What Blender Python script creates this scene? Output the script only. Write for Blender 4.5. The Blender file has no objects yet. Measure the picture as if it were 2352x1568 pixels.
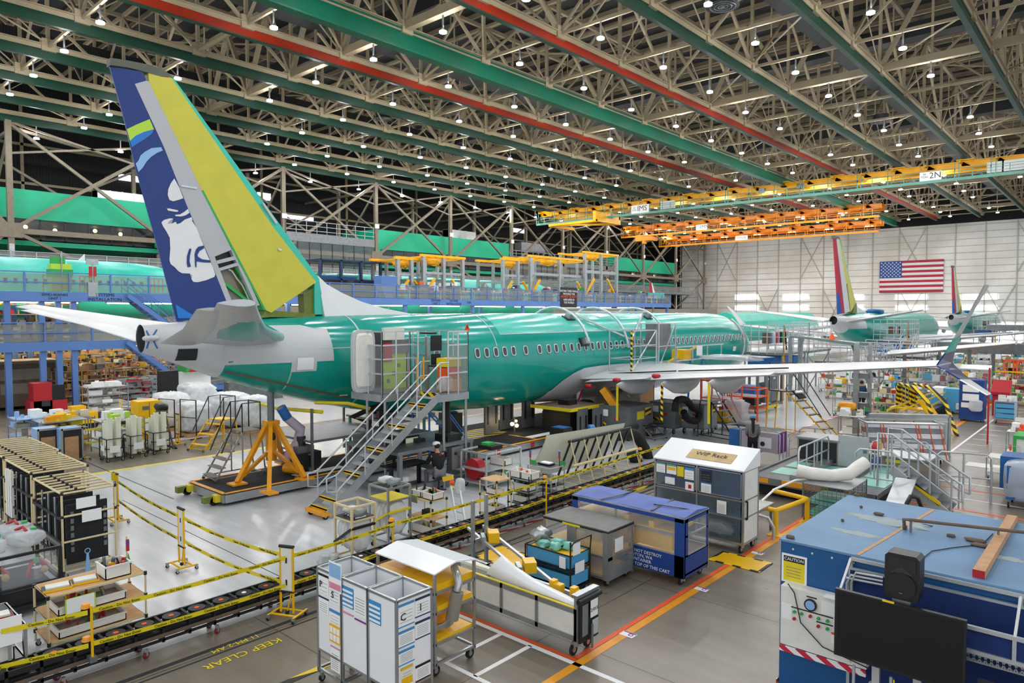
import bpy, bmesh, math, random
from mathutils import Vector, Matrix
SC=bpy.context.scene; C=SC.collection; R=math.radians; rnd=random.Random(7)
# ---------------- camera, world, exposure ----------------
# world axes: +Y runs down the hall (parallel to the overhead crane rails), -X runs to the back wall; camera above the origin
CH=5.5; YAW=R(41.9); PT=math.atan(67/1600)
cam=bpy.data.cameras.new('camera'); cam.sensor_width=36; cam.lens=36*1600/2352; cam.clip_end=600; cam.clip_start=.1
co=bpy.data.objects.new('camera',cam); co.location=(0,0,CH); co.rotation_euler=(R(90)-PT,0,YAW); C.objects.link(co); SC.camera=co
W=bpy.data.worlds.new('world'); SC.world=W; W.use_nodes=True
W.node_tree.nodes['Background'].inputs[0].default_value=(.92,.96,1,1); W.node_tree.nodes['Background'].inputs[1].default_value=.85
vs=SC.view_settings; vs.view_transform='Standard'; vs.look='None'; vs.gamma=1; vs.exposure=.42; vs.use_curve_mapping=False
LAMP=330.
# ---------------- helpers ----------------
FW=Vector((-math.sin(YAW)*math.cos(PT),math.cos(YAW)*math.cos(PT),-math.sin(PT)))
RT=Vector((math.cos(YAW),math.sin(YAW),0)); UP=RT.cross(FW)
def ray(x,y): return FW+RT*((x-1176)/1600)+UP*((784-y)/1600)
def F(x,y,z=0):                       # photo point on a level plane
    d=ray(x,y); t=(z-CH)/d.z; return Vector((d.x*t,d.y*t,z))
def PX(x,y,X):
    d=ray(x,y); t=X/d.x; return Vector((X,d.y*t,CH+d.z*t))
def PY(x,y,Y):
    d=ray(x,y); t=Y/d.y; return Vector((d.x*t,Y,CH+d.z*t))
def lin(h):
    h=h.lstrip('#'); c=[int(h[i:i+2],16)/255 for i in (0,2,4)]
    return tuple(v/12.92 if v<=.04045 else ((v+.055)/1.055)**2.4 for v in c)+(1,)
MC={}
def M(n,col=None,rough=.5,metal=0.,var=.12,scale=3.,emit=0,alpha=1,coat=0,trans=0,spec=.5):
    if n in MC: return MC[n]
    m=bpy.data.materials.new(n); m.use_nodes=True; nt=m.node_tree; b=nt.nodes['Principled BSDF']
    c=lin(col); b.inputs['Base Color'].default_value=c; b.inputs['Roughness'].default_value=rough; b.inputs['Metallic'].default_value=metal
    b.inputs['Specular IOR Level'].default_value=spec
    if coat: b.inputs['Coat Weight'].default_value=coat; b.inputs['Coat Roughness'].default_value=.08
    if emit: b.inputs['Emission Color'].default_value=c; b.inputs['Emission Strength'].default_value=emit
    elif var:
        t=nt.nodes.new('ShaderNodeTexCoord'); no=nt.nodes.new('ShaderNodeTexNoise'); no.inputs['Scale'].default_value=scale; no.inputs['Detail'].default_value=4
        mr=nt.nodes.new('ShaderNodeMapRange'); mr.inputs[1].default_value=.3; mr.inputs[2].default_value=.7; mr.inputs[3].default_value=1-var; mr.inputs[4].default_value=1+var
        mx=nt.nodes.new('ShaderNodeMix'); mx.data_type='RGBA'; mx.blend_type='MULTIPLY'; mx.inputs[0].default_value=1; mx.inputs[6].default_value=c
        nt.links.new(t.outputs['Object'],no.inputs['Vector']); nt.links.new(no.outputs[0],mr.inputs[0]); nt.links.new(mr.outputs[0],mx.inputs[7]); nt.links.new(mx.outputs[2],b.inputs['Base Color'])
    if trans: b.inputs['Transmission Weight'].default_value=trans; b.inputs['IOR'].default_value=1.1
    if alpha<1: b.inputs['Alpha'].default_value=alpha
    MC[n]=m; return m
for a in [('green_primer','#08978A',.17,0,.1,.5),('primer_teal','#38C0AC',.3,0,.1,1),('fin_yellow','#C9C23E',.4,0,.05,2),('air_grey','#C3C6C9',.3,0,.04,1),('rudder_grey','#B4B6BA',.4,0,.03,1),
 ('livery_blue','#04307A',.2,0,.03,1),('livery_mid','#1476CE',.25,0,0,1),('livery_light','#8FBAE6',.25,0,0,1),('lime','#B4DC40',.3,0,0,1),('white','#E4E5E6',.35,0,.03,2),('white_gloss','#EDEFF2',.18,0,.02,1),
 ('dark_metal','#3A3B3D',.45,.4,.2,2),('cap_olive','#5A5C50',.45,.3,.1,2),('tan','#A2947A',.55,0,.1,.7),('tan_dark','#8B7E68',.6,0,.1,.7),('rail_green','#0B3B2A',.45,0,.12,.5),('rail_bright','#06634A',.35,0,.1,.5),('rail_red','#98280F',.4,0,.12,.5),
 ('crane_yellow','#F5B400',.45,0,.1,1),('crane_orange','#E58C00',.45,0,.1,1),('sea_green','#5E9C8A',.5,0,.05,1),('deck_blue','#5A7FBE',.45,0,.06,1),('dark_blue','#22335A',.5,0,.1,1),('fascia','#05A57C',.5,0,.03,1),
 ('alu','#A9ADB0',.35,.75,.1,4),('alu_light','#C6CACD',.35,.6,.06,4),('steel','#7C8083',.45,.6,.15,3),('mesh_grey','#8B9192',.5,.3,.1,3),('black','#17181A',.45,0,.2,4),('black_fabric','#1B1D20',.85,0,.2,6),('rubber','#121212',.75,0,.2,4),
 ('yellow','#EDB800',.4,0,.06,2),('tape_yellow','#E3CE1C',.4,0,.03,2),('orange_yellow','#E89A10',.4,0,.12,3),('orange','#E8571E',.5,0,.05,2),('red','#B4202A',.45,0,.08,2),('blue','#1E63A8',.45,0,.06,2),('sky_blue','#4FA3D1',.5,0,.06,2),
 ('cream_tube','#D9C79A',.5,0,.05,3),('wood','#B98F66',.65,0,.15,6),('plywood','#C79D6C',.65,0,.15,5),('cardboard','#A98457',.8,0,.1,4),('bin_white','#E3E2DA',.5,0,.05,5),('paper','#F1F2F1',.7,0,0,1),('paper_blue','#3D8BC4',.7,0,0,1),('navy','#1C3F86',.7,0,.12,3),
 ('cover_grey','#7B7A78',.8,0,.1,5),('cover_blue_top','#5C6FB0',.75,0,.08,3),('cover_blue','#163F8C',.6,0,.12,4),('booth_blue','#11568F',.4,0,.06,.8),('booth_top','#6489AC',.6,0,.14,.9),('navy_cloth','#122C66',.85,0,.12,3),
 ('tan_part','#B89C63',.45,0,.15,3),('silver_duct','#B9BCBE',.3,.7,.2,8),('panel_cream','#E4E6D4',.5,0,.05,1),('screen','#0E1013',.25,0,0,1),('green_flag','#2E9B4B',.5,0,0,1),('skin','#B98468',.6,0,.05,3),('cap_white','#E8E9EC',.7,0,0,1),('cloth_black','#15171B',.9,0,.15,6),
 ('cloth_grey','#77767C',.9,0,.1,6),('cloth_teal','#1C3D55',.9,0,.1,6),('jeans','#2B4A78',.9,0,.1,6),('hair','#20140F',.8,0,.1,6),('wrap','#D6D9DC',.3,0,.12,6),('lilac','#B4A7B6',.8,0,.06,4),('khaki','#8D867A',.7,0,.1,3),('box_brown','#6B5B4C',.8,0,.2,3),
 ('flag_red','#B82F44',.7,0,0,1),('flag_blue','#28509B',.7,0,0,1),('purple','#7A2E86',.7,0,0,1),('cyan_glass','#7FC7B8',.3,0,.1,3),('olive','#6E7A2B',.5,0,.2,4),('green','#2FA84F',.5,0,.05,2),('warm_wood','#C89A6A',.7,0,.1,3),('dark_grey','#26272A',.8,0,.1,2),('seam','#A9C2BA',.5,0,0,1),('dark_red','#7A2226',.5,0,.1,3),('pink','#D98BA0',.5,0,0,1)]:  # the near-black grey in the last row is a plain dark colour
    M(a[0],a[1],a[2],a[3],a[4],a[5])
M('glass_dark','#2E3436',.12,0,0,1); M('lens','#FFFFFF',emit=LAMP); M('daylight','#F4F8FF',emit=2.6); M('warm_light','#FFD9A0',emit=9); M('cool_strip','#FFE6C0',emit=16); M('crown_teal','#3CB8A8',.2,0,.12,.6); M('red_light','#FF2020',emit=8); M('office_glow','#8A6E50',emit=.18)
M('clear_vinyl','#D8DDE2',.12,0,0,1,alpha=.16); M('mesh_panel','#9BA09F',.5,.2,0,1,alpha=.38); M('glass','#8FA3AD',.08,0,0,1,alpha=.16); M('girt_shaded','#BDBAB2',.5); M('tan_shaded','#7C7262',.6); M('film','#E4EAEE',.15,0,0,1,alpha=.5); M('dust','#93A0A3',.7); M('tinted','#2A2E30',.1,0,0,1,alpha=.55); M('screen_on','#9DA38A',emit=.5)
def stripes(n,c1,c2,sc,ang=45,rough=.5):
    m=bpy.data.materials.new(n); m.use_nodes=True; nt=m.node_tree; b=nt.nodes['Principled BSDF']; b.inputs['Roughness'].default_value=rough
    t=nt.nodes.new('ShaderNodeTexCoord'); mp=nt.nodes.new('ShaderNodeMapping'); mp.inputs['Rotation'].default_value=(R(ang),R(ang),R(ang)); w=nt.nodes.new('ShaderNodeTexWave'); w.inputs['Scale'].default_value=sc
    r=nt.nodes.new('ShaderNodeValToRGB'); r.color_ramp.interpolation='CONSTANT'; r.color_ramp.elements[0].color=lin(c1); r.color_ramp.elements[1].color=lin(c2); r.color_ramp.elements[1].position=.5
    nt.links.new(t.outputs['Object'],mp.inputs[0]); nt.links.new(mp.outputs[0],w.inputs[0]); nt.links.new(w.outputs[1],r.inputs[0]); nt.links.new(r.outputs[0],b.inputs[0]); MC[n]=m
stripes('hazard','#E8C400','#17181A',1.6); stripes('red_white','#C8203A','#ECECEC',2.2)
class B:
    def __init__(s,mat='white'): s.v=[];s.f=[];s.mi=[];s.mats=[];s.sm=[];s.s=False; s.use(mat)
    def use(s,m,smooth=None):
        if m not in s.mats: s.mats.append(m)
        s.c=s.mats.index(m)
        if smooth is not None: s.s=smooth
        return s
    def add(s,vs,fs,smooth=None):
        n=len(s.v); s.v+= [tuple(v) for v in vs]; sm=s.s if smooth is None else smooth
        for f in fs: s.f.append([i+n for i in f]); s.mi.append(s.c); s.sm.append(sm)
        return s
    def bx(s,x0,y0,z0,x1,y1,z1):
        v=[(x,y,z) for z in (z0,z1) for y in (y0,y1) for x in (x0,x1)]
        return s.add(v,[(0,2,3,1),(4,5,7,6),(0,1,5,4),(2,6,7,3),(0,4,6,2),(1,3,7,5)],False)
    def box(s,c,d,rz=0,rx=0,ry=0):
        m=Matrix.Rotation(rz,3,'Z')@Matrix.Rotation(ry,3,'Y')@Matrix.Rotation(rx,3,'X')
        v=[Vector(c)+m@Vector((x*d[0]/2,y*d[1]/2,z*d[2]/2)) for z in (-1,1) for y in (-1,1) for x in (-1,1)]
        return s.add(v,[(0,2,3,1),(4,5,7,6),(0,1,5,4),(2,6,7,3),(0,4,6,2),(1,3,7,5)],False)
    def bar(s,p,q,w=.05,h=None):
        p=Vector(p);q=Vector(q);h=h or w;d=(q-p)
        if d.length<1e-6: return s
        d.normalize(); u=Vector((0,0,1)) if abs(d.z)<.95 else Vector((1,0,0)); a=d.cross(u).normalized(); b=a.cross(d)
        v=[e+a*(i*w/2)+b*(j*h/2) for e in (p,q) for j in (-1,1) for i in (-1,1)]
        return s.add(v,[(0,2,3,1),(4,5,7,6),(0,1,5,4),(2,6,7,3),(0,4,6,2),(1,3,7,5)],False)
    def bars(s,pts,w=.05,h=None):
        for a,b in zip(pts,pts[1:]): s.bar(a,b,w,h)
        return s
    def tube(s,p,q,r=.02,n=8,r2=None):
        return s.path([p,q],[r,r if r2 is None else r2],n)
    def path(s,pts,r=.02,n=8,closed=False):
        pts=[Vector(p) for p in pts]; k=len(pts); rr=r if isinstance(r,(list,tuple)) else [r]*k; vs=[];prev=None
        for i,p in enumerate(pts):
            a=pts[i-1] if i>0 else (pts[-1] if closed else p); b=pts[i+1] if i<k-1 else (pts[0] if closed else p)
            d=(b-a); d=d.normalized() if d.length>1e-9 else Vector((0,0,1))
            if prev is None: prev=d.cross(Vector((0,0,1)) if abs(d.z)<.95 else Vector((1,0,0))).normalized()
            prev=(prev-d*prev.dot(d)).normalized(); w=d.cross(prev)
            vs+=[p+(prev*math.cos(2*math.pi*j/n)+w*math.sin(2*math.pi*j/n))*rr[i] for j in range(n)]
        fs=[(i*n+j,i*n+(j+1)%n,(i+1)*n+(j+1)%n,(i+1)*n+j) for i in range(k-1) for j in range(n)]
        if closed: fs+=[((k-1)*n+j,(k-1)*n+(j+1)%n,(j+1)%n,j) for j in range(n)]
        s.add(vs,fs,True)
        if not closed: s.add(vs[:n],[tuple(range(n))[::-1]],False); s.add(vs[-n:],[tuple(range(n))],False)
        return s
    def quad(s,*p): return s.add(p,[tuple(range(len(p)))],False)
    def prism(s,pts,off):
        off=Vector(off); pts=[Vector(p) for p in pts]; n=len(pts)
        return s.add(pts+[p+off for p in pts],[tuple(range(n))[::-1],tuple(range(n,2*n))]+[(i,(i+1)%n,n+(i+1)%n,n+i) for i in range(n)],False)
    def loft(s,rings,caps=True,smooth=True):
        n=len(rings[0]); vs=[p for r in rings for p in r]
        s.add(vs,[(i*n+j,i*n+(j+1)%n,(i+1)*n+(j+1)%n,(i+1)*n+j) for i in range(len(rings)-1) for j in range(n)],smooth)
        if caps: s.add(rings[0],[tuple(range(n))[::-1]],False); s.add(rings[-1],[tuple(range(n))],False)
        return s
    def sph(s,c,r,n=10,m=6,sz=None):
        sx,sy,szz=sz or (1,1,1); rings=[]
        for i in range(m+1):
            a=math.pi*i/m; q=max(math.sin(a),.02)
            rings.append([Vector((c[0]+r*sx*q*math.cos(2*math.pi*j/n),c[1]+r*sy*q*math.sin(2*math.pi*j/n),c[2]-r*szz*math.cos(a))) for j in range(n)])
        return s.loft(rings,True,True)
    def cyl(s,c,r,h,n=14,r2=None): return s.tube(c,(c[0],c[1],c[2]+h),r,n,r2)
    def blob(s,c,d,seed=0,n=12,m=8,amp=.15,pw=.6):
        q=random.Random(seed); rings=[]
        for i in range(m+1):
            a=math.pi*i/m; z=-math.cos(a); w=max(math.sin(a),.03)**pw; ring=[]
            for j in range(n):
                t=2*math.pi*j/n; k=1+amp*(q.random()-.5)*2*(w>.1)
                cx=math.copysign(abs(math.cos(t))**pw,math.cos(t)); sy=math.copysign(abs(math.sin(t))**pw,math.sin(t))
                ring.append(Vector((c[0]+d[0]/2*w*cx*k,c[1]+d[1]/2*w*sy*k,c[2]+d[2]/2*math.copysign(abs(z)**pw,z)*(1+amp*(q.random()-.5)*(0<i<m)))))
            rings.append(ring)
        return s.loft(rings,True,True)
    def build(s,name,parent=None,kind=None,label=None,loc=None):
        me=bpy.data.meshes.new(name); me.from_pydata(s.v,[],s.f); me.polygons.foreach_set('material_index',s.mi); me.polygons.foreach_set('use_smooth',s.sm)
        for m in s.mats: me.materials.append(MC[m])
        me.update(); o=bpy.data.objects.new(name,me); C.objects.link(o)
        if parent: o.parent=parent
        if kind: o['kind']=kind
        if label: o['label']=label
        if loc: o.location=loc
        return o
def tag(o,label,cat,group=None,kind=None):
    o['label']=label; o['category']=cat
    if group: o['group']=group
    if kind: o['kind']=kind
    return o
def thing(name,label,cat,loc=(0,0,0),rz=0,group=None):
    o=bpy.data.objects.new(name,None); o.empty_display_size=.2; C.objects.link(o); o.location=loc; o.rotation_euler=(0,0,rz); return tag(o,label,cat,group)
def dup(root,loc=None,rz=None,label=None,group=None,sc=None):
    def cp(o,par):
        c=o.copy(); C.objects.link(c)
        if par: c.parent=par
        for ch in kids.get(o,[]): cp(ch,c)
        return c
    kids={}
    for o in root.children: kids.setdefault(root,[]).append(o)
    for o in root.children:
        for g in o.children: kids.setdefault(o,[]).append(g)
    r=cp(root,None)
    if loc is not None: r.location=loc
    if rz is not None: r.rotation_euler=(0,0,rz)
    if sc is not None: r.scale=sc
    if label: r['label']=label
    if group: r['group']=group
    return r
def text(s,size,loc,rot,mat,parent,name='lettering',al='CENTER',th=.002,sx=1):
    cu=bpy.data.curves.new(name,'FONT'); cu.body=s; cu.size=size; cu.align_x=al; cu.align_y='CENTER'; cu.extrude=th; cu.resolution_u=2
    t=bpy.data.objects.new(name,cu); me=bpy.data.meshes.new_from_object(t); bpy.data.objects.remove(t); me.name=name
    me.materials.clear(); me.materials.append(MC[mat]); o=bpy.data.objects.new(name,me); C.objects.link(o); o.location=loc; o.rotation_euler=rot; o.scale=(sx,1,1)
    if parent: o.parent=parent
    return o
FR=(R(90),0,0)        # text facing -Y
SD=(R(90),0,R(90))    # text facing +X
def castor(b,x,y,r=.07,z0=0,ang=0,mat='rubber'):
    dx,dy=math.cos(ang)*.02,math.sin(ang)*.02
    b.use(mat); b.tube((x-dx,y-dy,z0+r),(x+dx,y+dy,z0+r),r,12); b.use('alu'); b.tube((x-dx*1.3,y-dy*1.3,z0+r),(x+dx*1.3,y+dy*1.3,z0+r),r*.5,8)
    b.bx(x-.025,y-.025,z0+r*1.2,x+.025,y+.025,z0+2*r+.04)
# ---------------- floor ----------------
def floormat(n,c1,c2,rough,joint):
    m=bpy.data.materials.new(n); m.use_nodes=True; nt=m.node_tree; b=nt.nodes['Principled BSDF']; L=nt.links.new
    t=nt.nodes.new('ShaderNodeTexCoord'); no=nt.nodes.new('ShaderNodeTexNoise'); no.inputs['Scale'].default_value=.35; no.inputs['Detail'].default_value=8; no.inputs['Roughness'].default_value=.65
    r=nt.nodes.new('ShaderNodeValToRGB'); r.color_ramp.elements[0].color=lin(c1); r.color_ramp.elements[1].color=lin(c2); r.color_ramp.elements[0].position=.3; r.color_ramp.elements[1].position=.7
    L(t.outputs['Object'],no.inputs[0]); L(no.outputs[0],r.inputs[0])
    mp=nt.nodes.new('ShaderNodeMapping'); mp.inputs['Scale'].default_value=(.25,3,1); mp.inputs['Rotation'].default_value=(0,0,R(12)); n2=nt.nodes.new('ShaderNodeTexNoise'); n2.inputs['Scale'].default_value=1.2; n2.inputs['Detail'].default_value=6
    L(t.outputs['Object'],mp.inputs[0]); L(mp.outputs[0],n2.inputs[0]); mr=nt.nodes.new('ShaderNodeMapRange'); mr.inputs[1].default_value=.3; mr.inputs[2].default_value=.75; mr.inputs[3].default_value=1.06; mr.inputs[4].default_value=.84; L(n2.outputs[0],mr.inputs[0])
    mx=nt.nodes.new('ShaderNodeMix'); mx.data_type='RGBA'; mx.blend_type='MULTIPLY'; mx.inputs[0].default_value=1; L(r.outputs[0],mx.inputs[6]); L(mr.outputs[0],mx.inputs[7]); out=mx.outputs[2]
    if joint:
        br=nt.nodes.new('ShaderNodeTexBrick'); br.offset=0; br.inputs['Scale'].default_value=1; br.inputs['Brick Width'].default_value=3.66; br.inputs['Row Height'].default_value=3.05; br.inputs['Mortar Size'].default_value=.012
        br.inputs['Color1'].default_value=(1,1,1,1); br.inputs['Color2'].default_value=(.9,.9,.9,1); br.inputs['Mortar'].default_value=(.35,.33,.3,1); L(t.outputs['Object'],br.inputs[0])
        m2=nt.nodes.new('ShaderNodeMix'); m2.data_type='RGBA'; m2.blend_type='MULTIPLY'; m2.inputs[0].default_value=1; L(out,m2.inputs[6]); L(br.outputs[0],m2.inputs[7]); out=m2.outputs[2]
        sp=nt.nodes.new('ShaderNodeTexVoronoi'); sp.inputs['Scale'].default_value=1.1; sr=nt.nodes.new('ShaderNodeMapRange'); sr.inputs[1].default_value=.03; sr.inputs[2].default_value=.07; sr.inputs[3].default_value=.45; sr.inputs[4].default_value=1; L(t.outputs['Object'],sp.inputs[0]); L(sp.outputs[0],sr.inputs[0])
        m3=nt.nodes.new('ShaderNodeMix'); m3.data_type='RGBA'; m3.blend_type='MULTIPLY'; m3.inputs[0].default_value=1; L(out,m3.inputs[6]); L(sr.outputs[0],m3.inputs[7]); out=m3.outputs[2]
    L(out,b.inputs[0]); r2=nt.nodes.new('ShaderNodeMapRange'); r2.inputs[3].default_value=rough-.08; r2.inputs[4].default_value=rough+.12; L(n2.outputs[0],r2.inputs[0]); L(r2.outputs[0],b.inputs['Roughness']); MC[n]=m
floormat('concrete','#746B5F','#8F8577',.3,True); floormat('epoxy','#C0C3C6','#D3D5D8',.2,False)
floor=B('concrete').bx(-100,-12,-.3,30,172,0).build('floor',kind='structure')
B('epoxy').bx(-26.3,-5,0,-11.75,165,.004).build('floor',kind='structure')
B('epoxy').bx(-44,10,0,-30.5,120,.004).build('floor',kind='structure')
fl=B('yellow').use('orange_yellow')
fl.bx(-6.44,3,0,-6.29,70,.005); fl.use('orange').bx(-6.55,8.75,0,-6.46,70,.005).bx(-9.6,8.68,.0,-6.46,8.76,.005).bx(-9.6,8.68,0,-9.52,70,.0045)
fl.use('paper').bx(-13,8.57,.0,-4.4,8.66,.005).bx(-8.6,7.25,0,-4.2,7.33,.005).bx(-7.35,7.3,0,-7.27,8.6,.005).bx(-8.0,7.3,0,-7.92,8.6,.0045).bx(-5.38,29,0,-5.3,60,.005).bx(-5.25,20,0,-5.17,26,.005).bx(-5.4,24,0,2,24.08,.005)
fl.use('red_white').bx(-11.75,9,.004,-11.62,165,.009); fl.use('tape_yellow').bx(-26.45,-4,0,-26.3,100,.005).bx(-26.2,7.5,.004,-26.12,30,.008)
for i in range(12): fl.use('paper').bx(-5.2,31+i*1.6,0,-4.5,31.05+i*1.6,.005)
fl.use('dark_grey').bx(-11.15,-5,0,-11.05,30,.004).bx(-10.9,-5,0,-10.86,30,.004); fl.bx(-30,8.45,.004,-21,8.48,.007).bx(-22,7.4,.004,-12.2,7.42,.006)
fl.use('hazard').bx(-9.33,4.4,0,-9.2,8.56,.006); fl.use('orange').bx(-9,22.6,0,-2,22.7,.005).bx(-9,25.3,0,-2,25.38,.005).use('paper').bx(-9,26.2,0,-1,26.3,.005).bx(-3.1,12,0,-3.0,14,.005)
fl.build('floor_marking',kind='structure')
t=thing('floor_stencil','yellow KEEP CLEAR stencil painted on the brown concrete','floor marking',(0,0,0))
p=F(560,1500); text('KEEP CLEAR',.24,(p.x,p.y,.007),(0,0,R(90+180)),'tape_yellow',t,'lettering'); p=F(538,1476); p2=(p.x+.05,p.y,.007); text('11 PM-2 AM',.16,p2,(0,0,R(270)),'tape_yellow',t,'lettering')
for (x,y,l) in ((1740,1270,'by the white rack'),(1612,1353,'beside the blue covered cart'),(1443,1457,'near the aisle end')):
    p=F(x,y); t=thing('floor_label','white floor label with a purple ring '+l,'label',(p.x,p.y,.006),R(0),'white floor labels along the yellow line')
    B('paper').bx(-.13,-.09,0,.13,.09,.002).build('card',t); b=B('purple'); b.path([(.04*math.cos(a*R(30))+.05,.04*math.sin(a*R(30)),.003) for a in range(12)],.008,5,True); b.bx(-.12,.05,.002,.12,.08,.004); b.build('ring',t)
def mat_sheet(cx,cy,w,d,rz,label):
    t=thing('floor_mat',label,'mat',(cx,cy,.004),rz); B('yellow').bx(-w/2,-d/2,0,w/2,d/2,.012).build('sheet',t)
    B('hazard').bx(-w/2-.06,-d/2-.06,0,w/2+.06,-d/2,.014).bx(-w/2-.06,d/2,0,w/2+.06,d/2+.06,.014).bx(-w/2-.06,-d/2,0,-w/2,d/2,.014).bx(w/2,-d/2,0,w/2+.06,d/2,.014).build('striped_border',t)
p=F(1700,1290); mat_sheet(p.x,p.y,1.05,.62,0,'yellow antislip floor mat with striped border in front of the white rack')
p=F(1180,1285); mat_sheet(p.x,p.y,1.5,.8,0,'yellow antislip floor mat with striped border under the wing panel cart')
# ---------------- far wall ----------------
m=bpy.data.materials.new('dark_siding'); m.use_nodes=True; nt=m.node_tree; bb=nt.nodes['Principled BSDF']; t=nt.nodes.new('ShaderNodeTexCoord'); w=nt.nodes.new('ShaderNodeTexWave'); w.bands_direction='Y'; w.inputs['Scale'].default_value=1
r=nt.nodes.new('ShaderNodeValToRGB'); r.color_ramp.elements[0].color=lin('#0B0B0C'); r.color_ramp.elements[1].color=lin('#1B1B1D'); nt.links.new(t.outputs['Object'],w.inputs[0]); nt.links.new(w.outputs[1],r.inputs[0]); nt.links.new(r.outputs[0],bb.inputs[0]); bb.inputs['Roughness'].default_value=.8; MC['dark_siding']=m

def wallmat():
    m=bpy.data.materials.new('panel_wall'); m.use_nodes=True; nt=m.node_tree; b=nt.nodes['Principled BSDF']; L=nt.links.new; b.inputs['Roughness'].default_value=.5
    t=nt.nodes.new('ShaderNodeTexCoord'); no=nt.nodes.new('ShaderNodeTexNoise'); no.inputs['Scale'].default_value=.12; no.inputs['Detail'].default_value=5; L(t.outputs['Object'],no.inputs[0])
    r=nt.nodes.new('ShaderNodeValToRGB'); r.color_ramp.elements[0].color=lin('#DDD9D0'); r.color_ramp.elements[1].color=lin('#F7F6F2'); r.color_ramp.elements[0].position=.35; r.color_ramp.elements[1].position=.6; L(no.outputs[0],r.inputs[0])
    w=nt.nodes.new('ShaderNodeTexWave'); w.inputs['Scale'].default_value=1.2; L(t.outputs['Object'],w.inputs[0]); mr=nt.nodes.new('ShaderNodeMapRange'); mr.inputs[3].default_value=.93; mr.inputs[4].default_value=1.03; L(w.outputs[1],mr.inputs[0])
    mx=nt.nodes.new('ShaderNodeMix'); mx.data_type='RGBA'; mx.blend_type='MULTIPLY'; mx.inputs[0].default_value=1; L(r.outputs[0],mx.inputs[6]); L(mr.outputs[0],mx.inputs[7]); L(mx.outputs[2],b.inputs[0]); MC['panel_wall']=m
wallmat()
WY=165
B('panel_wall').bx(-88.6,WY,0,2,WY+.5,23.4).build('wall_far',kind='structure'); B('dark_siding').bx(-98.2,WY,0,-88.6,WY+.5,32).bx(-88.6,WY+.1,23.4,12,WY+.5,32).build('wall_far',kind='structure')
b=B('girt_shaded')  # white girts, coloured greyer to carry their own shadow
for z in [1.2+i*1.35 for i in range(17)]: b.bx(-89.5,WY-.12,z,1,WY,z+.1)
for x in [-89+i*5.1 for i in range(18)]: b.bx(x,WY-.25,0,x+.18,WY,23.4)
for i,x in enumerate([-89+i*5.1 for i in range(17)]):
    if i%3==1: b.bar((x,WY-.2,.3),(x+5.1,WY-.2,11),.16); b.bar((x+5.1,WY-.2,.3),(x,WY-.2,11),.16)
    if i%4==2: b.bar((x,WY-.2,13),(x+5.1,WY-.2,23),.16); b.bar((x+5.1,WY-.2,13),(x,WY-.2,23),.16)
b.build('trim_1',kind='structure')
def win_far(n,x0,x1,z0,z1,nx=2,mat='daylight'):
    b=B(mat).bx(x0,WY-.14,z0,x1,WY-.1,z1).use('white')
    b.bx(x0-.1,WY-.2,z0-.1,x1+.1,WY-.1,z0).bx(x0-.1,WY-.2,z1,x1+.1,WY-.1,z1+.1)
    for i in range(nx+1): x=x0+(x1-x0)*i/nx; b.bx(x-.06,WY-.2,z0,x+.06,WY-.1,z1)
    b.build('window_%d'%n,kind='structure')
n=0
for (px0,px1) in ((1688,1743),(1797,1857),(1945,1984),(2056,2130),(2209,2291)):
    for (py0,py1) in ((676,688),(701,712)):
        n+=1; a=PY(px0,py0,WY-.1); c=PY(px1,py1,WY-.1); ac=PY((px0+px1)/2,py0,WY-.1); win_far(n,a.x,c.x,PY((px0+px1)/2,py1,WY-.1).z,ac.z)
a=PY(1840,738,WY); 
for (px0,px1) in ((1700,1840),(1850,1905),(1990,2140),(2150,2352)):
    n+=1; a=PY(px0,735,WY-.1); c=PY(px1,735,WY-.1); win_far(n,a.x,c.x,.3,3.4,6)
# flag
a=PY(2021,601,WY-.3); c=PY(2168,601,WY-.3); fw_=c.x-a.x; zt=a.z; fh=fw_*.56; zb=zt-fh
t=thing('flag','large red white and blue flag hanging on the white far wall','flag',(a.x,WY-.32,zb))
b=B('flag_red')
for i in range(13): b.use('flag_red' if i%2==0 else 'white'); b.bx(0,0,fh*(12-i)/13,fw_,.03,fh*(13-i)/13)
b.build('stripes',t); B('flag_blue').bx(0,-.03,fh*6/13,fw_*.36,0,fh).build('canton',t)
b=B('white')
for r_ in range(9):
    for k in range(6 if r_%2==0 else 5):
        x=fw_*.36*(.085+.166*k+(.083 if r_%2 else 0)); z=fh*6/13+fh*7/13*(.9-.1*r_); pts=[]
        for q in range(10): rr=.2 if q%2==0 else .085; an=R(90+36*q); pts.append((x+rr*math.cos(an),-.06,z+rr*math.sin(an)))
        b.prism(pts,(0,.03,0))
b.build('stars',t)
# ---------------- ceiling structure ----------------
XK=[-8.44-7.13*k for k in range(11)]; YJ=[.5+7.5*j for j in range(22)]; ZB=24.12; ZT=31.
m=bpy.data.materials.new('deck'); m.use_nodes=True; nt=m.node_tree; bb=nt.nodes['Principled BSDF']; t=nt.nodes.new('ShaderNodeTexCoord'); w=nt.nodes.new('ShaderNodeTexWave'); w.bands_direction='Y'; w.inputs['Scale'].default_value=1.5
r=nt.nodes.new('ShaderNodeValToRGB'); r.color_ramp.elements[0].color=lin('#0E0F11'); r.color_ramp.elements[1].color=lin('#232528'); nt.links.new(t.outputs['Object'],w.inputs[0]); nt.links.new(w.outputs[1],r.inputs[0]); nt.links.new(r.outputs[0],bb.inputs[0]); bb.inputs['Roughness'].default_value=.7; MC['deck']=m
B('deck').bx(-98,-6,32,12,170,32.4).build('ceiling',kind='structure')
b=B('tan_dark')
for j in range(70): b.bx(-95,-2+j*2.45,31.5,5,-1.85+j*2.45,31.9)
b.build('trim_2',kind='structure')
b=B('deck')     # deep ducts up in the trusses
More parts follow.
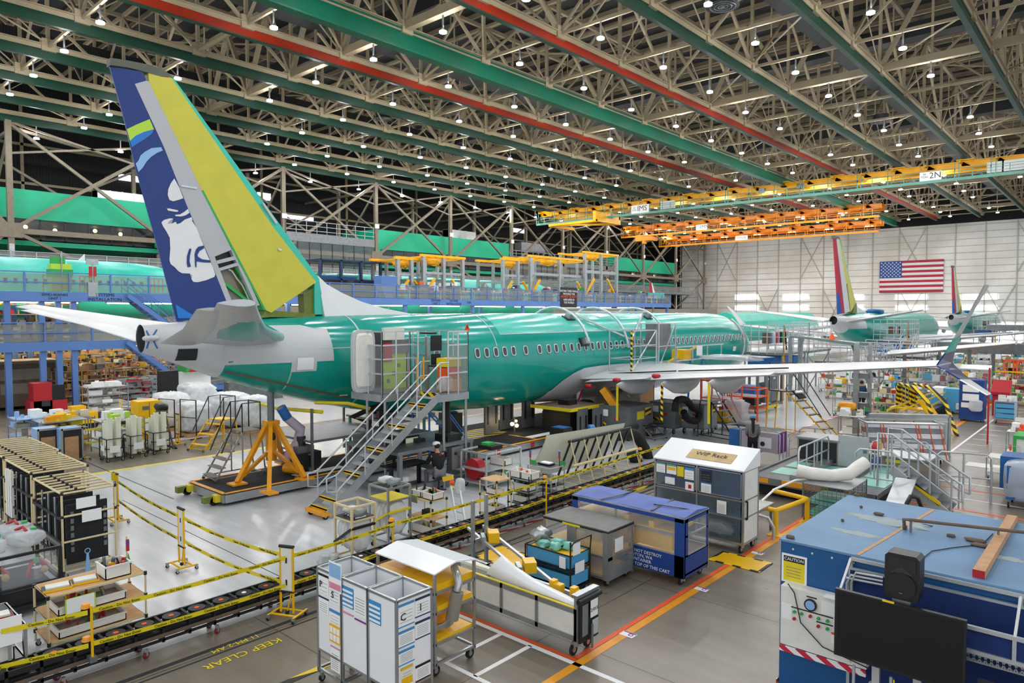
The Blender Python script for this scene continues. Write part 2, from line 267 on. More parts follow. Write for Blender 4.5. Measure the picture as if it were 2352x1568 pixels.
for x in (-20,-48,-70): b.bx(x,0,27.2,x+1.6,160,28.6)
for y in (35,65,95,125): b.bx(-80,y,28,0,y+1.4,29.2)
b.build('trim_3',kind='structure')
tn=[4]
def trim(b): b.build('trim_%d'%tn[0],kind='structure'); tn[0]+=1
for k,x in enumerate([-1.31]+XK):       # trusses running down the hall
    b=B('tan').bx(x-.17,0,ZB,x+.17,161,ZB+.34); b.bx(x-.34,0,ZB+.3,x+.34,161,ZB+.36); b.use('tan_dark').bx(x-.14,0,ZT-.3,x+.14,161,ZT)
    b.use('tan')
    for j,y in enumerate(YJ):
        b.bx(x-.11,y-.11,ZB,x+.11,y+.11,ZT)
        b.bx(x-.3,y-.45,ZB-.1,x+.3,y+.45,ZB+.75)
        if j<len(YJ)-1:
            y2=YJ[j+1]
            if j%2: b.bar((x,y,ZB+.3),(x,y2,ZT-.2),.2)
            else: b.bar((x,y,ZT-.2),(x,y2,ZB+.3),.2)
            ym=(y+y2)/2; b.bar((x,ym,(ZB+ZT)/2),(x,ym,ZT),.1); b.bar((x,ym,(ZB+ZT)/2),(x,y if not j%2 else y2,ZB+.3),.08)
    trim(b)
AX=[-1.31]+XK
for j,y in enumerate(YJ):               # trusses running across the hall
    big=(j%4==0); w=.5 if big else .17; b=B('tan' if j%2 else 'tan_dark')
    b.use('tan').bx(-79.7,y-w/2,ZB+.15,3,y+w/2,ZB+.15+(.55 if big else .2)); b.bx(-79.7,y-.12,ZT-.25,3,y+.12,ZT)
    for i in range(len(AX)-1):
        x,x2=AX[i],AX[i+1]; xm=(x+x2)/2
        if big:
            b.bar((x,y,ZB+.4),(xm,y,ZT-.2),.34,.3); b.bar((x2,y,ZB+.4),(xm,y,ZT-.2),.34,.3); b.bar((xm,y,ZT),(xm,y,ZB+.3),.16)
        else:
            (b.bar((x,y,ZB+.3),(x2,y,ZT-.2),.16) if (i+j)%2 else b.bar((x2,y,ZB+.3),(x,y,ZT-.2),.16)); b.bar((xm,y,(ZB+ZT)/2),(xm,y,ZT),.08)
        if j<len(YJ)-1 and (i+j)%2==0: b.bar((x,y,ZB+.5),(x2,YJ[j+1],ZB+.5),.09); 
        if j<len(YJ)-1 and (i+j)%3==0: b.bar((x2,y,ZT-.3),(x,YJ[j+1],ZT-.3),.12)
    trim(b)
# crane rails under the trusses
names={0:'dark green crane rail beam nearest the right side of the ceiling',1:'dark green crane rail beam, second in from the right side',2:'dark green crane rail beam just right of the nearer red one',3:'red crane rail beam right of the big bright green girder',4:'big bright green crane girder, deepest of all ceiling beams',
 5:'red crane rail beam left of the big bright green girder',6:'dark green crane rail beam just left of the farther red one',7:'dark green crane rail beam passing right above the tail fin cap',8:'dark green crane rail beam cut by the tail fin near its top',9:'dark green crane rail beam, last but one before the back columns',10:'dark green crane rail beam carried by the back columns'}
for k,x in enumerate(XK):
    mt='rail_red' if k in (3,5) else ('rail_bright' if k==4 else 'rail_green'); t=thing('crane_rail_beam',names[k],'beam',(x,0,0),0,'crane rail beams under the roof'); zb=23.5; d=.42
    if k==4:
        zb=22.95; B(mt).bx(-.12,0,zb,.12,158,zb+1.3).build('web',t)
    else: B(mt).bx(-.1,0,zb,.1,158,ZB).build('web',t)
    w=.36 if k==4 else .17
    B(mt if k in (4,) else 'rail_green').bx(-w,0,zb-.06,w,158,zb+.03).build('bottom_flange',t)
    B(mt).bx(-w*.8,0,(zb+1.28 if k==4 else ZB-.05),w*.8,158,(zb+1.38 if k==4 else ZB)).build('top_flange',t)
# lamps
lamp=thing('high_bay_lamp','white high bay lamp shining below the roof trusses','lamp',(0,0,0),0,'high bay lamps under the roof')
b=B('alu').cyl((0,0,.25),.06,.95,8); b.cyl((0,0,.1),.21,.18,12,.09); b.build('housing',lamp)
B('lens').cyl((0,0,0),.235,.1,14).build('lens',lamp)
first=True
for k in range(11):
    x=(XK[k]+(XK[k-1] if k else -1.31))/2
    for j in range(1,21):
        for y in ([YJ[j]] if k<9 else [YJ[j]]):
            if x>-.098*y-0.5: continue
            if (k*7+j*3)%17==0 or False: continue
            q=lamp if first else dup(lamp); first=False; q.location=(x+rnd.uniform(-.3,.3),y,ZB-.95)
for j in range(3,21): dup(lamp,(XK[10],YJ[j]-3,22.24))
# round ceiling diffusers
for (px,py) in ((1660,15),(2023,280),(880,274),(1360,398)):
    p=F(px,py,25.0); t=thing('ceiling_diffuser','round dark air diffuser hanging in the roof trusses','vent',p,0,'round air diffusers in the roof')
    B('dark_metal').cyl((0,0,.2),.75,.5,20).cyl((0,0,0),1.05,.22,20,.8).build('housing',t); b=B('steel')
    for rr in (.3,.55,.8): b.path([(rr*math.cos(R(24*a)),rr*math.sin(R(24*a)),-.02) for a in range(15)],.035,5,True)
    b.cyl((0,0,-.05),.15,.1,12); b.build('rings',t)
# ---------------- back wall and columns ----------------
B('dark_siding').bx(-98.5,-6,0,-98,168,32).build('wall_left',kind='structure')
b=B('tan')
for j in range(22): y=YJ[j]; b.bx(-97.9,y-.15,10,-97.6,y+.15,31) if j%2 else None
for z in (20.5,25): b.bx(-97.9,0,z,-97.6,165,z+.3)
trim(b)
for (x0,x1,y0,y1) in ((273,330,399,420),(592,622,441,461),(656,720,490,507),(1176,1209,523,536),(1072,1088,539,548)):
    n+=1; a=PX(x0,y0,-97.8); c=PX(x1,y1,-97.8); B('daylight').bx(-97.95,a.y,c.z,-97.8,c.y,a.z).build('window_%d'%n,kind='structure')
cols=[25,860,1020,1170,1390,1480,1545]
XC=-79.7
CY=[PX(px,500,XC).y for px in (25,720,1020,1170,1305,1425,1520)]
CY=[17.7+14.2*i for i in range(11)]
for i,y in enumerate(CY):
    b=B('alu').use('tan_shaded').bx(XC-.2,y-.25,0,XC+.2,y+.25,23.6); b.use('alu').bx(XC+.2,y-.2,0,XC+.25,y+.2,12)  # columns in a darker tan: the dimness at the back is in the colour
    if i: b.use('white').bx(XC+.26,y-.35,17.2,XC+.3,y+.35,17.8)
    b.use('tan_shaded').bx(XC-.25,y-.9,12.6,XC+.27,y+.9,14)
    if i<len(CY)-1:
        y2=CY[i+1]; b.bar((XC,y,13.3),(XC,y2,23.4),.32); b.bar((XC,y,23.4),(XC,y2,13.3),.28); b.bx(XC-.15,y,13,XC+.15,y2,13.5)
        if i%2==0: b.bar((XC,y,13.3),(XC,y2,6.5),.3)
        else: b.bar((XC,y2,13.3),(XC,y,6.5),.3)
        b.bar((XC,y,23.5),(XC,y2,20.5),.2); b.bar((XC,y2,23.5),(XC,y,20.5),.2)
        b.bar((XC-9,y,22),(XC-9,y2,14),.25); b.bar((XC-9,y2,22),(XC-9,y,14),.25); b.bx(XC-9.2,y-.2,0,XC-8.8,y+.2,24); b.bar((XC,y,23),(XC-9,y2,23),.25)
    if i==0: b.bar((XC,y,13.3),(XC,y-8,23.4),.35); b.bar((XC,y,13.3),(XC,y-8,6),.3); b.bx(XC-.15,0,13,XC+.15,y,13.5)
    b.bar((XC,y,22.5),(XC-18,y,22.5),.3); b.bar((XC,y,22.5),(XC-9,y,14),.2)
    trim(b)
# ---------------- bridge cranes ----------------
def crane(x0,x1,y,zb,cg,cw,label,group=None,sign=None,sx=None):
    t=thing('bridge_crane',label,'crane',(0,y,zb),0,group); L=x1-x0
    g=B(cg); g.bx(x0,1.2,1.62,x1,1.35,2.2).bx(x0,1.0,2.15,x1,1.55,2.25).bx(x0,1.0,1.55,x1,1.55,1.64).bx(x0,3.4,1.3,x1,3.5,2.2).bx(x0,3.2,2.15,x1,3.7,2.25)
    g.bx(x0,.9,.7,x1,1.0,.76)
    for x in [x0+.5+i*3.56 for i in range(int(L/3.56)+1)]:
        g.bx(x-.12,-.1,1.95,x+.12,3.6,2.12); g.prism([(x,1.2,2.3),(x+.9,1.2,1.7),(x,1.2,1.0)],(0,.1,0))
    g.build('girder',t)
    e=B(cg)
    for x in XK:
        if x0-.5<=x<=x1+.5: e.bx(x-.9,.4,2.25,x+.9,4.1,2.36); e.bx(x-.5,.9,2.3,x-.38,3.6,zr(zb)); e.bx(x+.38,.9,2.3,x+.5,3.6,zr(zb)); 
    e.build('hanger',t)
    w=B(cw); w.bx(x0,-.15,0,x1,.75,.08).bx(x0,-.18,-.12,x1,-.1,.22)
    for z in (.55,.9,1.2): w.bx(x0,-.15,z,x1,-.1,z+.05)
    for x in [x0+.03+i*1.78 for i in range(int(L/1.78)+1)]:
        w.bx(x-.04,-.16,0,x+.04,-.08,1.25)
        if int((x-x0)/1.78+.1)%2==0: w.bx(x+.4,-.16,0,x+.47,-.08,2.0); w.bx(x-.04,-.16,1,x+.04,-.08,2.0)
    w.build('walkway',t)
    if sign:
        s=B('paper').bx(sx,-.24,.2,sx+2.3,-.2,1.25).build('sign',t)
        text(sign,1.0,(sx+1.65,-.25,.75),FR,'black',s,'lettering'); text('30\nTON',.34,(sx+.5,-.25,.8),FR,'black',s,'lettering')
    return t
def zr(zb): return 23.44-zb
c1=crane(-80.6,-1.5,96.5,21.1,'crane_yellow','sea_green','long yellow bridge crane with pale green walkway and 2N sign','bridge cranes under the roof','2N',PY(2113,400,96.4).x)
for (px,w_) in ((1515,2.4),(2265,1.6),(2300,3.6)): q=PY(px,400,96.9); B('white').bx(q.x,.8,.5,q.x+w_,1.1,1.7).build('control_cabinet',c1)
for px in (1740,1827): q=PY(px,440,96.9); B('steel').bx(q.x,.8,1.2,q.x+.8,1.0,1.9).build('junction_box',c1)
q=PY(1451,485,96.4); s=B('paper').bx(q.x,-.24,.1,q.x+3.2,-.2,1.4).build('sign',c1); text('IMS',1.2,(q.x+2,-.25,.8),FR,'black',s,'lettering'); text('20\nTON',.36,(q.x+.55,-.25,.8),FR,'black',s,'lettering')
t=c1; b=B('crane_yellow'); xa=PY(1292,515,97).x; xb=PY(1400,515,97).x
b.bx(xa,.9,-.1,xb,1.3,.9).bx(xa,3.3,-.1,xb,3.7,.9).bx(xb-.5,-3.5,-.9,xb,3.8,.7).bx(xa,-3.2,-1.1,xa+.4,3.5,-.6).bx(xa,-3.4,-1.0,xb,-3,-.6).bar((xa,-3.2,-.8),(xb,3.4,-.8),.3); b.build('trolley_frame',t)
c2=crane(-80.6,-31.5,124,21.0,'crane_orange','crane_orange','orange bridge crane with 1MN sign, in front of the farther one','bridge cranes under the roof','1MN',PY(1600,520,124).x)
c3=crane(-80.6,-35.5,139.5,20.2,'crane_orange','crane_orange','orange bridge crane closest to the white far wall','bridge cranes under the roof')
q=PY(1690,540,139.4); s=B('paper').bx(q.x,-.24,.2,q.x+2.6,-.2,1.1).build('sign',c3); text('TON 82',.6,(q.x+1.3,-.25,.65),FR,'black',s,'lettering')
for c,y in ((c2,124),(c3,139.5)):
    b=B('warm_light')
    for i in range(6): b.bx(-74+i*7.1,2.2,1.3,-72.6+i*7.1,2.5,1.4)
    b.build('lamp_strip',c)
b=B('crane_orange').cyl((PY(1480,550,124).x,0,-1.6),.5,1.6,10).bx(PY(1462,550,124).x,-.5,-1.0,PY(1500,550,124).x,1.8,-.2); b.use('steel').cyl((PY(1480,550,124).x,0,-2.6),.18,1,8); b.build('hook_block',c2)
# ---------------- aircraft ----------------
AX0=-20.6; AY0=7.5
ST=[(0,.34,5.16,4.38),(.8,.52,5.2,4.08),(2.05,.84,5.25,3.55),(3.0,1.05,5.3,3.2),(4.2,1.27,5.36,2.83),(5.6,1.47,5.41,2.42),(7,1.63,5.44,2.08),(8.6,1.75,5.46,1.8),(10.5,1.84,5.46,1.62),(13,1.88,5.46,1.47),(17,1.88,5.46,1.45),(33,1.88,5.46,1.45),(34.6,1.86,5.42,1.46),(36,1.74,5.28,1.52),(37.2,1.5,4.98,1.66),(38.2,1.18,4.5,1.86),(38.9,.84,4.0,2.12),(39.35,.5,3.55,2.4),(39.6,.1,3.05,2.9)]
def fstat(y):
    for a,b in zip(ST,ST[1:]):
        if a[0]<=y<=b[0]: k=(y-a[0])/(b[0]-a[0]); k2=k; return tuple(a[i]+(b[i]-a[i])*k2 for i in range(1,4))
    return ST[-1][1:]
def fring(y,n=48,g=0):
    w,t,b_=fstat(y); zc=(t+b_)/2; h=(t-b_)/2
    return [Vector(((w+g)*math.cos(2*math.pi*i/n),y,zc+(h+g)*math.sin(2*math.pi*i/n))) for i in range(n)]
def fpt(y,z,g=0):
    w,t,b_=fstat(y); zc=(t+b_)/2; h=(t-b_)/2; return Vector(((w+g)*math.sqrt(max(0,1-((z-zc)/(h+g))**2)),y,z))
def loc(p): return Vector((p.x-AX0,p.y-AY0,p.z))
def pk(x,y,X=AX0+.25): return loc(PX(x,y,X))
def plane3(a,b,c):
    # h = p+q*Y+r*Z through three (Y,Z,h)
    m=Matrix(((1,a[0],a[1]),(1,b[0],b[1]),(1,c[0],c[1]))).inverted(); return m@Vector((a[2],b[2],c[2]))
def slab(b,poly,h,off=0,one=False):
    pts=[(v.y,v.z) for v in poly]; n=len(pts)
    H=[max(.012,h(y,z))+off for y,z in pts]
    if one: return b.add([(k,y,z) for k,(y,z) in zip(H,pts)],[tuple(range(n))],False)
    vs=[(k,y,z) for k,(y,z) in zip(H,pts)]+[(-k,y,z) for k,(y,z) in zip(H,pts)]
    return b.add(vs,[tuple(range(n)),tuple(range(n,2*n))[::-1]]+[(i,i+n,(i+1)%n+n,(i+1)%n) for i in range(n)],False)
def poly_px(pts): return [pk(x,y) for x,y in pts]
def tri(b,pts3,mat):   # triangulated concave patch
    bm=bmesh.new(); vs=[bm.verts.new(p) for p in pts3]; f=bm.faces.new(vs); r=bmesh.ops.triangulate(bm,faces=[f]); bm.verts.index_update()
    b.use(mat); b.add([v.co[:] for v in bm.verts],[[v.index for v in f.verts] for f in bm.faces],False); bm.free()
def c1p(pts): return [(250+x/4.9,120+y/4.9) for x,y in pts]
def c2p(pts): return [(340+x/4.48,380+y/4.48) for x,y in pts]
ht=pk(318,190); hb=pk(525,697); tt=pk(258,150); lb=pk(722,650)
teb=pk(414,738); HR=plane3((ht.y,ht.z,.12),(teb.y,teb.z,.02),(tt.y,tt.z,.02)); hbv=HR[0]+HR[1]*hb.y+HR[2]*hb.z; HB=plane3((ht.y,ht.z,.12),(hb.y,hb.z,hbv),(lb.y,lb.z,.36))
hr=lambda y,z:min(HR[0]+HR[1]*y+HR[2]*z,HB[0]+HB[1]*y+HB[2]*z)
hbx=lambda y,z:HB[0]+HB[1]*y+HB[2]*z
def wing_sec(b,secs,n=14,smooth=True):
    rings=[]
    for (x,le,te,z,th) in secs:
        r=[]
        for i in range(n):
            a=2*math.pi*i/n; c=(1-math.cos(a))/2; y=le+(te-le)*c; zz=z+math.copysign(1,math.sin(a)+1e-9)*th/2*(2.6*math.sqrt(max(c,0))*(1-c)+.03)*(1 if math.sin(a)>=0 else .8) if 0<i<n else z
            r.append(Vector((x,y,zz)))
        rings.append(r)
    b.loft(rings,True,smooth); return b
def aircraft(kind,dy,label):
    t=thing('airliner',label,'aircraft',(AX0,AY0+dy,0),0,None)
    n=48; ys=[0,.8,1.4,2.05]
    b=B('air_grey'); b.loft([fring(y) for y in ys],False,True); b.build('tail_cone',t)
    B('steel').loft([fring(.02,g=-.02),fring(.75,g=-.06)],False,True).use('dark_metal').add(fring(.7,g=-.06),[tuple(range(48))],False).build('exhaust_duct',t)
    b=B('green_primer'); ys=[2.05,3,4.2,5.6,7,8.6,10.5,13]+[17+2*i for i in range(9)]+[34.6,35.3,36,36.7,37.2,37.7,38.2,38.6,38.9,39.15,39.35,39.6]
    b.loft([fring(y) for y in ys],True,True); b.build('fuselage_skin',t)
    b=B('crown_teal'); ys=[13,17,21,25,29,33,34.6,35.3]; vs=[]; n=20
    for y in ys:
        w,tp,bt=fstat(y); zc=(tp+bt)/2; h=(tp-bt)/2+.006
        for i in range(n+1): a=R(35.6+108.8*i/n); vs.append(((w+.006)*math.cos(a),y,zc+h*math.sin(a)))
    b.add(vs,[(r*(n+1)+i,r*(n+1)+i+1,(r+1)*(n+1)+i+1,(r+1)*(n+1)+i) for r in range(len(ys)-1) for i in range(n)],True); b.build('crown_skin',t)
    # dorsal fairing and fin
    if kind=='main':
        R1=c1p([(42,138),(220,165),(385,200),(412,225),(440,300),(425,318),(313,345),(365,470),(430,610),(475,745)])
        B0=poly_px([(259,148),(294,155),(328,161),(334,166),(340,181),(337,185),(314,190),(380,338),(430,470),(480,590),(521,697),(500,730),(414,738),(360,530),(318,380),(295,280)])
        b=B('livery_blue'); bm_pts=B0
        nn=len(B0); H=[max(.012,hr(v.y,v.z)) for v in B0]
        tri(b,[(h_,v.y,v.z) for h_,v in zip(H,B0)],'livery_blue'); tri(b,[(-h_,v.y,v.z) for h_,v in zip(H,B0)],'livery_blue')
        b.add([(h_,v.y,v.z) for h_,v in zip(H,B0)]+[(-h_,v.y,v.z) for h_,v in zip(H,B0)],[(i,(i+1)%nn,(i+1)%nn+nn,i+nn) for i in range(nn)],False)
        rud=b.build('rudder',t)
        g=B('lime')
        def patch(px,mat,off=.02): pp=poly_px(px); tri(g,[(max(.012,hr(v.y,v.z))+off,v.y,v.z) for v in pp],mat)
        patch(c1p([(235,850),(350,795),(475,745),(522,860),(420,885),(330,925),(270,983)]),'lime')
        patch(c1p([(270,983),(330,925),(420,885),(522,862),(500,910),(430,965),(350,1015),(290,1056)]),'livery_mid')
        patch(c1p([(335,1240),(365,1205),(385,1150),(430,1110),(500,1070),(600,1062),(620,1100),(560,1125),(500,1165),(450,1220),(410,1290),(366,1335)]),'livery_light')
        patch(c2p([(310,1425),(530,1568),(545,1568),(340,1572)])[:4],'livery_mid')
        g.build('stripe_paint',rud)
        g=B('white')
        patch(c2p([(278,130),(245,180),(222,240),(218,300),(235,350),(270,365),(320,352),(368,335),(330,230)]),'white')
        patch(c2p([(212,440),(230,436),(320,458),(322,470),(305,474),(225,460)]),'white')
        patch(c2p([(290,505),(340,500),(380,475),(415,445),(430,485),(395,510),(350,522),(300,518)]),'white')
        patch(c2p([(162,580),(185,555),(240,540),(275,541),(228,575),(224,597),(262,594),(300,575),(312,600),(345,590),(385,555),(450,530),(470,590),(500,640),(570,820),(600,900),(640,990),(665,1050),(688,1120),(680,1145),(600,1180),(520,1200),(480,1195),(462,1170),(468,1130),(445,1110),(370,1106),(335,1085),(300,1045),(258,1010),(246,970),(252,850),(245,740),(210,670),(178,620)]),'white')
        g.build('portrait_emblem',rud)
        g=B('livery_blue')
        patch(c2p([(432,855),(450,852),(452,870),(440,930),(438,985),(452,1040),(420,1045),(411,1000),(412,930)]),'livery_blue',.035)
        patch(c2p([(570,823),(520,835),(498,860),(484,910),(488,980),(492,1040),(505,1050),(505,985),(560,995),(640,1000),(632,975),(560,965),(520,940),(512,920),(530,880),(575,850)]),'livery_blue',.035)
        patch(c2p([(452,555),(468,580),(470,590),(455,570)]),'livery_blue',.035)
        g.build('emblem_lines',rud)
        gb=poly_px([(314,190),(337,185),(347,185),(464,435),(470,437),(538,573),(546,590),(594,700),(590,712),(521,712),(521,697),(480,590),(430,470),(380,338)])
        b=B('rudder_grey'); up=poly_px([(314,190),(340,183),(347,185),(464,435),(532,573),(491,590),(480,590),(430,470),(380,338)])
        nn=len(up); H=[hbx(v.y,v.z) for v in up]; tri(b,[(h_,v.y,v.z) for h_,v in zip(H,up)],'rudder_grey'); tri(b,[(-h_,v.y,v.z) for h_,v in zip(H,up)],'rudder_grey'); b.add([(h_,v.y,v.z) for h_,v in zip(H,up)]+[(-h_,v.y,v.z) for h_,v in zip(H,up)],[(i,(i+1)%nn,(i+1)%nn+nn,i+nn) for i in range(nn)],False)
        fr=b.build('fixed_trailing_edge',t)
        b=B('rudder_grey')
        for pts in ([(480,590),(493,589),(536,705),(521,697)],[(530,573),(538,573),(594,700),(586,703)],[(495,599),(546,586),(549,594),(500,606)],[(502,616),(550,601),(553,608),(505,622)],[(526,702),(590,690),(592,698),(530,710)]): slab(b,poly_px(pts),hbx)
        b.build('access_bay_frame',t)
        b=B('olive'); b.use('olive')
        slab(b,poly_px([(493,590),(538,575),(592,700),(530,705)]),lambda y,z:.03); b.use('green')
        for p,q in (((514,645),(578,695)),((560,610),(575,690)),((545,612),(562,640))): a_=pk(*p);c_=pk(*q); b.bar((.12,a_.y,a_.z),(.12,c_.y,c_.z),.09)
        b.use('khaki'); slab(b,poly_px([(507,622),(535,618),(565,685),(535,695)]),lambda y,z:.06); b.use('black'); slab(b,poly_px([(496,592),(532,578),(536,588),(499,599)]),lambda y,z:.09); slab(b,poly_px([(501,607),(542,593),(545,601),(504,615)]),lambda y,z:.09)
        b.use('alu_light').path([(.15,)+tuple(pk(x,y))[1:] for x,y in ((528,618),(536,622),(548,640),(560,655),(572,680),(578,695))],.03,6); b.build('actuator_bay',t)
        b=B('fin_yellow'); slab(b,poly_px([(345,165),(398,177),(627,523),(722,648),(620,718),(607,712),(464,435),(347,187)]),hbx,.004); b.build('fin_box_skin',t)
        b=B('green'); slab(b,poly_px([(464,437),(468,436),(608,712),(603,712)]),hbx,.01); b.build('edge_sealant',t)
        b=B('primer_teal'); slab(b,poly_px([(398,177),(403,178),(650,523),(733,640),(742,700),(742,722),(722,722),(722,648),(627,523)]),lambda y,z:.26-.02*(z-6)); b.build('fin_leading_edge',t)
        b=B('air_grey'); slab(b,poly_px([(602,467),(606,466),(637,512),(633,514)]),lambda y,z:.27); b.build('fin_antenna_panel',t)
        b=B('olive'); slab(b,poly_px([(700,675),(722,660),(722,722),(702,722)]),lambda y,z:.18); slab(b,poly_px([(607,712),(722,720),(722,728),(600,728)]),lambda y,z:.3); b.build('fin_ribs',t)
        b=B('white'); slab(b,poly_px([(733,632),(752,652),(785,672),(830,693),(880,708),(935,719),(935,727),(742,727)]),lambda y,z:.34-.14*(z-5.5)); b.build('dorsal_fin',t)
        b=B('cap_olive'); slab(b,poly_px([(257,130),(300,137),(345,146),(375,155),(392,167),(402,178),(375,174),(345,165),(300,153),(257,147)]),lambda y,z:.14); b.build('fin_tip_cap',t)
        b=B('alu_light'); slab(b,poly_px([(417,424),(455,430),(452,434),(417,428)]),hbx,.03); slab(b,poly_px([(636,570),(644,573),(642,577),(635,574)]),hbx,.05); b.build('rudder_hinge_fairing',t)
    else:
        cols=('flag_red','fin_yellow','flag_blue','air_grey')
        L_=lambda pts:[Vector((0,y,z)) for y,z in pts]
        b=B(cols[0]); slab(b,L_([(-.5,12.1),(0,12.2),(2.0,6.3),(.9,7.3)]),hr); slab(b,L_([(.85,7.5),(2.0,6.3),(2.3,5.4),(1.7,5.4)]),hr); b.use(cols[2]); slab(b,L_([(.9,8.1),(1.05,7.3),(1.9,5.4),(1.1,5.3)]),hr,.005); b.build('rudder',t)
        b=B(cols[3]); slab(b,L_([(0,12.1),(.5,12.2),(2.6,8),(3.6,5.6),(2.3,5.4),(2.0,6.3)]),hbx,.03); b.build('fixed_trailing_edge',t)
        b=B(cols[1]); slab(b,L_([(.5,12.2),(1,12.1),(3.2,9),(5.5,6.4),(3.9,5.5),(1.9,9.2)]),hbx); b.build('fin_box_skin',t)
        b=B('olive'); slab(b,L_([(2.0,7.8),(2.9,8.2),(3.9,5.5),(2.7,5.5)]),hbx,.02); slab(b,L_([(4.9,6.2),(5.5,6.4),(5.7,5.4),(4.6,5.4)]),hbx,.02); b.build('actuator_bay',t)
        b=B('primer_teal'); slab(b,L_([(1,12.1),(1.1,12.1),(5.8,6.5),(5.8,5.4),(5.5,5.4),(5.5,6.4),(3.2,9)]),lambda y,z:.18); b.build('fin_leading_edge',t)
        b=B('cap_olive'); slab(b,L_([(-.6,12.1),(-.6,12.4),(.8,12.4),(1.1,12.1)]),lambda y,z:.13); b.build('fin_tip_cap',t)
        b=B('white'); slab(b,L_([(5.8,6.5),(6.6,6),(9.3,5.5),(5.8,5.4)]),lambda y,z:.25); b.build('dorsal_fin',t)
        b=B('blue').blob((0,13.5,5.6),(1.4,2.6,.5),3); b.build('crown_cover',t)
    # tailplane
    for s in (1,-1):
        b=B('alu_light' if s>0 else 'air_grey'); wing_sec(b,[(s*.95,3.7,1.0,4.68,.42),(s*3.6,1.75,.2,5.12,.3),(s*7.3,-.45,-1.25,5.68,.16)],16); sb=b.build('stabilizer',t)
        b=B('green_primer'); wing_sec(b,[(s*2.2,2.5,.9,4.86,.39),(s*5.2,.7,-.1,5.35,.245)],12); b.build('primer_patch',sb)
        b=B('air_grey'); wing_sec(b,[(s*.95,1.3,.15,4.66,.2),(s*3.6,.45,-.35,5.1,.15),(s*6.5,-.75,-1.3,5.56,.08)],12); b.build('elevator',sb)
        b=B('green_primer'); wing_sec(b,[(s*1.35,3.62,3.1,4.74,.3),(s*3.6,1.8,1.4,5.12,.22),(s*6.6,-.08,-.3,5.6,.12)],10); b.build('leading_edge',sb)
    g=B('air_grey')
    for y0,y1,za,zb in ((2.0,5.3,3.95,5.1),): 
        ys=[y0+(y1-y0)*i/8 for i in range(9)]
        for s in (1,):
            rows=[[fpt(y,za+(zb-za)*j/6*(1 if i<7 else .9),.012) for j in range(7)] for i,y in enumerate(ys)]
            vs=[p for r in rows for p in r]; g.add(vs,[(i*7+j,i*7+j+1,(i+1)*7+j+1,(i+1)*7+j) for i in range(8) for j in range(6)],True)
    g.build('tailplane_seal_plate',t)
    # wings
    for s in (1,-1):
        b=B('air_grey'); wing_sec(b,[(s*1.5,26.3,18.2,2.42,1.1),(s*5.6,23.5,17.9,2.74,.66),(s*9.5,21.3,16.9,3.18,.46),(s*13,19.8,16.5,3.56,.32),(s*16.2,18.5,16.45,3.9,.2)],18); wg=b.build('wing',t)
        for x0,x1,ya,yb in ((2.3,5.5,18.1,17.8),(5.8,11.2,17.75,16.5)):
            f=B('air_grey'); k=lambda x:2.42+(x-1.5)/14.7*1.5
            wing_sec(f,[(s*x0,ya+1.2,ya-.35,k(x0)-.12,.22),(s*x1,yb+.9,yb-.25,k(x1)-.08,.16)],10); f.build('flap',wg)
        f=B('black')
        for x0,x1,ya,yb in ((2.6,6.2,19.3,18.9),(6.4,11.5,18.75,17.2)):
            k=lambda x:2.42+(x-1.5)/14.7*1.5+.17-.006*x
            f.bar((s*x0,ya,k(x0)),(s*x1,yb,k(x1)),.07,.05)
        f.build('spoiler_gap',wg)
        for xc,ye,ln in ((4.3,17.3,3.2),(6.6,17.0,3.3),(8.9,16.4,3.2)):
            z=2.42+(xc-1.5)/14.7*1.5-.28; f=B('air_grey'); rings=[]
            for i,(q,r_) in enumerate(((0,.03),(.1,.13),(.3,.3),(.6,.38),(.85,.25),(1,.05))):
                rings.append([Vector((s*xc+r_*.8*math.cos(a*R(30)),ye+ln*q,z-.12*math.sin(q*3.1)+r_*1.2*math.sin(a*R(30)))) for a in range(12)])
            f.loft(rings,True,True); f.build('flap_track_fairing',wg)
        if s>0 or kind!='main':
            f=B('livery_blue' if kind=='main' else 'air_grey')
            def blade(rows,th=.05):
                for i in range(len(rows)-1):
                    (a,c),(d,e)=rows[i],rows[i+1]; nrm=Vector((th,0,th*.3)); a,c,d,e=[Vector(v) for v in (a,c,d,e)]
                    f.add([a,c,e,d,a+nrm,c+nrm,e+nrm,d+nrm],[(0,1,2,3),(7,6,5,4),(0,4,5,1),(3,2,6,7),(0,3,7,4),(1,5,6,2)],False)
            X=lambda x:s*x
            rows=[((16.15,18.7,3.88),(16.15,16.49,3.92)),((16.35,17.9,4.29),(16.35,16.46,4.27)),((16.6,17.3,4.83),(16.6,16.28,4.72)),((17.0,16.85,5.6),(17.0,16.0,5.46)),((17.45,15.95,6.24),(17.43,15.45,6.24))]; cl=('livery_blue','primer_teal','lime','air_grey') if kind=='main' else ('air_grey',)*4
            for i in range(4): f.use(cl[i] if i!=2 else 'air_grey'); blade([tuple(tuple((X(q[0]),q[1],q[2])) for q in rows[k_]) for k_ in (i,i+1)])
            f.build('upper_winglet',wg)
            f=B('livery_blue' if kind=='main' else 'air_grey'); rows=[((16.15,18.7,3.86),(16.15,16.49,3.88)),((16.5,17.6,3.74),(16.5,15.7,3.82)),((16.9,16.95,3.5),(16.9,15.5,3.6)),((17.7,14.9,3.31),(17.68,14.6,3.3))]
            for i in range(3):
                if i==2: f.use('white')
                blade([tuple(tuple((X(q[0]),q[1],q[2])) for q in rows[k_]) for k_ in (i,i+1)])
            f.build('lower_winglet',wg)
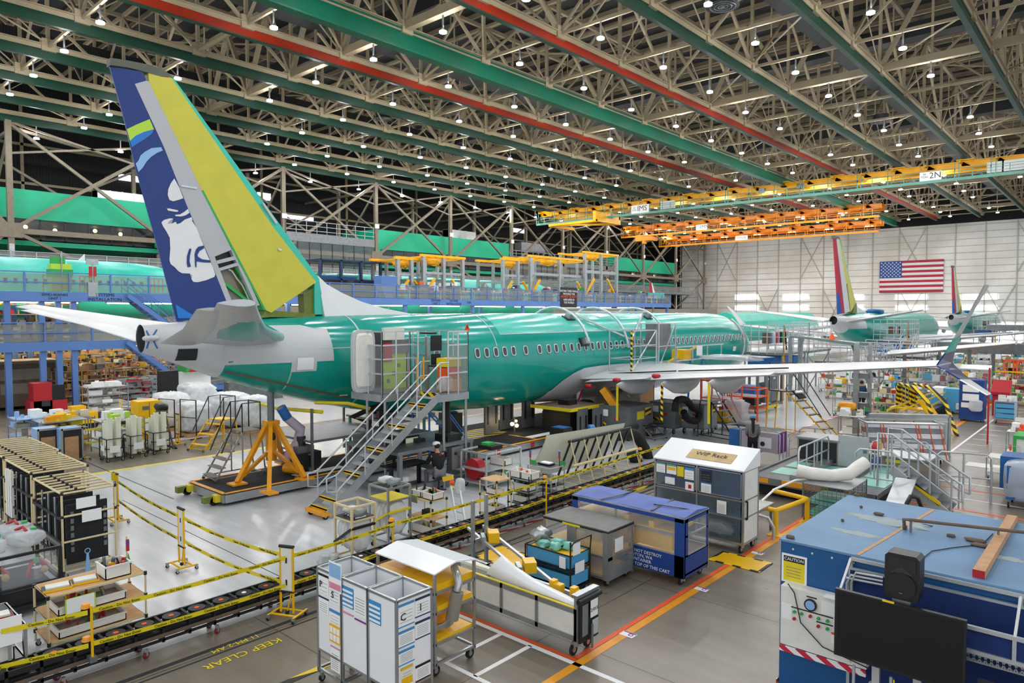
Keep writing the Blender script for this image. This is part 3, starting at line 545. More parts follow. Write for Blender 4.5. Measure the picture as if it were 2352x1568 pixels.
    b=B('air_grey'); KY=[(16.1,1.5,.015),(16.5,2.1,.03),(16.9,2.5,.05),(17.5,2.8,.08),(18.2,3.0,.11),(19.5,3.05,.15),(21,3.05,.18),(23,3.0,.2),(26,3.0,.2),(28,2.7,.16),(30,2.0,.05)]; vs=[]; n=20
    for y,zt,g in KY:
        a1=math.asin(max(-1,(zt-3.455)/2.0))
        for i in range(n+1): a=-math.pi-a1+(math.pi+2*a1)*i/n; low=max(0,-math.sin(a)); vs.append(((1.9+g)*math.cos(a),y,3.455+(2.0+g+.1*low*g*5)*math.sin(a)))
    b.add(vs,[(r*(n+1)+i,r*(n+1)+i+1,(r+1)*(n+1)+i+1,(r+1)*(n+1)+i) for r in range(len(KY)-1) for i in range(n)],True); b.build('wing_body_fairing',t)
    return t
ac=aircraft('main',0,'green primer airliner with blue rudder and yellow fin, closest aircraft to the camera')
# surface details of the near aircraft
b=B('seam')
def ringseam(y,a0,a1,w=.05,g=.008):
    n=24; vs=[]
    for dy_ in (-w/2,w/2):
        wd,tp,bt=fstat(y+dy_); zc=(tp+bt)/2; h=(tp-bt)/2
        vs+=[((wd+g)*math.cos(a),y+dy_,zc+(h+g)*math.sin(a)) for a in [R(a0+(a1-a0)*i/n) for i in range(n+1)]]
    b.add(vs,[(i,i+1,n+2+i,n+1+i) for i in range(n)],True)
ringseam(6.45,-70,85,.07); ringseam(12.6,20,100); ringseam(3.95,-60,-5,.04)
def lineseam(y0,y1,z0,z1,w=.03,mat='seam',g=.01,n=20):
    b.use(mat); vs=[]
    for i in range(n+1):
        y=y0+(y1-y0)*i/n; z=z0+(z1-z0)*i/n; vs+=[fpt(y,z-w/2,g),fpt(y,z+w/2,g)]
    b.add(vs,[(2*i,2*i+1,2*i+3,2*i+2) for i in range(n)],True)
lineseam(13,20.5,4.62,4.62); lineseam(4,6.4,4.35,4.35); lineseam(2.1,6.2,3.75,2.62,.06,'box_brown'); lineseam(22,35,4.7,4.7,.02)
lineseam(8.2,9.5,4.6,4.6)
b.build('skin_seam',ac)
def patchf(name,y0,y1,z0,z1,mat,g=.015,par=ac,nn=6):
    q=B(mat); vs=[fpt(y0+(y1-y0)*i/nn,z0+(z1-z0)*j/nn,g) for i in range(nn+1) for j in range(nn+1)]
    q.add(vs,[(i*(nn+1)+j,i*(nn+1)+j+1,(i+1)*(nn+1)+j+1,(i+1)*(nn+1)+j) for i in range(nn) for j in range(nn)],True); return q.build(name,par)
def yz(px,py,X=-18.9): p=loc(PX(px,py,X)); return p.y,p.z
for nm,(xa,ya,xb,yb),mt,g in (('door_surround_patch',(672,855,724,815),'air_grey',.012),('service_door_cover',(683,850,717,820),'white_gloss',.03),('access_opening',(436,832,476,802),'black',.02),('small_placard',(1681,806,1688,795),'white',.02),('belly_placard',(812,914,828,909),'bin_white',.02)):
    a=yz(xa,ya,-19.35 if xa<800 else -18.8); c=yz(xb,yb,-19.35 if xa<800 else -18.8); patchf(nm,a[0],c[0],a[1],c[1],mt,g)
patchf('access_opening',2.75,3.3,3.5,4.05,'black',.02) if False else None
b=B('blue')
for (x1,y1),(x2,y2) in (((333,759),(342,771)),((361,757),(351,770)),((341,785),(336,800)),((350,780),(361,800)),((342,771),(355,785))):
    p=PX(x1,y1,-20.24);q=PX(x2,y2,-20.24); p=loc(p);q=loc(q); b.bar(fpt(max(p.y,.05),p.z,.02),fpt(max(q.y,.05),q.z,.02),.03,.03)
b.use('air_grey'); p=loc(PX(338,777,-20.24)); b.sph(tuple(fpt(p.y,p.z,.04)),.09,10,6,(1,1.6,.9)); p=loc(PX(353,776,-20.2)); b.sph(tuple(fpt(p.y,p.z,.04)),.09,10,6,(1,1.6,.9)); b.build('tail_light_taped',ac)
# windows
wx=[1006,1097,1118,1139,1159,1179,1207,1239,1260,1277,1295,1313,1329,1345,1360]
wy=[loc(PX(x,805,-18.77)).y for x in wx]; y=wy[-1]
while y<35.9: y+=.508; wy.append(y)
pr=None
def winmesh():
    q=B('alu_light'); o=[];i_=[]
    for k in range(16):
        a=2*math.pi*k/16; cx=math.copysign(abs(math.cos(a))**.6,math.cos(a)); cz=math.copysign(abs(math.sin(a))**.6,math.sin(a)); o.append((cx*.14,cz*.2)); i_.append((cx*.105,cz*.16))
    q.add([(0,a,c) for a,c in o]+[(.03,a,c) for a,c in o]+[(.03,a,c) for a,c in i_]+[(.0,a,c) for a,c in i_],[(k,(k+1)%16,16+(k+1)%16,16+k) for k in range(16)]+[(16+k,16+(k+1)%16,32+(k+1)%16,32+k) for k in range(16)]+[(32+k,32+(k+1)%16,48+(k+1)%16,48+k) for k in range(16)],True)
    g=B('glass_dark').add([(.012,a,c) for a,c in i_],[tuple(range(16))],False); return q,g
for y in wy:
    p=fpt(y,3.93,.0)
    if pr is None: q,g=winmesh(); pr=q.build('cabin_window',ac); w_=pr; pg=g.build('pane',pr)
    else: w_=pr.copy(); C.objects.link(w_); g=pg.copy(); C.objects.link(g); g.parent=w_
    w_.location=p; w_.rotation_euler=(0,-R(12),-math.atan2(fstat(min(y+.3,39))[0]-fstat(y-.3)[0],.6) if y>33 else 0)
text('8336',.34,fpt(32.9,2.72,.02),(R(90),0,R(90)),'seam',ac,'lettering',th=.004)
p_=lambda x: loc(PX(x,830,-18.9)).y
# aft door opening, liner, door leaf
b=B('black'); q=patchf('door_opening',p_(850),p_(905),3.0,4.85,'dark_grey',.02)  # dark patch laid on the skin stands in for the unlit doorway
b=B('air_grey'); p0=loc(PX(812,830,-17.9)); p1=loc(PX(863,830,-17.9))
pts=[]; W2=p1.y-p0.y
for k in range(20):
    a=2*math.pi*k/20; pts.append((W2/2*math.copysign(abs(math.cos(a))**.35,math.cos(a)),.98*math.copysign(abs(math.sin(a))**.35,math.sin(a))))
b.loft([[Vector((d_,p0.y+W2/2+a,3.98+z*1.0)) for a,z in pts] for d_ in (2.55,2.68)],True,False); b.use('bin_white').loft([[Vector((2.69,p0.y+W2/2+a*.8,4.0+z*.88)) for a,z in pts],[Vector((2.74,p0.y+W2/2+a*.72,4.0+z*.82)) for a,z in pts]],True,False).use('alu').bar((1.9,p0.y+W2,3.8),(2.6,p0.y+W2,3.8),.12).build('aft_door',ac)
p0=loc(PX(884,830,-18.1)); p1=loc(PX(940,830,-18.1))
b=B('lime').bx(2.4,p0.y,3.0,2.46,p1.y-.05,4.2).use('red').bx(2.42,p0.y,3.9,2.5,p0.y+.3,4.5).use('cloth_grey').bx(2.4,p0.y+.3,4.15,2.5,p1.y,4.6).use('bin_white').bx(2.35,p0.y,4.6,2.5,p1.y-.2,5.0)
b.use('black'); 
for k in range(5): b.use('olive').bx(2.46,p0.y+.1+k*.22,3.2+.25*(k%3),2.47,p0.y+.22+k*.22,3.32+.25*(k%3))
b.use('air_grey').bx(2.3,p1.y-.1,3.0,2.46,p1.y,4.6).build('galley_door_insulation',ac)
# crown access arches
t=thing('crown_access_frame','grey tubular hoops strapped over the fuselage crown above the wing','frame',(AX0,AY0,0))
b=B('alu_light')
def arch(y,a0,a1,g=.28,lean=0): b.path([((1.88+g)*math.cos(R(a0+(a1-a0)*i/16)),y+lean*i/16,3.455+(2.0+g)*math.sin(R(a0+(a1-a0)*i/16))) for i in range(17)],.06,8)
arch(18.4,18,150); arch(21.6,8,150); arch(25.4,14,150); 
for a in (40,65,100): b.bar(((2.16)*math.cos(R(a)),18.4,3.455+2.28*math.sin(R(a))),((2.16)*math.cos(R(a)),25.4,3.455+2.28*math.sin(R(a))),.07) if a!=40 else None
b.bar((2.16*math.cos(R(65)),18.4,3.455+2.28*math.sin(R(65))),(2.16*math.cos(R(18)),22,3.455+2.28*math.sin(R(18))),.08); b.bar((2.16*math.cos(R(18)),22,3.455+2.28*math.sin(R(18))),(2.16*math.cos(R(70)),25.4,3.455+2.28*math.sin(R(70))),.08); b.build('hoop',t)
for (y,a) in ((18.4,62),(25.4,62),(18.4,20),(25.4,24)):
    c=Vector((2.0*math.cos(R(a)),y,3.455+2.12*math.sin(R(a)))); B('alu').box(c,(.3,.35,.28),0,0,-R(a)).use('black').box(c-Vector((math.cos(R(a))*.1,0,math.sin(R(a))*.1)),(.06,.6,.4),0,0,-R(a)).build('clamp_pad',t)
# forward door surround
b=B('air_grey'); b.path([fpt(35.85+.1*math.sin(i/16*3.14),2.6+2.45*i/16,.02) for i in range(17)],.07,8).build('forward_door_surround',ac)
# tie-down protectors on the wing
b=B('red')
for px,py in ((1352,886),(1417,872),(1507,863)):
    p=loc(PY(px,py,25.2)); b.blob(tuple(p),(.35,.25,.18),px)
b.build('flap_edge_guard',ac)
for (px,py,l) in ((1413,888,'shortest yellow streamer hanging from the inner flap fairing'),(1508,885,'black and yellow striped streamer hanging from the middle flap fairing'),(1629,880,'long yellow lettered streamer hanging from the outer flap fairing')):
    xc,yc={1413:(4.3,17.3),1508:(6.6,17.0),1629:(8.9,16.4)}[px]; p=Vector((AX0+xc,AY0+yc+.04,2.42+(xc-1.5)/14.7*1.5-.3)); o=B('hazard' if px==1508 else 'tape_yellow').bx(-.05,-.01,-1.5,.05,.01,.05).build('warning_streamer',loc=p); tag(o,l,'streamer')
for kd,dy,l in (('far',59.3,'green airliner with red white and blue rudder standing behind the winglet'),('far',113.2,'farthest airliner with red rudder, in front of the far wall below the flag')):
    aircraft(kd,dy,l)
# ---------------- offices along the back wall ----------------
def office(label,x0,x1,yt,yw0,yw1,yb,lit,X=-81,xr=None):
    # y* are photo heights measured at x0
    a=PX(x0,yt,X); c=PX(x1,yt,X); Y0,Y1=a.y,c.y; zt=a.z; zw1=PX(x0,yw0,X).z; zw0=PX(x0,yw1,X).z; zb=PX(x0,yb,X).z
    t=thing('office_block',label,'building',(X,Y0,zb)); L=Y1-Y0; h=zt-zb; w0=zw0-zb; w1=zw1-zb
    B('fascia').bx(-8,0,w1,0,L,h).bx(-8,0,0,0,L,w0).bx(-.6,0,w0,0,.9,w1).bx(-.6,L-.9,w0,0,L,w1).build('green_fascia',t)
    B('office_glow').bx(-7.5,.9,w0,-7,L-.9,w1).use('box_brown').bx(-8,0,w0-.1,0,L,w0).build('interior',t)  # back wall glows faintly in place of room lighting
    b=B('black'); k=max(3,int(L/2.3))
    for i in range(k+1): y=.9+(L-1.8)*i/k; b.bx(-.2,y-.07,w0,-.05,y+.07,w1)
    b.bx(-.2,.9,w0,-.05,L-.9,w0+.1).bx(-.2,.9,w1-.1,-.05,L-.9,w1).build('window_frame',t)
    B('glass_dark' if not lit else 'tinted').bx(-.14,.9,w0,-.1,L-.9,w1).build('window_pane',t)
    if lit:
        b=B('warm_light')
        for i in range(int(L/3)): b.sph((-3-(i%3)*1.4,2+i*3,w1-.35),.22,8,5)
        b.build('lamp',t); b=B('box_brown')
        for i in range(int(L/2)): b.bx(-6,1.2+i*2,w0,-4.6,2.3+i*2,w0+1.2+.5*(i%3))
        b.build('furniture',t)
    return t
office('long green fascia office with lit windows left of the tail fin',-60,372,422,492,542,556,True)
office('green fascia office with dark windows behind the crew lift',862,1169,526,571,605,614,False)
office('short green fascia office with lit windows near the white wall',1416,1553,590,620,643,650,True)
def greyoff(label,x0,x1,yt,yb,X=-80):
    a=PX(x0,yt,X);c=PX(x1,yt,X); zb=PX(x0,yb,X).z; L=c.y-a.y; h=a.z-zb; t=thing('glazed_office',label,'building',(X,a.y,zb))
    B('steel').bx(-8,0,h*.72,0,L,h*.86).bx(-8,0,-.4,0,L,0).bx(-8,0,0,-7.6,L,h).build('slab',t); B('office_glow').bx(-7.4,.2,0,-7.2,L-.2,h*.7).use('warm_wood').bx(-5,1,0,-4.7,L*.6,h*.5).build('interior',t)  # rear panel has a weak glow standing in for lit rooms
    b=B('black')
    for i in range(int(L/1.6)+1): y=L*i/int(L/1.6); b.bx(-.1,y-.05,0,0,y+.05,h*.72)
    b.bx(-.1,0,h*.35,0,L,h*.37).build('window_frame',t); B('glass').bx(-.06,0,0,-.04,L,h*.72).build('window_pane',t)
    b=B('alu')
    for z in (.92,1.0,1.08): b.bx(-.1,0,h*z-.06,0,L,h*z)
    for i in range(int(L/1.5)+1): b.bx(-.08,i*1.5,h*.86,0,i*1.5+.06,h*1.08)
    b.build('railing',t); return t
greyoff('tall glazed office with grey roof rail just right of the tail fin',655,860,512,650,-79.5)
greyoff('glazed office with warm interior behind the yellow gantries',1172,1412,580,662,-79.5)
# ducts and roof gear on top of offices
for (x,y,w,h,l) in ((218,465,110,26,'silver duct lying on the office roof left of the fin'),(1025,546,60,12,'silver duct on the roof of the office with dark windows'),(1190,573,55,20,'grey air handling box on the roof of the glazed office')):
    a=PX(x,y,-83); c=PX(x+w,y,-83); o=B('silver_duct' if 'silver' in l else 'steel'); o.bx(-.8,0,0,.8,c.y-a.y,h/1600*a.y*0+1.5)
    if 'silver' in l:
        for i in range(int((c.y-a.y)/1.2)): o.bx(-.85,i*1.2,-.05,.85,i*1.2+.1,1.55)
    tag(o.build('roof_duct' if 'duct' in l else 'air_handler',loc=(-83,a.y,a.z-.2)),l,'duct')
# concourse balcony in front of the offices
zc=PX(0,603,-77).z
b=B('steel').bx(-81,5,zc-.5,-77,150,zc); b.use('alu')
for z in (.35,.7,1.1): b.bx(-77.05,5,zc+z,-77,150,zc+z+.05)
for i in range(75): b.bx(-77.06,5+2*i,zc,-77,5.08+2*i,zc+1.15)
b.use('mesh_panel').bx(-77.1,5,zc,-77.08,150,zc+1.1)
tag(b.build('concourse'),'long grey concourse balcony with railing running below the green offices','balcony')
# ---------------- blue mezzanine ----------------
XM=-44.4; ZU=6.6; ZL=3.86
t=thing('mezzanine','two storey blue steel mezzanine with walkways in front of the stored fuselages','mezzanine',(XM,0,0))
Y0,Y1=2.,PX(1540,700,XM).y; YL1=PX(312,790,XM).y
b=B('deck_blue').bx(-5,Y0,ZU-.42,0,Y1,ZU-.08).bx(-.15,Y0,ZU-.5,0.08,Y1,ZU+.02); b.use('steel').bx(-5,Y0,ZU-.08,0,Y1,ZU); b.build('upper_deck',t)
b=B('deck_blue').bx(-14,Y0,ZL-.4,0,YL1,ZL-.05).bx(-.1,Y0,ZL-.48,.08,YL1,ZL+.02); b.use('steel').bx(-14,Y0,ZL-.05,0,YL1,ZL); b.build('lower_deck',t)
py=[2.2,4.5,7.8]+[PX(x,800,XM).y for x in (20,100,138,173)]+[PX(x,720,XM).y for x in (505,640,760,934,1089,1204,1340,1465,1535)]
def railing(name,Y0,Y1,z,mesh=True,mat='deck_blue',x=0,sp=2.1):
    b=B(mat)
    for zz in (.5,1.05): b.bx(x-.03,Y0,z+zz,x+.03,Y1,z+zz+.06)
    k=int((Y1-Y0)/sp)
    for i in range(k+1): y=Y0+(Y1-Y0)*i/k; b.bx(x-.04,y-.04,z-.3,x+.05,y+.04,z+1.1)
    if mesh: b.use('mesh_panel').bx(x-.045,Y0,z+.05,x-.035,Y1,z+1.0)
    b.build(name,t)
railing('upper_railing',Y0,Y1,ZU); railing('lower_railing',Y0,YL1,ZL)
for i,y in enumerate(py):
    for xo in (-.2,-6):
        b=B('deck_blue').bx(xo-.14,y-.14,0,xo+.14,y+.14,ZU-.4)
        if i<5: b.bx(xo-.3,y-.3,ZL-.45,xo+.1,y+.3,ZL+.0)
        b.build('post',t)
def stair(name,par,pa,pb,w,n,mat,mat2,rail=1.0,dirx=(-1,0,0),sw=.06,sh=.25,nosing=None):
    pa=Vector(pa); pb=Vector(pb); d=Vector(dirx)*w; s=B(mat)
    s.bar(pa,pb,sw,sh); s.bar(pa+d,pb+d,sw,sh); s.build('stringer',par); s=B(mat2); run=(pb-pa)
    h=Vector((run.x,run.y,0)); h=h.normalized() if h.length else Vector((0,1,0)); dep=abs(Vector((run.x,run.y,0)).length)/n*.95
    for i in range(n):
        c=pa+run*((i+.5)/n)+d/2; q=[c-d/2-h*dep/2,c+d/2-h*dep/2,c+d/2+h*dep/2,c-d/2+h*dep/2]; s.use(mat2).prism(q,(0,0,.04))
        if nosing and i in nosing: q=[c-d/2-h*dep/2,c+d/2-h*dep/2,c+d/2-h*dep*.3,c-d/2-h*dep*.3]; s.use('yellow').prism([v-Vector((0,0,.04)) for v in q],(0,0,.09))
    s.build('tread',par)
    if rail:
        s=B(mat)
        for o in (Vector((0,0,0)),d):
            for k in (.5,1): s.tube(pa+o+Vector((0,0,rail*k)),pb+o+Vector((0,0,rail*k)),.025,6)
            for i in range(5): c=pa+run*(i/4)+o; s.tube(c,c+Vector((0,0,rail)),.025,6)
        s.build('handrail',par)
a=PX(290,690,XM); a=Vector((.3,a.y,ZU-.1)); c=PX(425,745,XM); stair('s',t,a,(.3,c.y,ZL),1.0,14,'deck_blue','steel')
a=PX(288,800,XM); c=PX(432,888,XM); stair('s',t,(.3,a.y,ZL-.1),(.3,c.y,c.z),1.0,14,'deck_blue','steel')
zl=c.z; d=PX(520,888,XM); b=B('deck_blue').bx(-1,c.y,zl-.3,.4,d.y,zl).bx(-.1,d.y-.4,0,.3,d.y,zl+1).build('stair_landing',t); railing('landing_railing',c.y,d.y,zl,x=.35)
e=PX(650,925,XM); stair('s',t,(.3,d.y,zl),(.3,d.y+3.2,.1),1.0,9,'deck_blue','steel')
for s_,px,w_ in (('SFME140A0403\nUNIT 1',125,.2),('SYSTEMS\nINSTALLATION',240,.26),('SYSTEMS\nUNIT 2',1000,.26),('SYSTEMS\nINSTALLATION',1041,.26),('FOD',1076,.25)):
    p=PX(px,678,XM); text(s_,w_,(.1,p.y,ZU-.24),SD,'black',t,'lettering')
# strips of light under the decks
lampst=thing('fluorescent_lamp','long fluorescent lamp glowing under the blue mezzanine','lamp',(0,0,0),0,'fluorescent lamps under the mezzanine')
B('alu').bx(-.12,-2.4,.06,.12,2.4,.16).build('housing',lampst); B('cool_strip').bx(-.09,-2.3,0,.09,2.3,.06).build('tube',lampst); fi=True
for x in (-46.5,-50.5,-55,-60):
    for i in range(16):
        y=5+i*6.2
        if y>Y1-3: continue
        o=lampst if fi else dup(lampst); fi=False; o.location=(x,y,6.02 if x>-49.3 else 6.3)
for i in range(4): dup(lampst,(-48.5,5+i*4.6,ZL-.56))
b=B('tan_dark').bx(-66,Y0,6.46,-49.4,Y1,6.7); 
for i in range(24): b.bx(-66,Y0+i*4.2,6.35,-49.4,Y0+i*4.2+.12,6.46)
b.build('fuselage_deck',t)
# second line of fuselages up on the deck
def body(Y0,label,half=False):
    t2=thing('fuselage',label,'aircraft',(-53.2,Y0,3.05)); ys=[2.05,4.2,7,10.5,13]+[17+4*i for i in range(5)]+[34.6,36,37.2,38.2,38.9,39.35,39.6]
    B('primer_teal').loft([fring(y,28) for y in ys],True,True).build('fuselage_skin',t2)
    b=B('glass_dark')
    for i in range(44): b.box(fpt(12+.52*i,3.9,.0),(.03,.2,.3))
    b.build('cabin_windows',t2); b=B('seam')
    for y in (6.5,12.6,21.8,30): 
        vs=[fpt(y+q,1.9+3.5*j/14,.01) for q in (0,.08) for j in range(15)]; b.add(vs,[(j,j+1,16+j,15+j) for j in range(14)],True)
    b.build('skin_seam',t2); B('white').bx(1.0,17,4.4,2.1,20,4.9).build('protective_cover',t2)
    b=B('steel')
    for y in (9,20,31): b.bx(-1.2,y-.2,.0+3.65-.0-.0-3.65+.6-.6,1.2,y+.2,1.7) if False else b.bx(-1.0,y-.2,3.66-.01-3.65+.05,1.0,y+.2,1.62)
    b.build('cradle',t2); return t2
fA=body(27.8,'teal primer fuselage on the mezzanine deck, right of the tail fin'); fB=body(-15.5,'teal primer fuselage on the mezzanine deck at the left edge of the photo')
for f_ in (fA,fB): f_.location.z=3.55
b=B('white'); b.prism([(-53.3,PX(160,590,-53).y,PX(165,598,-53).z-.6),(-53.3,PX(197,590,-53).y,PX(197,598,-53).z-.6),(-53.3,PX(197,590,-53).y,PX(197,583,-53).z)],(.12,0,0)); tag(b.build('dorsal_fin_blank'),'white pointed fin fairing standing on the stored fuselage at the left','aircraft part')
# items on the upper walkway
def vest_person(): pass
b=thing('crew_lift','dark blue mesh lift enclosure standing behind the dorsal fin','lift',(-50,PX(735,640,-50).y,ZU))
yw=PX(874,640,-50).y-PX(735,640,-50).y; q=B('dark_blue')
for y in (0,yw*.33,yw*.66,yw):
    for x in (0,-3): q.bx(x-.1,y-.1,-.0,x+.1,y+.1,3.3)
for z in (0,1.6,3.2): q.bx(-3,0,z,.1,yw,z+.12)
q.build('frame',b); B('navy').bx(-2.9,.1,.1,-.1,yw*.6,1.9).build('cabin',b); B('glass_dark').bx(0,0.1,.1,.02,yw,1.6).build('mesh_side',b)
b=thing('hopper','blue steel hopper box on the walkway beside the lift','hopper',(-46,PX(876,650,-46).y,ZU)); w_=PX(912,650,-46).y-PX(876,650,-46).y
B('deck_blue').bx(-1,0,1.0,0,w_,1.9).prism([(0,0,1.0),(0,w_,1.0),(0,w_*.7,.0),(0,w_*.3,.0)],(-1,0,0)).build('bin',b)
def fod(px,l):
    y=PX(px,680,XM).y; t=thing('fod_bin',l,'bin',(XM-.35,y,ZU),0); B('navy').cyl((0,0,0),.26,.95,14).build('drum',t); text('FOD',.3,(.27,0,.6),SD,'paper',t)
fod(996,'blue drum lettered FOD on the walkway, nearer the tail fin'); fod(1236,'blue drum lettered FOD on the walkway, middle one'); fod(1481,'blue drum lettered FOD near the end of the walkway')
y0=PX(1285,690,XM).y; y1=PX(1323,690,XM).y; t=thing('banner','black banner with white and orange capitals hung on the walkway rail','banner',(XM+.1,y0,ZU-.6)); B('black').bx(0,0,0,.03,y1-y0,2.1).build('cloth',t)
text('WITHIN THESE WALLS\nWE BUILD THE\n\nAIRPLANES IN\nTHE WORLD',.3,(.05,(y1-y0)/2,1.1),SD,'paper',t); text('HIGHEST QUALITY',.33,(.05,(y1-y0)/2,1.12),SD,'orange',t)
def gantry(x0,x1,yt,X,label,mats=('alu','crane_yellow')):
    a=PX(x0,yt,X);c=PX(x1,yt,X); L=c.y-a.y; H=a.z-ZU; t=thing('light_gantry',label,'gantry',(X,a.y,ZU))
    b=B(mats[0])
    for y in (0,L/2,L):
        b.bx(-.15,y-.15,0,.15,y+.15,H); b.bx(-3.6,y-.1,0,-3.3,y+.1,H)
        b.bx(-3.5,y-.08,H*.45,0,y+.08,H*.5)
    b.bx(-.08,0,H*.6,.08,L,H*.66); b.build('post',t); b=B(mats[1])
    b.bx(-.15,-.3,H,.15,L+.3,H+.22).bx(-3.6,-.3,H,-3.3,L+.3,H+.22)
    for i in range(7): b.bx(-3.5,L*i/6-.08,H-.05,.1,L*i/6+.08,H+.06)
    b.bar((0,.2,H*.15),(0,.2+H*.3,H*.5),.18); b.bar((0,L-.2,H*.15),(0,L-.2-H*.3,H*.5),.18)
    b.build('rail',t); b=B('crane_yellow'); b.blob((-1,L*.4,H-.35),(1,1.6,.5),x0); b.path([(-1+.5*math.sin(i),L*.3+i*L*.08,H-.5-.2*(i%2)) for i in range(6)],.06,5); b.build('hoist',t)
for a in ((913,975,595,-47,'small yellow topped gantry left of its taller neighbour'),(972,1062,589,-46.5,'taller yellow topped gantry behind the fuselage rail'),(1155,1222,597,-47,'yellow topped gantry between the two grey-posted ones'),(1218,1345,590,-46.5,'wide yellow topped gantry with grey platform'),(1343,1416,581,-46.2,'tallest yellow topped gantry at the end of the walkway')): gantry(*a)
# small goods along the upper walkway and shelves under it
cols=['sky_blue','steel','tan_part','bin_white','red','orange','green','box_brown','dark_metal','yellow','alu','paper']
q_=random.Random(3)
def clutter(b,x0,y0,x1,y1,z,n,hmax=.5,smin=.1,smax=.5,pal=cols,r=q_):
    for i in range(n):
        w=r.uniform(smin,smax); d=r.uniform(smin,smax); h=r.uniform(.08,hmax); x=r.uniform(x0+w/2,max(x0+w/2+.01,x1-w/2)); y=r.uniform(y0+d/2,max(y0+d/2+.01,y1-d/2)); b.use(r.choice(pal))
        if r.random()<.2: b.cyl((x,y,z),w*.25,h,8)
        else: b.box((x,y,z+h/2),(w,d,h),r.uniform(-.3,.3) if r.random()<.4 else 0)
for i in range(26):
    y=PX(900+i*24,680,XM-2).y; k=i%3; nm,lb=(('tool_cabinet','cabinet'),('parts_trolley','trolley'),('work_table','table'))[k]
    t=thing(nm,('grey tool cabinet','white topped parts trolley','steel work table with tools')[k]+' on the blue walkway beside the second fuselage line',lb,(XM-2.2,y,ZU),0,('grey tool cabinets','parts trolleys','work tables')[k]+' on the walkway')
    b=B(('steel','paper','alu')[k]);
    if k==0: b.bx(-.4,-.5,0,.4,.5,1.3); b.use('black').bx(.4,-.4,.2,.41,.4,.25).bx(.4,-.4,.7,.41,.4,.75)
    else:
        b.bx(-.4,-.7,.8,.4,.7,.86).bx(-.4,-.7,.3,.4,.7,.34)
        for sx in (-.37,.37):
            for sy in (-.67,.67): b.bx(sx-.03,sy-.03,0,sx+.03,sy+.03,.86)
    b.build('body',t); g=B('steel'); clutter(g,-.35,-.6,.35,.6,1.3 if k==0 else .86,6,.4); g.build('tools',t)
rk=[]
for v in range(4):
    t=thing('storage_rack','tan storage rack full of small parts under the blue mezzanine','rack',(0,0,0),0,'storage racks under the mezzanine'); b=B('warm_wood' if v%2 else 'khaki')
    for y in (0,1.3,2.6):
        for x in (0,.9): b.bx(x-.03,y-.03,0,x+.03,y+.03,2.1)
    for z in (.15,.6,1.05,1.5,2.05): b.bx(0,0,z,.9,2.6,z+.04)
    b.build('frame',t); g=B('steel'); rr=random.Random(v)
    for z in (.19,.64,1.09,1.54,2.1): clutter(g,0,0,.9,2.6,z,13,.36,.08,.4,['khaki','warm_wood','bin_white','box_brown','tan','dark_metal','tan_part','steel','red' if z>1.4 else 'cardboard','yellow' if z>1 else 'wood'],rr)
    g.build('small_parts',t); rk.append(t)
used=set()
for r_,x in enumerate((-46.8,-49.5,-52.2,-55,-58,-61.5,-65,-69)):
    for i in range(30 if r_<2 else 22):
        y=3+i*3.05
        if q_.random()<.12 or y>92: continue
        v=(i*3+r_)%4; o=rk[v] if v not in used else dup(rk[v]); used.add(v); o.location=(x+q_.uniform(-.3,.3),y,0)
        if q_.random()<.3 and v in used: o.rotation_euler.z=0
for v in range(4):
    if v not in used: rk[v].location=(-70,60+3*v,0)
for i in range(18):      # upper storey racks under fuselage deck, on the lower deck
    y=3+i*.9*2
    if y<YL1-3: dup(rk[i%4],(XM-3.4-(i%2)*3.2,y,ZL))
for (x,y,w_) in ((-70.5,20,3),(-70.5,60,3)): pass
B('khaki').bx(-72,-4,0,-71.6,150,6.2).build('wall_left',kind='structure')
# ---------------- foreground carts ----------------
def posts(b,x0,y0,x1,y1,z0,z1,w=.04):
    for x in (x0,x1):
        for y in (y0,y1): b.bx(x-w/2,y-w/2,z0,x+w/2,y+w/2,z1)
def frame(b,x0,y0,x1,y1,z,w=.04):
    for y in (y0,y1): b.bx(x0,y-w/2,z-w/2,x1,y+w/2,z+w/2)
    for x in (x0,x1): b.bx(x-w/2,y0,z-w/2,x+w/2,y1,z+w/2)
def wheels(t,x0,y0,x1,y1,r=.07,ang=0,mat='rubber',label=None):
    for x in (x0,x1):
        for y in (y0,y1): b=B(); castor(b,x,y,r,0,ang,mat); b.mats=b.mats; b.build('castor',t)
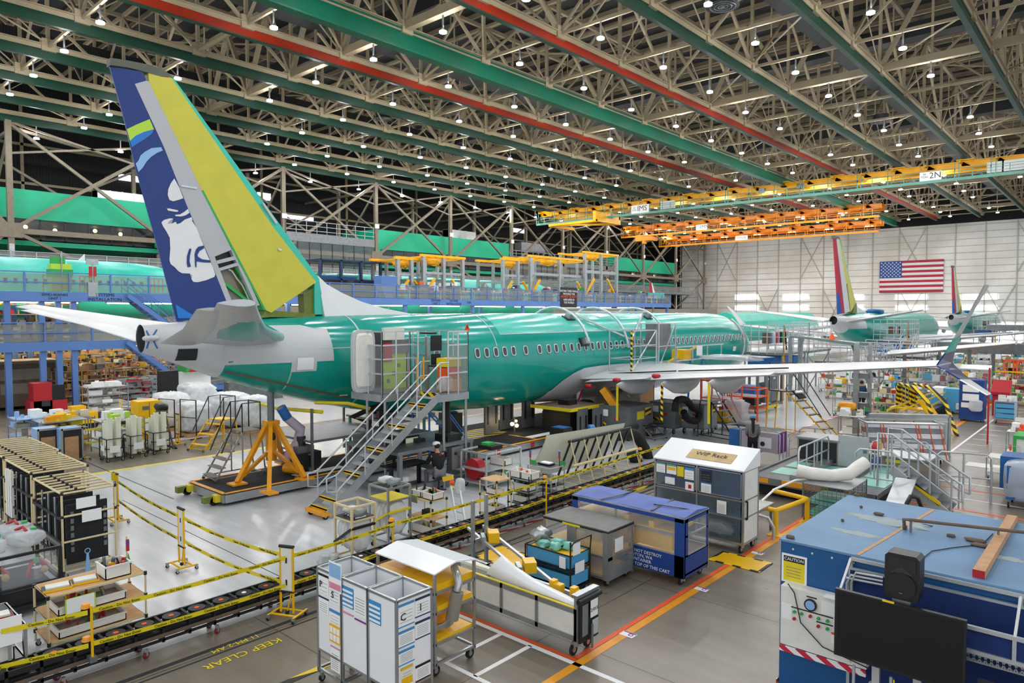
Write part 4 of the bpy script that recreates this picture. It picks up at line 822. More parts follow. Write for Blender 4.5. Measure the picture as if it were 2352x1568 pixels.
# lettered white cabinets
def sheet(b,x0,z0,x1,z1,y,mat='paper',head=None,hh=.2,rows=0):
    b.use(mat).bx(x0,y-.006,z0,x1,y,z1)
    if head: b.use(head).bx(x0,y-.009,z1-(z1-z0)*hh,x1,y-.002,z1)
    for i in range(rows): z=z0+(z1-z0)*(.1+.65*i/rows); b.use('mesh_grey').bx(x0+(x1-x0)*.1,y-.008,z,x0+(x1-x0)*.85,y-.003,z+(z1-z0)*.02)
def cabinet(x,label,kind):
    W_=.6;D_=.6;H_=1.72; t=thing('display_cabinet',label,'cabinet',(x,5.66,0),0,None); b=B('alu'); posts(b,0,0,W_,D_,.14,H_,.035); frame(b,0,0,W_,D_,H_,.035); frame(b,0,0,W_,D_,.5,.03); frame(b,0,0,W_,D_,.2,.035); b.build('frame',t)
    B('white_gloss').bx(.01,-.005,.5,W_-.01,.005,H_).bx(.01,D_-.005,.5,W_-.01,D_+.005,H_).bx(-.005,.01,.5,.005,D_-.01,H_).bx(W_-.005,.01,.5,W_+.005,D_-.01,H_).bx(0,0,.5,W_,D_,.51).build('wall_panel',t)
    g=B('paper'); y=-.007
    if kind==0:
        sheet(g,.03,1.38,.29,1.66,y,'paper','black',.12,3); sheet(g,.31,1.3,.58,1.6,y,'paper','paper_blue',.1,4); sheet(g,.03,1.08,.29,1.32,y,'paper','dark_blue',.1,5); sheet(g,.31,1.0,.58,1.2,y,'paper','paper_blue',.2,3)
        g.use('yellow').bx(.31,y-.01,.72,.58,y,.98)
        for i in range(3):
            for j in range(2): g.use('paper').bx(.325+i*.085,y-.014,.75+j*.11,.395+i*.085,y-.008,.84+j*.11)
        sheet(g,.33,.3,.56,.66,y,'paper','pink',.05,8)
    elif kind==1:
        sheet(g,.02,1.34,.28,1.63,y,'paper_blue'); 
        for i in range(4): g.use('paper').bx(.03,y-.012,1.36+i*.065,.27,y-.006,1.39+i*.065)
        g.use('pink').bx(.02,y-.01,1.24,.28,y,1.26).use('purple').bx(.31,y-.01,1.22,.58,y,1.24); sheet(g,.3,1.3,.58,1.66,y,'paper',None,0,6)
    else:
        sheet(g,.02,1.3,.28,1.6,y,'paper_blue'); 
        for i in range(4): g.use('paper').bx(.03,y-.012,1.32+i*.065,.27,y-.006,1.35+i*.065)
    g.build('posted_sheet',t)
    if kind==0: text('P',.14,(.1,-.02,1.5),FR,'black',t); text('S',.14,(.4,-.02,1.42),FR,'black',t)
    if kind==2:
        g=B('paper'); X=W_+.007
        def sh(y0,z0,y1,z1,m='paper',hd=None,rows=4):
            g.use(m).bx(X,y0,z0,X+.005,y1,z1)
            if hd: g.use(hd).bx(X,y0,z1-.03,X+.009,y1,z1); g.bx(X,y0,z0,X+.009,y1,z0+.015)
            for i in range(rows): z=z0+(z1-z0)*(.2+.6*i/rows); g.use('mesh_grey').bx(X,y0+.03,z,X+.008,y1-.03,z+.004)
        sh(.02,1.35,.29,1.66,'paper','paper_blue'); sh(.31,1.4,.57,1.66,'paper','dark_blue'); sh(.02,1.08,.29,1.3,'paper','paper_blue',6); sh(.31,1.1,.57,1.34,'paper','dark_blue',6); sh(.02,.84,.29,1.04,'paper','paper_blue',6); sh(.06,.56,.26,.8,'bin_white','yellow'); g.use('yellow').bx(X,.07,.57,X+.01,.25,.66); sh(.31,.52,.57,.74,'paper','black',6)
        g.build('posted_sheet',t); text('C',.14,(X+.01,.1,1.48),SD,'black',t); text('I',.14,(X+.01,.4,1.52),SD,'black',t)
    wheels(t,.03,.03,W_-.03,D_-.03,.05); return t
cabinet(-8.95,'white open topped cabinet with letters P and S, left of its two neighbours',0); cabinet(-8.33,'white open topped cabinet with plain door, between the two lettered ones',1); cabinet(-7.71,'white open topped cabinet with C and I sheets, nearest the canopy cart',2)
t=thing('wall_calendar_card','photo topped information card standing in the P and S cabinet','card',(-8.6,5.62,1.5)); B('paper').bx(0,0,0,.3,.008,.42).use('livery_light').bx(.01,-.003,.2,.29,0,.4).use('pink').bx(.01,-.003,.03,.29,0,.12).build('card',t)
# canopy cart
t=thing('canopy_cart','rolling cart with white canopy and yellow foam trays holding a duct','cart',(-9.1,6.87,0)); L=1.38;D=.83
b=B('alu'); posts(b,0,0,L,D,.14,1.6); frame(b,0,0,L,D,.2); frame(b,0,0,L,D,.5); frame(b,0,0,L,D,.98); frame(b,0,0,L,D,1.28); b.build('frame',t)
b=B('white_gloss').prism([(-.03,-.03,1.6),(-.03,D*.5,1.68),(-.03,D+.03,1.6),(-.03,D+.03,1.58),(-.03,D*.5,1.66),(-.03,-.03,1.58)],(L+.06,0,0)); b.build('canopy',t)
b=B('yellow').bx(.02,.02,.5,L-.02,D-.02,.56).bx(.02,-.05,1.3,L-.02,D,1.4).bx(.7,.05,1.0,L,D-.05,1.08); b.use('orange_yellow').bx(.1,.1,1.4,.5,.5,1.402).path([(.85+.12*math.cos(a*R(30)),.2+.12*math.sin(a*R(30)),1.4) for a in range(12)],.008,5,True); b.build('foam_tray',t); wheels(t,.05,.05,L-.05,D-.05,.08)
t2=thing('air_duct','beige insulated duct with silver elbows strapped in the canopy cart','duct',(-8.86,6.9,0)); B('tan_part').use('khaki').tube((1.16,.3,.8),(1.22,.36,1.22),.1,16).build('sleeve',t2)
B('silver_duct').path([(1.22,.36,1.24),(1.23,.38,1.36),(1.15,.42,1.46),(1.0,.5,1.52)],.06,10).path([(1.16,.3,.86),(1.14,.28,.76),(1.05,.25,.68),(.95,.22,.63)],.06,10).build('elbow',t2); B('tan_part').tube((.95,.22,.63),(.92,.21,.61),.065,12).build('end_cap',t2)
t=thing('filter_pack','pleated yellow filter packs on the canopy cart shelf','filter',(-8.4,7.0,.565)); b=B('orange_yellow')
for i in range(7): b.bx(.0+i*.06,0,0,.04+i*.06,.45,.38)
b.use('film').bx(-.02,-.02,.38,.42,.47,.42); b.build('pack',t)
# wing panel cart
t=thing('wing_panel_cart','long aluminium cart with white side panels and padded black end','cart',(-9.7,8.77,0)); L=3.2;D=.5
b=B('alu'); b.bx(0,-.03,.28,L,.03,.36).bx(0,-.03,.72,L,.03,.8).bx(0,D-.03,.28,L,D+.03,.36).bx(0,D-.03,.72,L,D+.03,.8)
for x in (0,.8,1.6,2.4,L): b.bx(x-.03,-.03,.28,x+.03,.03,.8); b.bx(x-.03,D-.03,.28,x+.03,D+.03,.8); b.bx(x-.03,0,.3,x+.03,D,.34)
b.bx(L-.02,-.03,.2,L+.04,.03,1.0).bx(L-.02,D-.03,.2,L+.04,D+.03,1.0).bx(L-.06,-.05,.98,L+.06,D+.05,1.03); b.build('frame',t)
B('bin_white').bx(.02,-.012,.36,L-.02,0,.72).bx(.02,D,.36,L-.02,D+.012,.72).build('side_panel',t); B('tape_yellow').bx(0,-.02,.8,L,.03,.81).build('edge_strip',t)
b=B('black').bx(L+.05,0,.25,L+.08,D,.98).tube((L+.08,-.05,.93),(L+.08,D+.05,.93),.045,10); b.use('clear_vinyl').bx(L+.085,.05,.35,L+.09,.2,.85); b.use('paper').bx(L+.1,.25,.6,L+.105,.45,.88).use('film').bx(L+.1,.3,.3,L+.105,.46,.55).use('steel').tube((L+.12,.27,.12),(L+.12,.27,.5),.02,8); b.build('padded_end',t); text('21015',.08,(L+.108,.35,.72),SD,'black',t)
b=B('cyan_glass').use('bin_white').bx(0,.03,.3,L-.05,D-.03,.34).build('floor_panel',t)
wheels(t,.15,.06,L-.1,D-.06,.09)
t=thing('curved_fairing','curved white wing fairing panel standing up in the long panel cart','panel',(-9.7,8.77,0)); rows=[]
P0=[(1.35,.25,1.15),(1.5,.22,1.1),(2.2,.18,.95),(3.1,.15,.86)]; P1=[(1.1,.12,.8),(1.6,.08,.8),(2.3,.07,.79),(3.15,.06,.79)]
b=B('white_gloss'); vs=[]
for (a,c) in zip(P0,P1):
    for k in range(6): q=k/5; vs.append((a[0]*(1-q)+c[0]*q,(a[1]*(1-q)+c[1]*q)-.07*math.sin(q*3.14),a[2]*(1-q)+c[2]*q))
n_=len(vs); b.add(vs+[(v[0],v[1]+.025,v[2]) for v in vs],[(i*6+k,i*6+k+1,(i+1)*6+k+1,(i+1)*6+k) for i in range(3) for k in range(5)]+[(n_+i*6+k,n_+(i+1)*6+k,n_+(i+1)*6+k+1,n_+i*6+k+1) for i in range(3) for k in range(5)]+[(k*6,(k+1)*6,n_+(k+1)*6,n_+k*6) for k in range(3)],True); b.build('skin',t)
b=B('panel_cream'); vs=[(0.1,.2,.84),(1.15,.2,.86),(1.15,.35,.82),(.1,.4,.84),(.1,.2,.8),(1.15,.2,.8),(1.15,.35,.8),(.1,.4,.8)]; b.add(vs,[(0,1,2,3),(4,7,6,5),(0,4,5,1),(1,5,6,2),(2,6,7,3),(3,7,4,0)],False); b.build('inner_skin',t)
for i,(x,y,l) in enumerate(((1.32,.3,'highest on the leaning poles'),(2.55,.38,'halfway down the panel cart'),(3.0,.36,'at the padded end of the panel cart'))):
    if i: tag(B('yellow').bx(-.12,-.06,0,.12,.06,.14).bx(-.12,-.06,.14,-.02,.06,.18).build('foam_block',loc=(-9.7+x,8.77+y-.05,.81)),'yellow foam support block '+l,'foam block')
t=thing('leaning_rail_pair','pair of long aluminium rails leaning down with yellow foam clamps','rail',(0,0,0))
A=PY(1075,1212,10.1); Bq=PY(1240,1352,9.25); o=Vector((.2,.25,.03)); B('alu_light').bar(A,Bq,.05).bar(A+o,Bq+o,.05).build('rail',t)
for k in (.22,.72): c=A+(Bq-A)*k+o/2; B('yellow').box(c+Vector((.05,.05,.05)),(.22,.3,.2),.9).use('alu').box(c-Vector((.1,.08,.03)),(.08,.32,.2),.9).build('foam_clamp',t)
t=thing('profile_stand','tall pair of aluminium uprights with cross bar behind the canopy cart','frame',(0,0,0)); a=F(1065,1345);b_=F(1085,1330); b=B('alu'); 
a=Vector((-9.75,9.7,0)); b.bx(a.x-.03,a.y-.03,0,a.x+.03,a.y+.03,1.75).bx(a.x+.0-.03,a.y+.35,0,a.x+.03,a.y+.41,1.8).bx(a.x-.03,a.y,.9,a.x+.03,a.y+.38,.96).bx(a.x-.25,a.y-.03,0,a.x+.25,a.y+.03,.05).bx(a.x-.25,a.y+.35,0,a.x+.25,a.y+.41,.05); b.build('post',t)
# blue tray cart
t=thing('tray_cart','black tube cart with two blue trays, yellow foam on top','cart',(-9.1,10.55,0)); L=1.14;D=.64
b=B('black')
for x in (0,L):
    for y in (0,D): b.tube((x,y,.12),(x,y,1.1 if x and not y else .82),.017,8)
for z in (.16,.5,.56,.82): b.path([(0,0,z),(L,0,z),(L,D,z),(0,D,z)],.014,6,True)
b.path([(L,0,1.0),(L+.03,.1,1.1),(L+.03,D,1.1),(L,D,.8)],.015,6).bx(0,0,.12,L,D,.15); b.build('frame',t)
b=B('sky_blue')
def tray(b,x0,y0,x1,y1,z0,z1,th=.015): b.bx(x0,y0,z0,x1,y1,z0+th).bx(x0,y0,z0,x0+th,y1,z1).bx(x1-th,y0,z0,x1,y1,z1).bx(x0,y0,z0,x1,y0+th,z1).bx(x0,y1-th,z0,x1,y1,z1)
tray(b,.02,.02,L-.02,D-.02,.55,.8); b.use('yellow').bx(.04,.04,.76,L-.04,D-.04,.785); b.build('upper_tray',t); b=B('sky_blue'); tray(b,.02,.02,L-.02,D-.02,.18,.42); b.use('green_primer').bx(.1,.1,.2,.8,.5,.24).build('lower_tray',t)
B('paper').bx(L+.02,.05,.82,L+.025,.28,1.05).bx(L+.02,.12,.45,L+.025,.42,.66).bx(L-.25,-.03,.56,L-.1,-.02,.78).build('sign_card',t); wheels(t,.06,.06,L-.06,D-.06,.08)
for i,(x,y,l) in enumerate(((.35,.15,'nearest the front corner'),(.62,.2,'in the middle of the tray'),(.5,.42,'at the back of the tray'),(.8,.4,'beside the sign card'))):
    o=B('cyan_glass').blob((0,0,.07),(.24,.22,.15),i,14,7,.5,.8); tag(o.build('plastic_bag',loc=(-9.1+x,10.55+y,.79)),'pale blue wrapped part on yellow foam, '+l,'bag')
o=B('silver_duct').blob((0,0,.16),(.35,.3,.3),5,12,8,.6,.9); tag(o.build('foil_bundle',loc=(-8.95,10.85,.79)),'silver foil wrapped bundle at the left end of the blue tray','bundle')
# grey covered cart
t=thing('covered_cart','low cart under a grey fabric and clear vinyl cover','cart',(-9.33,11.45,0)); L=1.62;D=.9;H=1.16
B('cover_grey').bx(-.02,-.02,H-.03,L+.02,D+.02,H).use('black').bx(-.025,-.025,H-.06,L+.025,-.015,H-.02).bx(L+.015,-.02,H-.06,L+.025,D+.02,H-.02).build('top_cover',t)
b=B('alu'); posts(b,0,0,L,D,.1,H-.03); frame(b,0,0,L,D,.18); frame(b,0,0,L,D,.6); b.build('frame',t)
B('clear_vinyl').bx(0,-.015,.15,L,-.01,H-.05).bx(L+.01,0,.15,L+.015,D,H-.05).build('vinyl_side',t)
B('cover_grey').bx(.62,-.03,.3,.85,-.02,H-.05).bx(L-.1,-.03,.15,L+.02,-.02,H-.05).bx(L+.02,-.02,.55,L+.03,D,.62).bx(L+.02,-.02,.15,L+.03,.12,H-.05).use('tape_yellow').bx(.5,-.035,H-.07,.95,-.02,H-.03).use('paper').bx(L+.03,.2,.68,L+.035,.5,.95).use('mesh_grey').bx(L+.03,.05,.15,L+.032,D-.05,.4).build('cover_trim',t)
b=B('yellow').bx(.05,.05,.2,L-.05,D-.05,.28).bx(.05,.05,.6,L-.05,D-.05,.7).bx(.9,.06,.7,1.5,.5,.86).bx(.1,.06,.28,.5,.4,.45).build('foam_tray',t); wheels(t,.1,.1,L-.1,D-.1,.08)
o=B('tan_part').blob((0,0,.13),(.5,.35,.25),9,12,8,.2).build('cast_part',loc=(-8.2,11.8,.81)); tag(o,'tan moulded part inside the grey covered cart','part')
# blue covered cart
t=thing('covered_cart','long cart under a blue cover with clear windows, carrying tan ducts','cart',(-9.35,12.5,0)); L=2.75;D=1.0;H=1.42
q=B('cover_blue_top'); rings=[]
for i in range(9):
    x=-.02+(L+.04)*i/8; s=.03*math.sin(i*1.7); rings.append([Vector(v) for v in ((x,-.02,H-.06),(x,.0,H-.01+s*.3),(x,D*.5,H+.03+s),(x,D,H),(x,D+.02,H-.06))])
q.loft(rings,True,False); q.build('top_cover',t)
b=B('alu'); posts(b,0,0,L,D,.14,H-.05); frame(b,0,0,L,D,.25); frame(b,0,0,L,D,.62); frame(b,0,0,L,D,1.02); b.bx(1.1,-.02,.2,1.14,.02,H-.06).build('frame',t)
B('cover_blue').bx(-.01,-.03,.18,L+.01,-.02,.62).bx(-.01,-.03,.6,.14,-.02,H-.05).bx(L-.2,-.03,.18,L+.02,-.02,H-.05).bx(-.01,-.03,H-.12,L,-.02,H-.03).bx(L+.01,-.02,.18,L+.02,D,.62).bx(L+.01,-.02,.6,L+.02,.12,H-.03).bx(L+.01,D-.08,.6,L+.02,D,H-.03).bx(L+.01,0,H-.12,L+.02,D,H-.03).build('blue_skirt',t)
B('alu').bx(-.02,-.035,H-.04,L+.02,-.022,H-.015).bx(L+.02,-.03,H-.04,L+.03,D+.02,H-.015).build('edge_strip',t); B('clear_vinyl').bx(.14,-.027,.62,L-.2,-.024,H-.12).bx(L+.012,.12,.62,L+.014,D-.08,H-.12).build('vinyl_window',t)
B('black').bar((.75,-.03,H+.01),(.95,D*.5,H+.05),.05,.01).bar((.95,D*.5,H+.05),(.9,D,H+.01),.05,.01).bar((2.0,0,H),(1.95,D,H+.02),.05,.01).bar((1.85,.35,H+.035),(2.6,.5,H+.03),.03,.012).build('strap',t)
for s_,z,x in (('DO NOT DESTROY',.52,1.85),('RENTON, WA',.43,1.75),('CONTAINER',.34,1.75),('ON TOP OF THIS CART',.24,1.95)): text(s_,.095,(x,-.035,z),FR,'paper',t)
b=B('yellow').bx(.05,.05,.25,L-.1,D-.05,.33).bx(.05,.05,.62,1.6,D-.05,.68).bx(.05,.05,1.0,L-.3,D-.05,1.06).bx(1.3,.06,1.06,1.42,.5,1.2).bx(1.9,.06,1.06,2.02,.5,1.18).bx(1.9,.1,.33,2.4,.5,.45).bx(.3,.06,.68,1.2,.35,.82).bx(1.55,.06,.66,2.45,.2,.98).bx(.3,.06,.33,1.6,.3,.5); b.build('foam_tray',t); wheels(t,.15,.1,L-.12,D-.1,.1)
for nm,pts,r_,l in (('air_duct',[(1.7,.35,.75),(2.1,.35,.78),(2.4,.35,.7),(2.45,.35,.5)],.09,'tan bent duct at the right end of the blue covered cart'),('air_duct',[(1.3,.6,1.14),(1.8,.6,1.16),(2.3,.55,1.12)],.1,'tan duct on the upper tray of the blue covered cart'),('air_duct',[(.35,.4,.78),(.8,.5,.82),(1.2,.4,.76)],.09,'tan duct on the middle tray of the blue covered cart')):
    tag(B('tan_part').path([(-9.35+x,12.5+y,z) for x,y,z in pts],r_,12).build(nm),l,'duct')
# WIP rack
t=thing('enclosed_rack','tall white roofed rack with glass doors and WIP Rack sign','rack',(-8.78,15.1,0)); L=2.26;D=.8
b=B('alu'); posts(b,0,0,L,D,.16,1.9,.045); frame(b,0,0,L,D,1.9,.045); frame(b,0,0,L,D,.24,.05); frame(b,0,0,L,D,.82,.035); frame(b,0,0,L,D,1.22,.035); b.bx(L/2-.02,-.03,.24,L/2+.02,.02,1.9)
for x0 in (.03,L/2+.03):
    for z0,z1 in ((1.26,1.86),): 
        b.bx(x0,-.03,z0,x0+.025,-.01,z1).bx(x0+L/2-.085,-.03,z0,x0+L/2-.06,-.01,z1).bx(x0,-.03,z0,x0+L/2-.06,-.01,z0+.025).bx(x0,-.03,z1-.025,x0+L/2-.06,-.01,z1)
b.build('frame',t)
B('white_gloss').prism([(-.03,-.05,1.9),(-.03,-.05,1.93),(-.03,D+.05,2.3),(-.03,D+.05,1.9)],(L+.06,0,0)).build('sloped_roof',t)
q=thing; B('bin_white').bx(L,.02,.24,L+.01,D-.02,1.9).bx(-.01,.02,.24,0,D-.02,1.9).bx(0,D-.01,.24,L,D,1.9).build('side_panel',t)
B('navy').bx(.02,D-.04,.26,L-.02,D-.02,1.88).build('back_board',t)
B('blue').bx(.02,.02,.8,L-.02,D-.02,.84).bx(.02,.02,1.2,L-.02,D-.02,1.24).use('black').bx(.02,.02,.22,L-.02,D-.02,.26).build('shelf',t)
B('glass').bx(.05,-.02,1.28,L-.05,-.015,1.84).bx(.05,-.02,.28,L-.05,-.015,1.2).build('glass_door',t)
sl=math.atan(.37/.9); b=B('tan_part'); c0=Vector((.75,.12,2.012)); u=Vector((0,math.cos(sl),math.sin(sl))); b.quad(c0,c0+Vector((1.15,0,0)),c0+Vector((1.15,0,0))+u*.4,c0+u*.4).build('sign_board',t)
text('WIP Rack',.2,(1.32,.33,2.105),(sl,0,0),'black',t); text('Renton 737 fuselage',.07,(1.32,.21,2.055),(sl,0,0),'black',t) if False else None
g=B('paper'); sheet(g,.06,1.58,.3,1.82,-.04,'paper','sea_green',.15,4); sheet(g,.34,1.58,.6,1.82,-.04,'paper','sea_green',.2,0); g.use('yellow').bx(.36,-.05,1.68,.58,-.045,1.75); sheet(g,.62,1.56,.8,1.8,-.04,'tape_yellow'); sheet(g,.82,1.52,1.06,1.8,-.04,'paper','paper_blue',.2,3); sheet(g,1.25,1.55,1.5,1.82,-.04,'dark_grey','navy',.1,3); sheet(g,1.25,1.28,1.5,1.52,-.04,'paper','blue',.1,6); sheet(g,.3,1.33,.56,1.52,-.04,'paper','blue',.1,1); sheet(g,.84,1.26,1.06,1.46,-.04,'paper',None,0,0); g.use('red').bx(.92,-.05,1.31,1.0,-.045,1.4); sheet(g,1.65,.86,1.88,1.16,-.04,'paper',None,0,8); g.build('posted_sheet',t)
B('black').tube((L+.05,.12,.8),(L+.05,.12,1.2),.02,8).bx(L,.1,.78,L+.05,.14,.82).bx(L,.1,1.18,L+.05,.14,1.22).build('door_handle',t); wheels(t,.08,.08,L-.08,D-.08,.09)
o=B('film').blob((0,0,.16),(.8,.4,.32),21,14,8,.4).build('plastic_bundle',loc=(-7.35,15.45,.27)); tag(o,'clear plastic wrapped bundle on the bottom shelf of the white rack','bundle')
for i,(x,l) in enumerate(((-8.3,'left'),(-7.5,'middle'),(-7.05,'right'))): o=B('dark_grey').bx(-.18,-.2,0,.18,.2,.22).build('parts_bin',loc=(x,15.45,.85)); tag(o,'dark parts bin on the blue middle shelf of the white rack, %s one'%l,'bin')
# yellow guard rail
t=thing('guard_rail','yellow tubular guard rail with two legs bolted to the floor','rail',(0,0,0)); a=F(1775,1235); 
p1=Vector((-6.5,17.0,0)); p2=Vector((-6.3,18.6,0)); h=.62; B('yellow').path([(p1.x-.9,p1.y+.15,h),(p1.x-.1,p1.y,h),p1+Vector((0,0,h)),(p1.x+.02,p1.y+.1,h),(p2.x,p2.y-.1,h),p2+Vector((0,0,h)),(p2.x-.15,p2.y+.05,h),(p2.x-1.0,p2.y+.25,h)],.06,12).build('top_rail',t)
for p in (p1,p2): B('yellow').tube(p,p+Vector((0,0,h)),.06,12).bx(p.x-.17,p.y-.15,0,p.x+.17,p.y+.15,.02).build('leg',t)
# ---------------- blue booth ----------------
BX=-3.82; BY=10.2; BZ=2.17
t=thing('blue_booth','big blue steel booth with dusty light blue roof','booth',(BX,BY,0)); B('booth_blue').bx(0,.0,0,7,3.25,BZ-.02).build('shell',t); B('booth_top').bx(-.02,-.02,BZ-.03,7,3.27,BZ).build('roof_plate',t)
b=B('orange_yellow').use('wood').bar((1.05,.0,BZ+.003),(1.35,3.2,BZ+.003),.05,.005); b.use('dust').blob((.75,1.0,BZ),(.7,.22,.004),3,16,6,.35,.9).blob((1.0,2.0,BZ),(1.1,.45,.004),5,18,6,.35,.9).blob((2.6,1.2,BZ),(.5,.2,.004),6,16,6,.35,.9); b.build('rust_streak',t)
b=B('alu_light')
for x in (.18,.45,.72,1.0): b.sph((x,-.005,BZ-.12),.02,8,5)
b.build('rivet',t); B('red_white').bx(-.03,-.03,0,-.02,3,.06).build('floor_trim',t)
g=B('paper').bx(.02,-.015,1.55,.38,-.003,1.97).use('tape_yellow').bx(.05,-.018,1.58,.35,-.012,1.86).use('black').bx(.05,-.019,1.86,.35,-.012,1.94); 
for i in range(4): g.use('khaki').bx(.09,-.02,1.64+i*.045,.3,-.018,1.65+i*.045)
sg=g.build('caution_sign',t); text('CAUTION',.062,(.2,-.022,1.9),FR,'paper',sg)
# control box
t=thing('electrical_panel','grey electrical control panel with dial and coloured buttons on the blue booth','panel',(BX+.1,BY-.24,.72)); W_=1.15;H_=.85
B('bin_white').use('khaki').use('bin_white').bx(0,0,0,W_,.22,H_).build('box',t); B('khaki').bx(.95,-.005,.03,.955,0,H_-.03).build('door_gap',t)
b=B('black').tube((.42,-.03,.68),(.42,.0,.68),.085,18).use('livery_light').tube((.42,-.034,.68),(.42,-.03,.68),.065,18).build('dial',t); B('black').bx(.15,-.008,.57,.72,0,.585).bx(.5,-.008,.46,.72,0,.475).bx(.36,-.008,.78,.5,0,.795).build('label_strip',t)
for i,(x,z,m_) in enumerate(((.2,.52,'green'),(.3,.52,'green'),(.42,.52,'red'),(.53,.52,'green'),(.65,.52,'green'),(.2,.42,'red'),(.53,.41,'red'),(.65,.41,'green'))): B(m_).tube((x,-.03,z),(x,0,z),.022,10).build('push_button',t)
B('paper').bx(.02,-.006,.38,.16,0,.6).bx(.56,-.006,.6,.76,0,.78).bx(.7,-.006,.22,.9,0,.38).use('orange').bx(.7,-.008,.35,.9,-.002,.38).build('notice',t); B('red').tube((1.0,-.03,.74),(1.0,0,.74),.02,8).use('steel').bx(.985,-.02,.5,1.02,0,.7).build('breaker_handle',t)
B('paper').bx(.6,-.05,H_,1.1,.12,H_+.012).build('top_sheet',t); b=B('alu_light')
for i in range(3): b.path([(.8+.06*i,.1,H_),(.8+.06*i,.1,1.05+.03*i),(.85+.06*i,.1,1.15+.05*i),(1.3,.12,1.16+.05*i)],.018,8)
b.build('conduit',t); B('black').path([(.1,-.01,H_+.05),(.2,-.03,.8),(.3,-.04,.4),(.6,-.04,.15),(1.2,-.04,.05)],.008,6).build('cable',t)
B('red_white').bx(0,-.03,-.09,W_,-.0,-.01).build('warning_strip',t)
# awning frame with navy cloth
t=thing('awning','navy cloth awning on aluminium rails along the booth front','awning',(BX+.98,BY-.55,0)); b=B('alu_light')
for y,z in ((0,1.78),(0,1.5),(.5,2.12),(.5,1.98)): b.bar((0,y,z),(5.2,y,z),.045)
for x in (0,1.9,3.8,5.2): b.bar((x,0,1.78),(x,.5,2.12),.03); b.bar((x,0,1.5),(x,0,1.78),.04); b.bar((x,0,1.5),(x,.5,1.5),.03); b.bar((x,.5,0.0),(x,.5,2.1),.05)
b.build('frame',t); B('navy_cloth').bx(0,.01,1.52,5.2,.03,1.76).bx(0,.47,1.2,5.2,.49,1.97).bx(0.02,.46,0,5.2,.48,1.2).build('cloth',t)
b=B('alu')
for i in range(88): b.bar((.05+i*.058,-.01,1.4),(.08+i*.058,-.01,1.48),.012); b.bar((.08+i*.058,-.01,1.4),(.05+i*.058,-.01,1.48),.012)
b.bx(0,-.02,1.38,5.2,.02,1.4).bx(0,-.02,1.47,5.2,.02,1.5).build('expanded_mesh',t)
tvx=PY(1921,1348,9.35).x; tvz=PY(1921,1348,9.35).z; tvx1=PY(2222,1425,9.35).x
t=thing('television','large black flat television on a stand in front of the booth','television',(tvx,9.3,0)); w_=tvx1-tvx; B('black').bx(0,0,tvz-.86,w_,.06,tvz).build('casing',t); B('screen').bx(.03,-.006,tvz-.83,w_-.03,0,tvz-.03).build('screen',t)
B('tape_yellow').bx(.55,-.004,tvz-.012,.68,.01,tvz+.01).build('sticker',t); b=B('alu_light').bx(w_*.3,.08,0,w_*.36,.14,tvz-.2).bx(w_*.62,.08,0,w_*.68,.14,tvz-.2).bx(w_*.28,.06,.8,w_*.7,.12,.86).bx(w_*.2,-.1,0,w_*.8,.4,.04).tube((w_*.15,.1,0),(w_*.15,.1,1.0),.02,8).tube((w_*.45,.1,0),(w_*.45,.1,1.0),.02,8).build('stand',t); B('tape_yellow').path([(w_*.48,.05,1.0),(w_*.5,.0,.7),(w_*.47,.0,.4)],.008,6).build('cable',t)
sp=PY(2072,1325,9.42)
t=thing('loudspeaker','black loudspeaker mounted above the television','speaker',(sp.x,9.4,tvz+.02)); b=B('black'); o_=[(-.17,0),(.17,0),(.19,.1),(.19,.52),(.15,.56),(-.15,.56),(-.19,.52),(-.19,.1)]
b.prism([(x,0,z) for x,z in o_],(0,.26,0)).build('cabinet',t); b=B('dark_grey'); b.prism([(-.15,-.012,.33),(.15,-.012,.33),(.15,-.012,.52),(-.15,-.012,.52)],(0,.012,0)); b.use('dark_metal').prism([(-.13,-.02,.33),(0,-.02,.42),(.13,-.02,.33)],(0,.015,0)); b.use('black').tube((0,-.03,.18),(0,0,.18),.16,24).use('steel').bx(-.02,-.034,.09,.02,-.03,.1); b.build('grille',t)
B('alu').bx(-.1,.0,-.04,.1,.25,0).build('bracket',t)
# things on the booth roof
B('wood').bar((0,0,0),(-.25,1.75,0),.12,.1).use('red').box((.003,-.012,0),(.122,.03,.102),.14).build('timber_beam',loc=(PX(2265,1320,-1.6).x+.0,0,0)) if False else None
a=F(2248,1318,BZ+.05); c=F(2325,1190,BZ+.05); t=thing('timber_beam','square timber beam with red painted end lying on the booth roof','timber',(0,0,0)); B('wood').bar(a,c,.13,.1).build('beam',t); d=(a-c).normalized(); B('red').bar(a,a+d*.012,.131,.101).build('painted_end',t)
t=thing('iron_pipe','rusty iron pipe with elbow lying across the booth roof','pipe',(0,0,0)); a=F(2082,1192,BZ+.2); c=F(2352,1222,BZ+.2); B('box_brown').path([F(2078,1215,BZ+.0)+Vector((0,0,0)),a+Vector((-.03,-.03,0)),a+Vector((.05,0,0)),c],.025,8).tube(F(2078,1215,BZ)+Vector((0,0,.01)),F(2078,1215,BZ)+Vector((0,0,.06)),.035,8).build('pipe',t); B('steel').bar((c.x-.3,c.y,BZ),(c.x-.3,c.y,BZ+.2),.03).bar((a.x+.05,a.y+.05,BZ),(a.x+.05,a.y+.05,BZ+.18),.03).build('bracket',t)
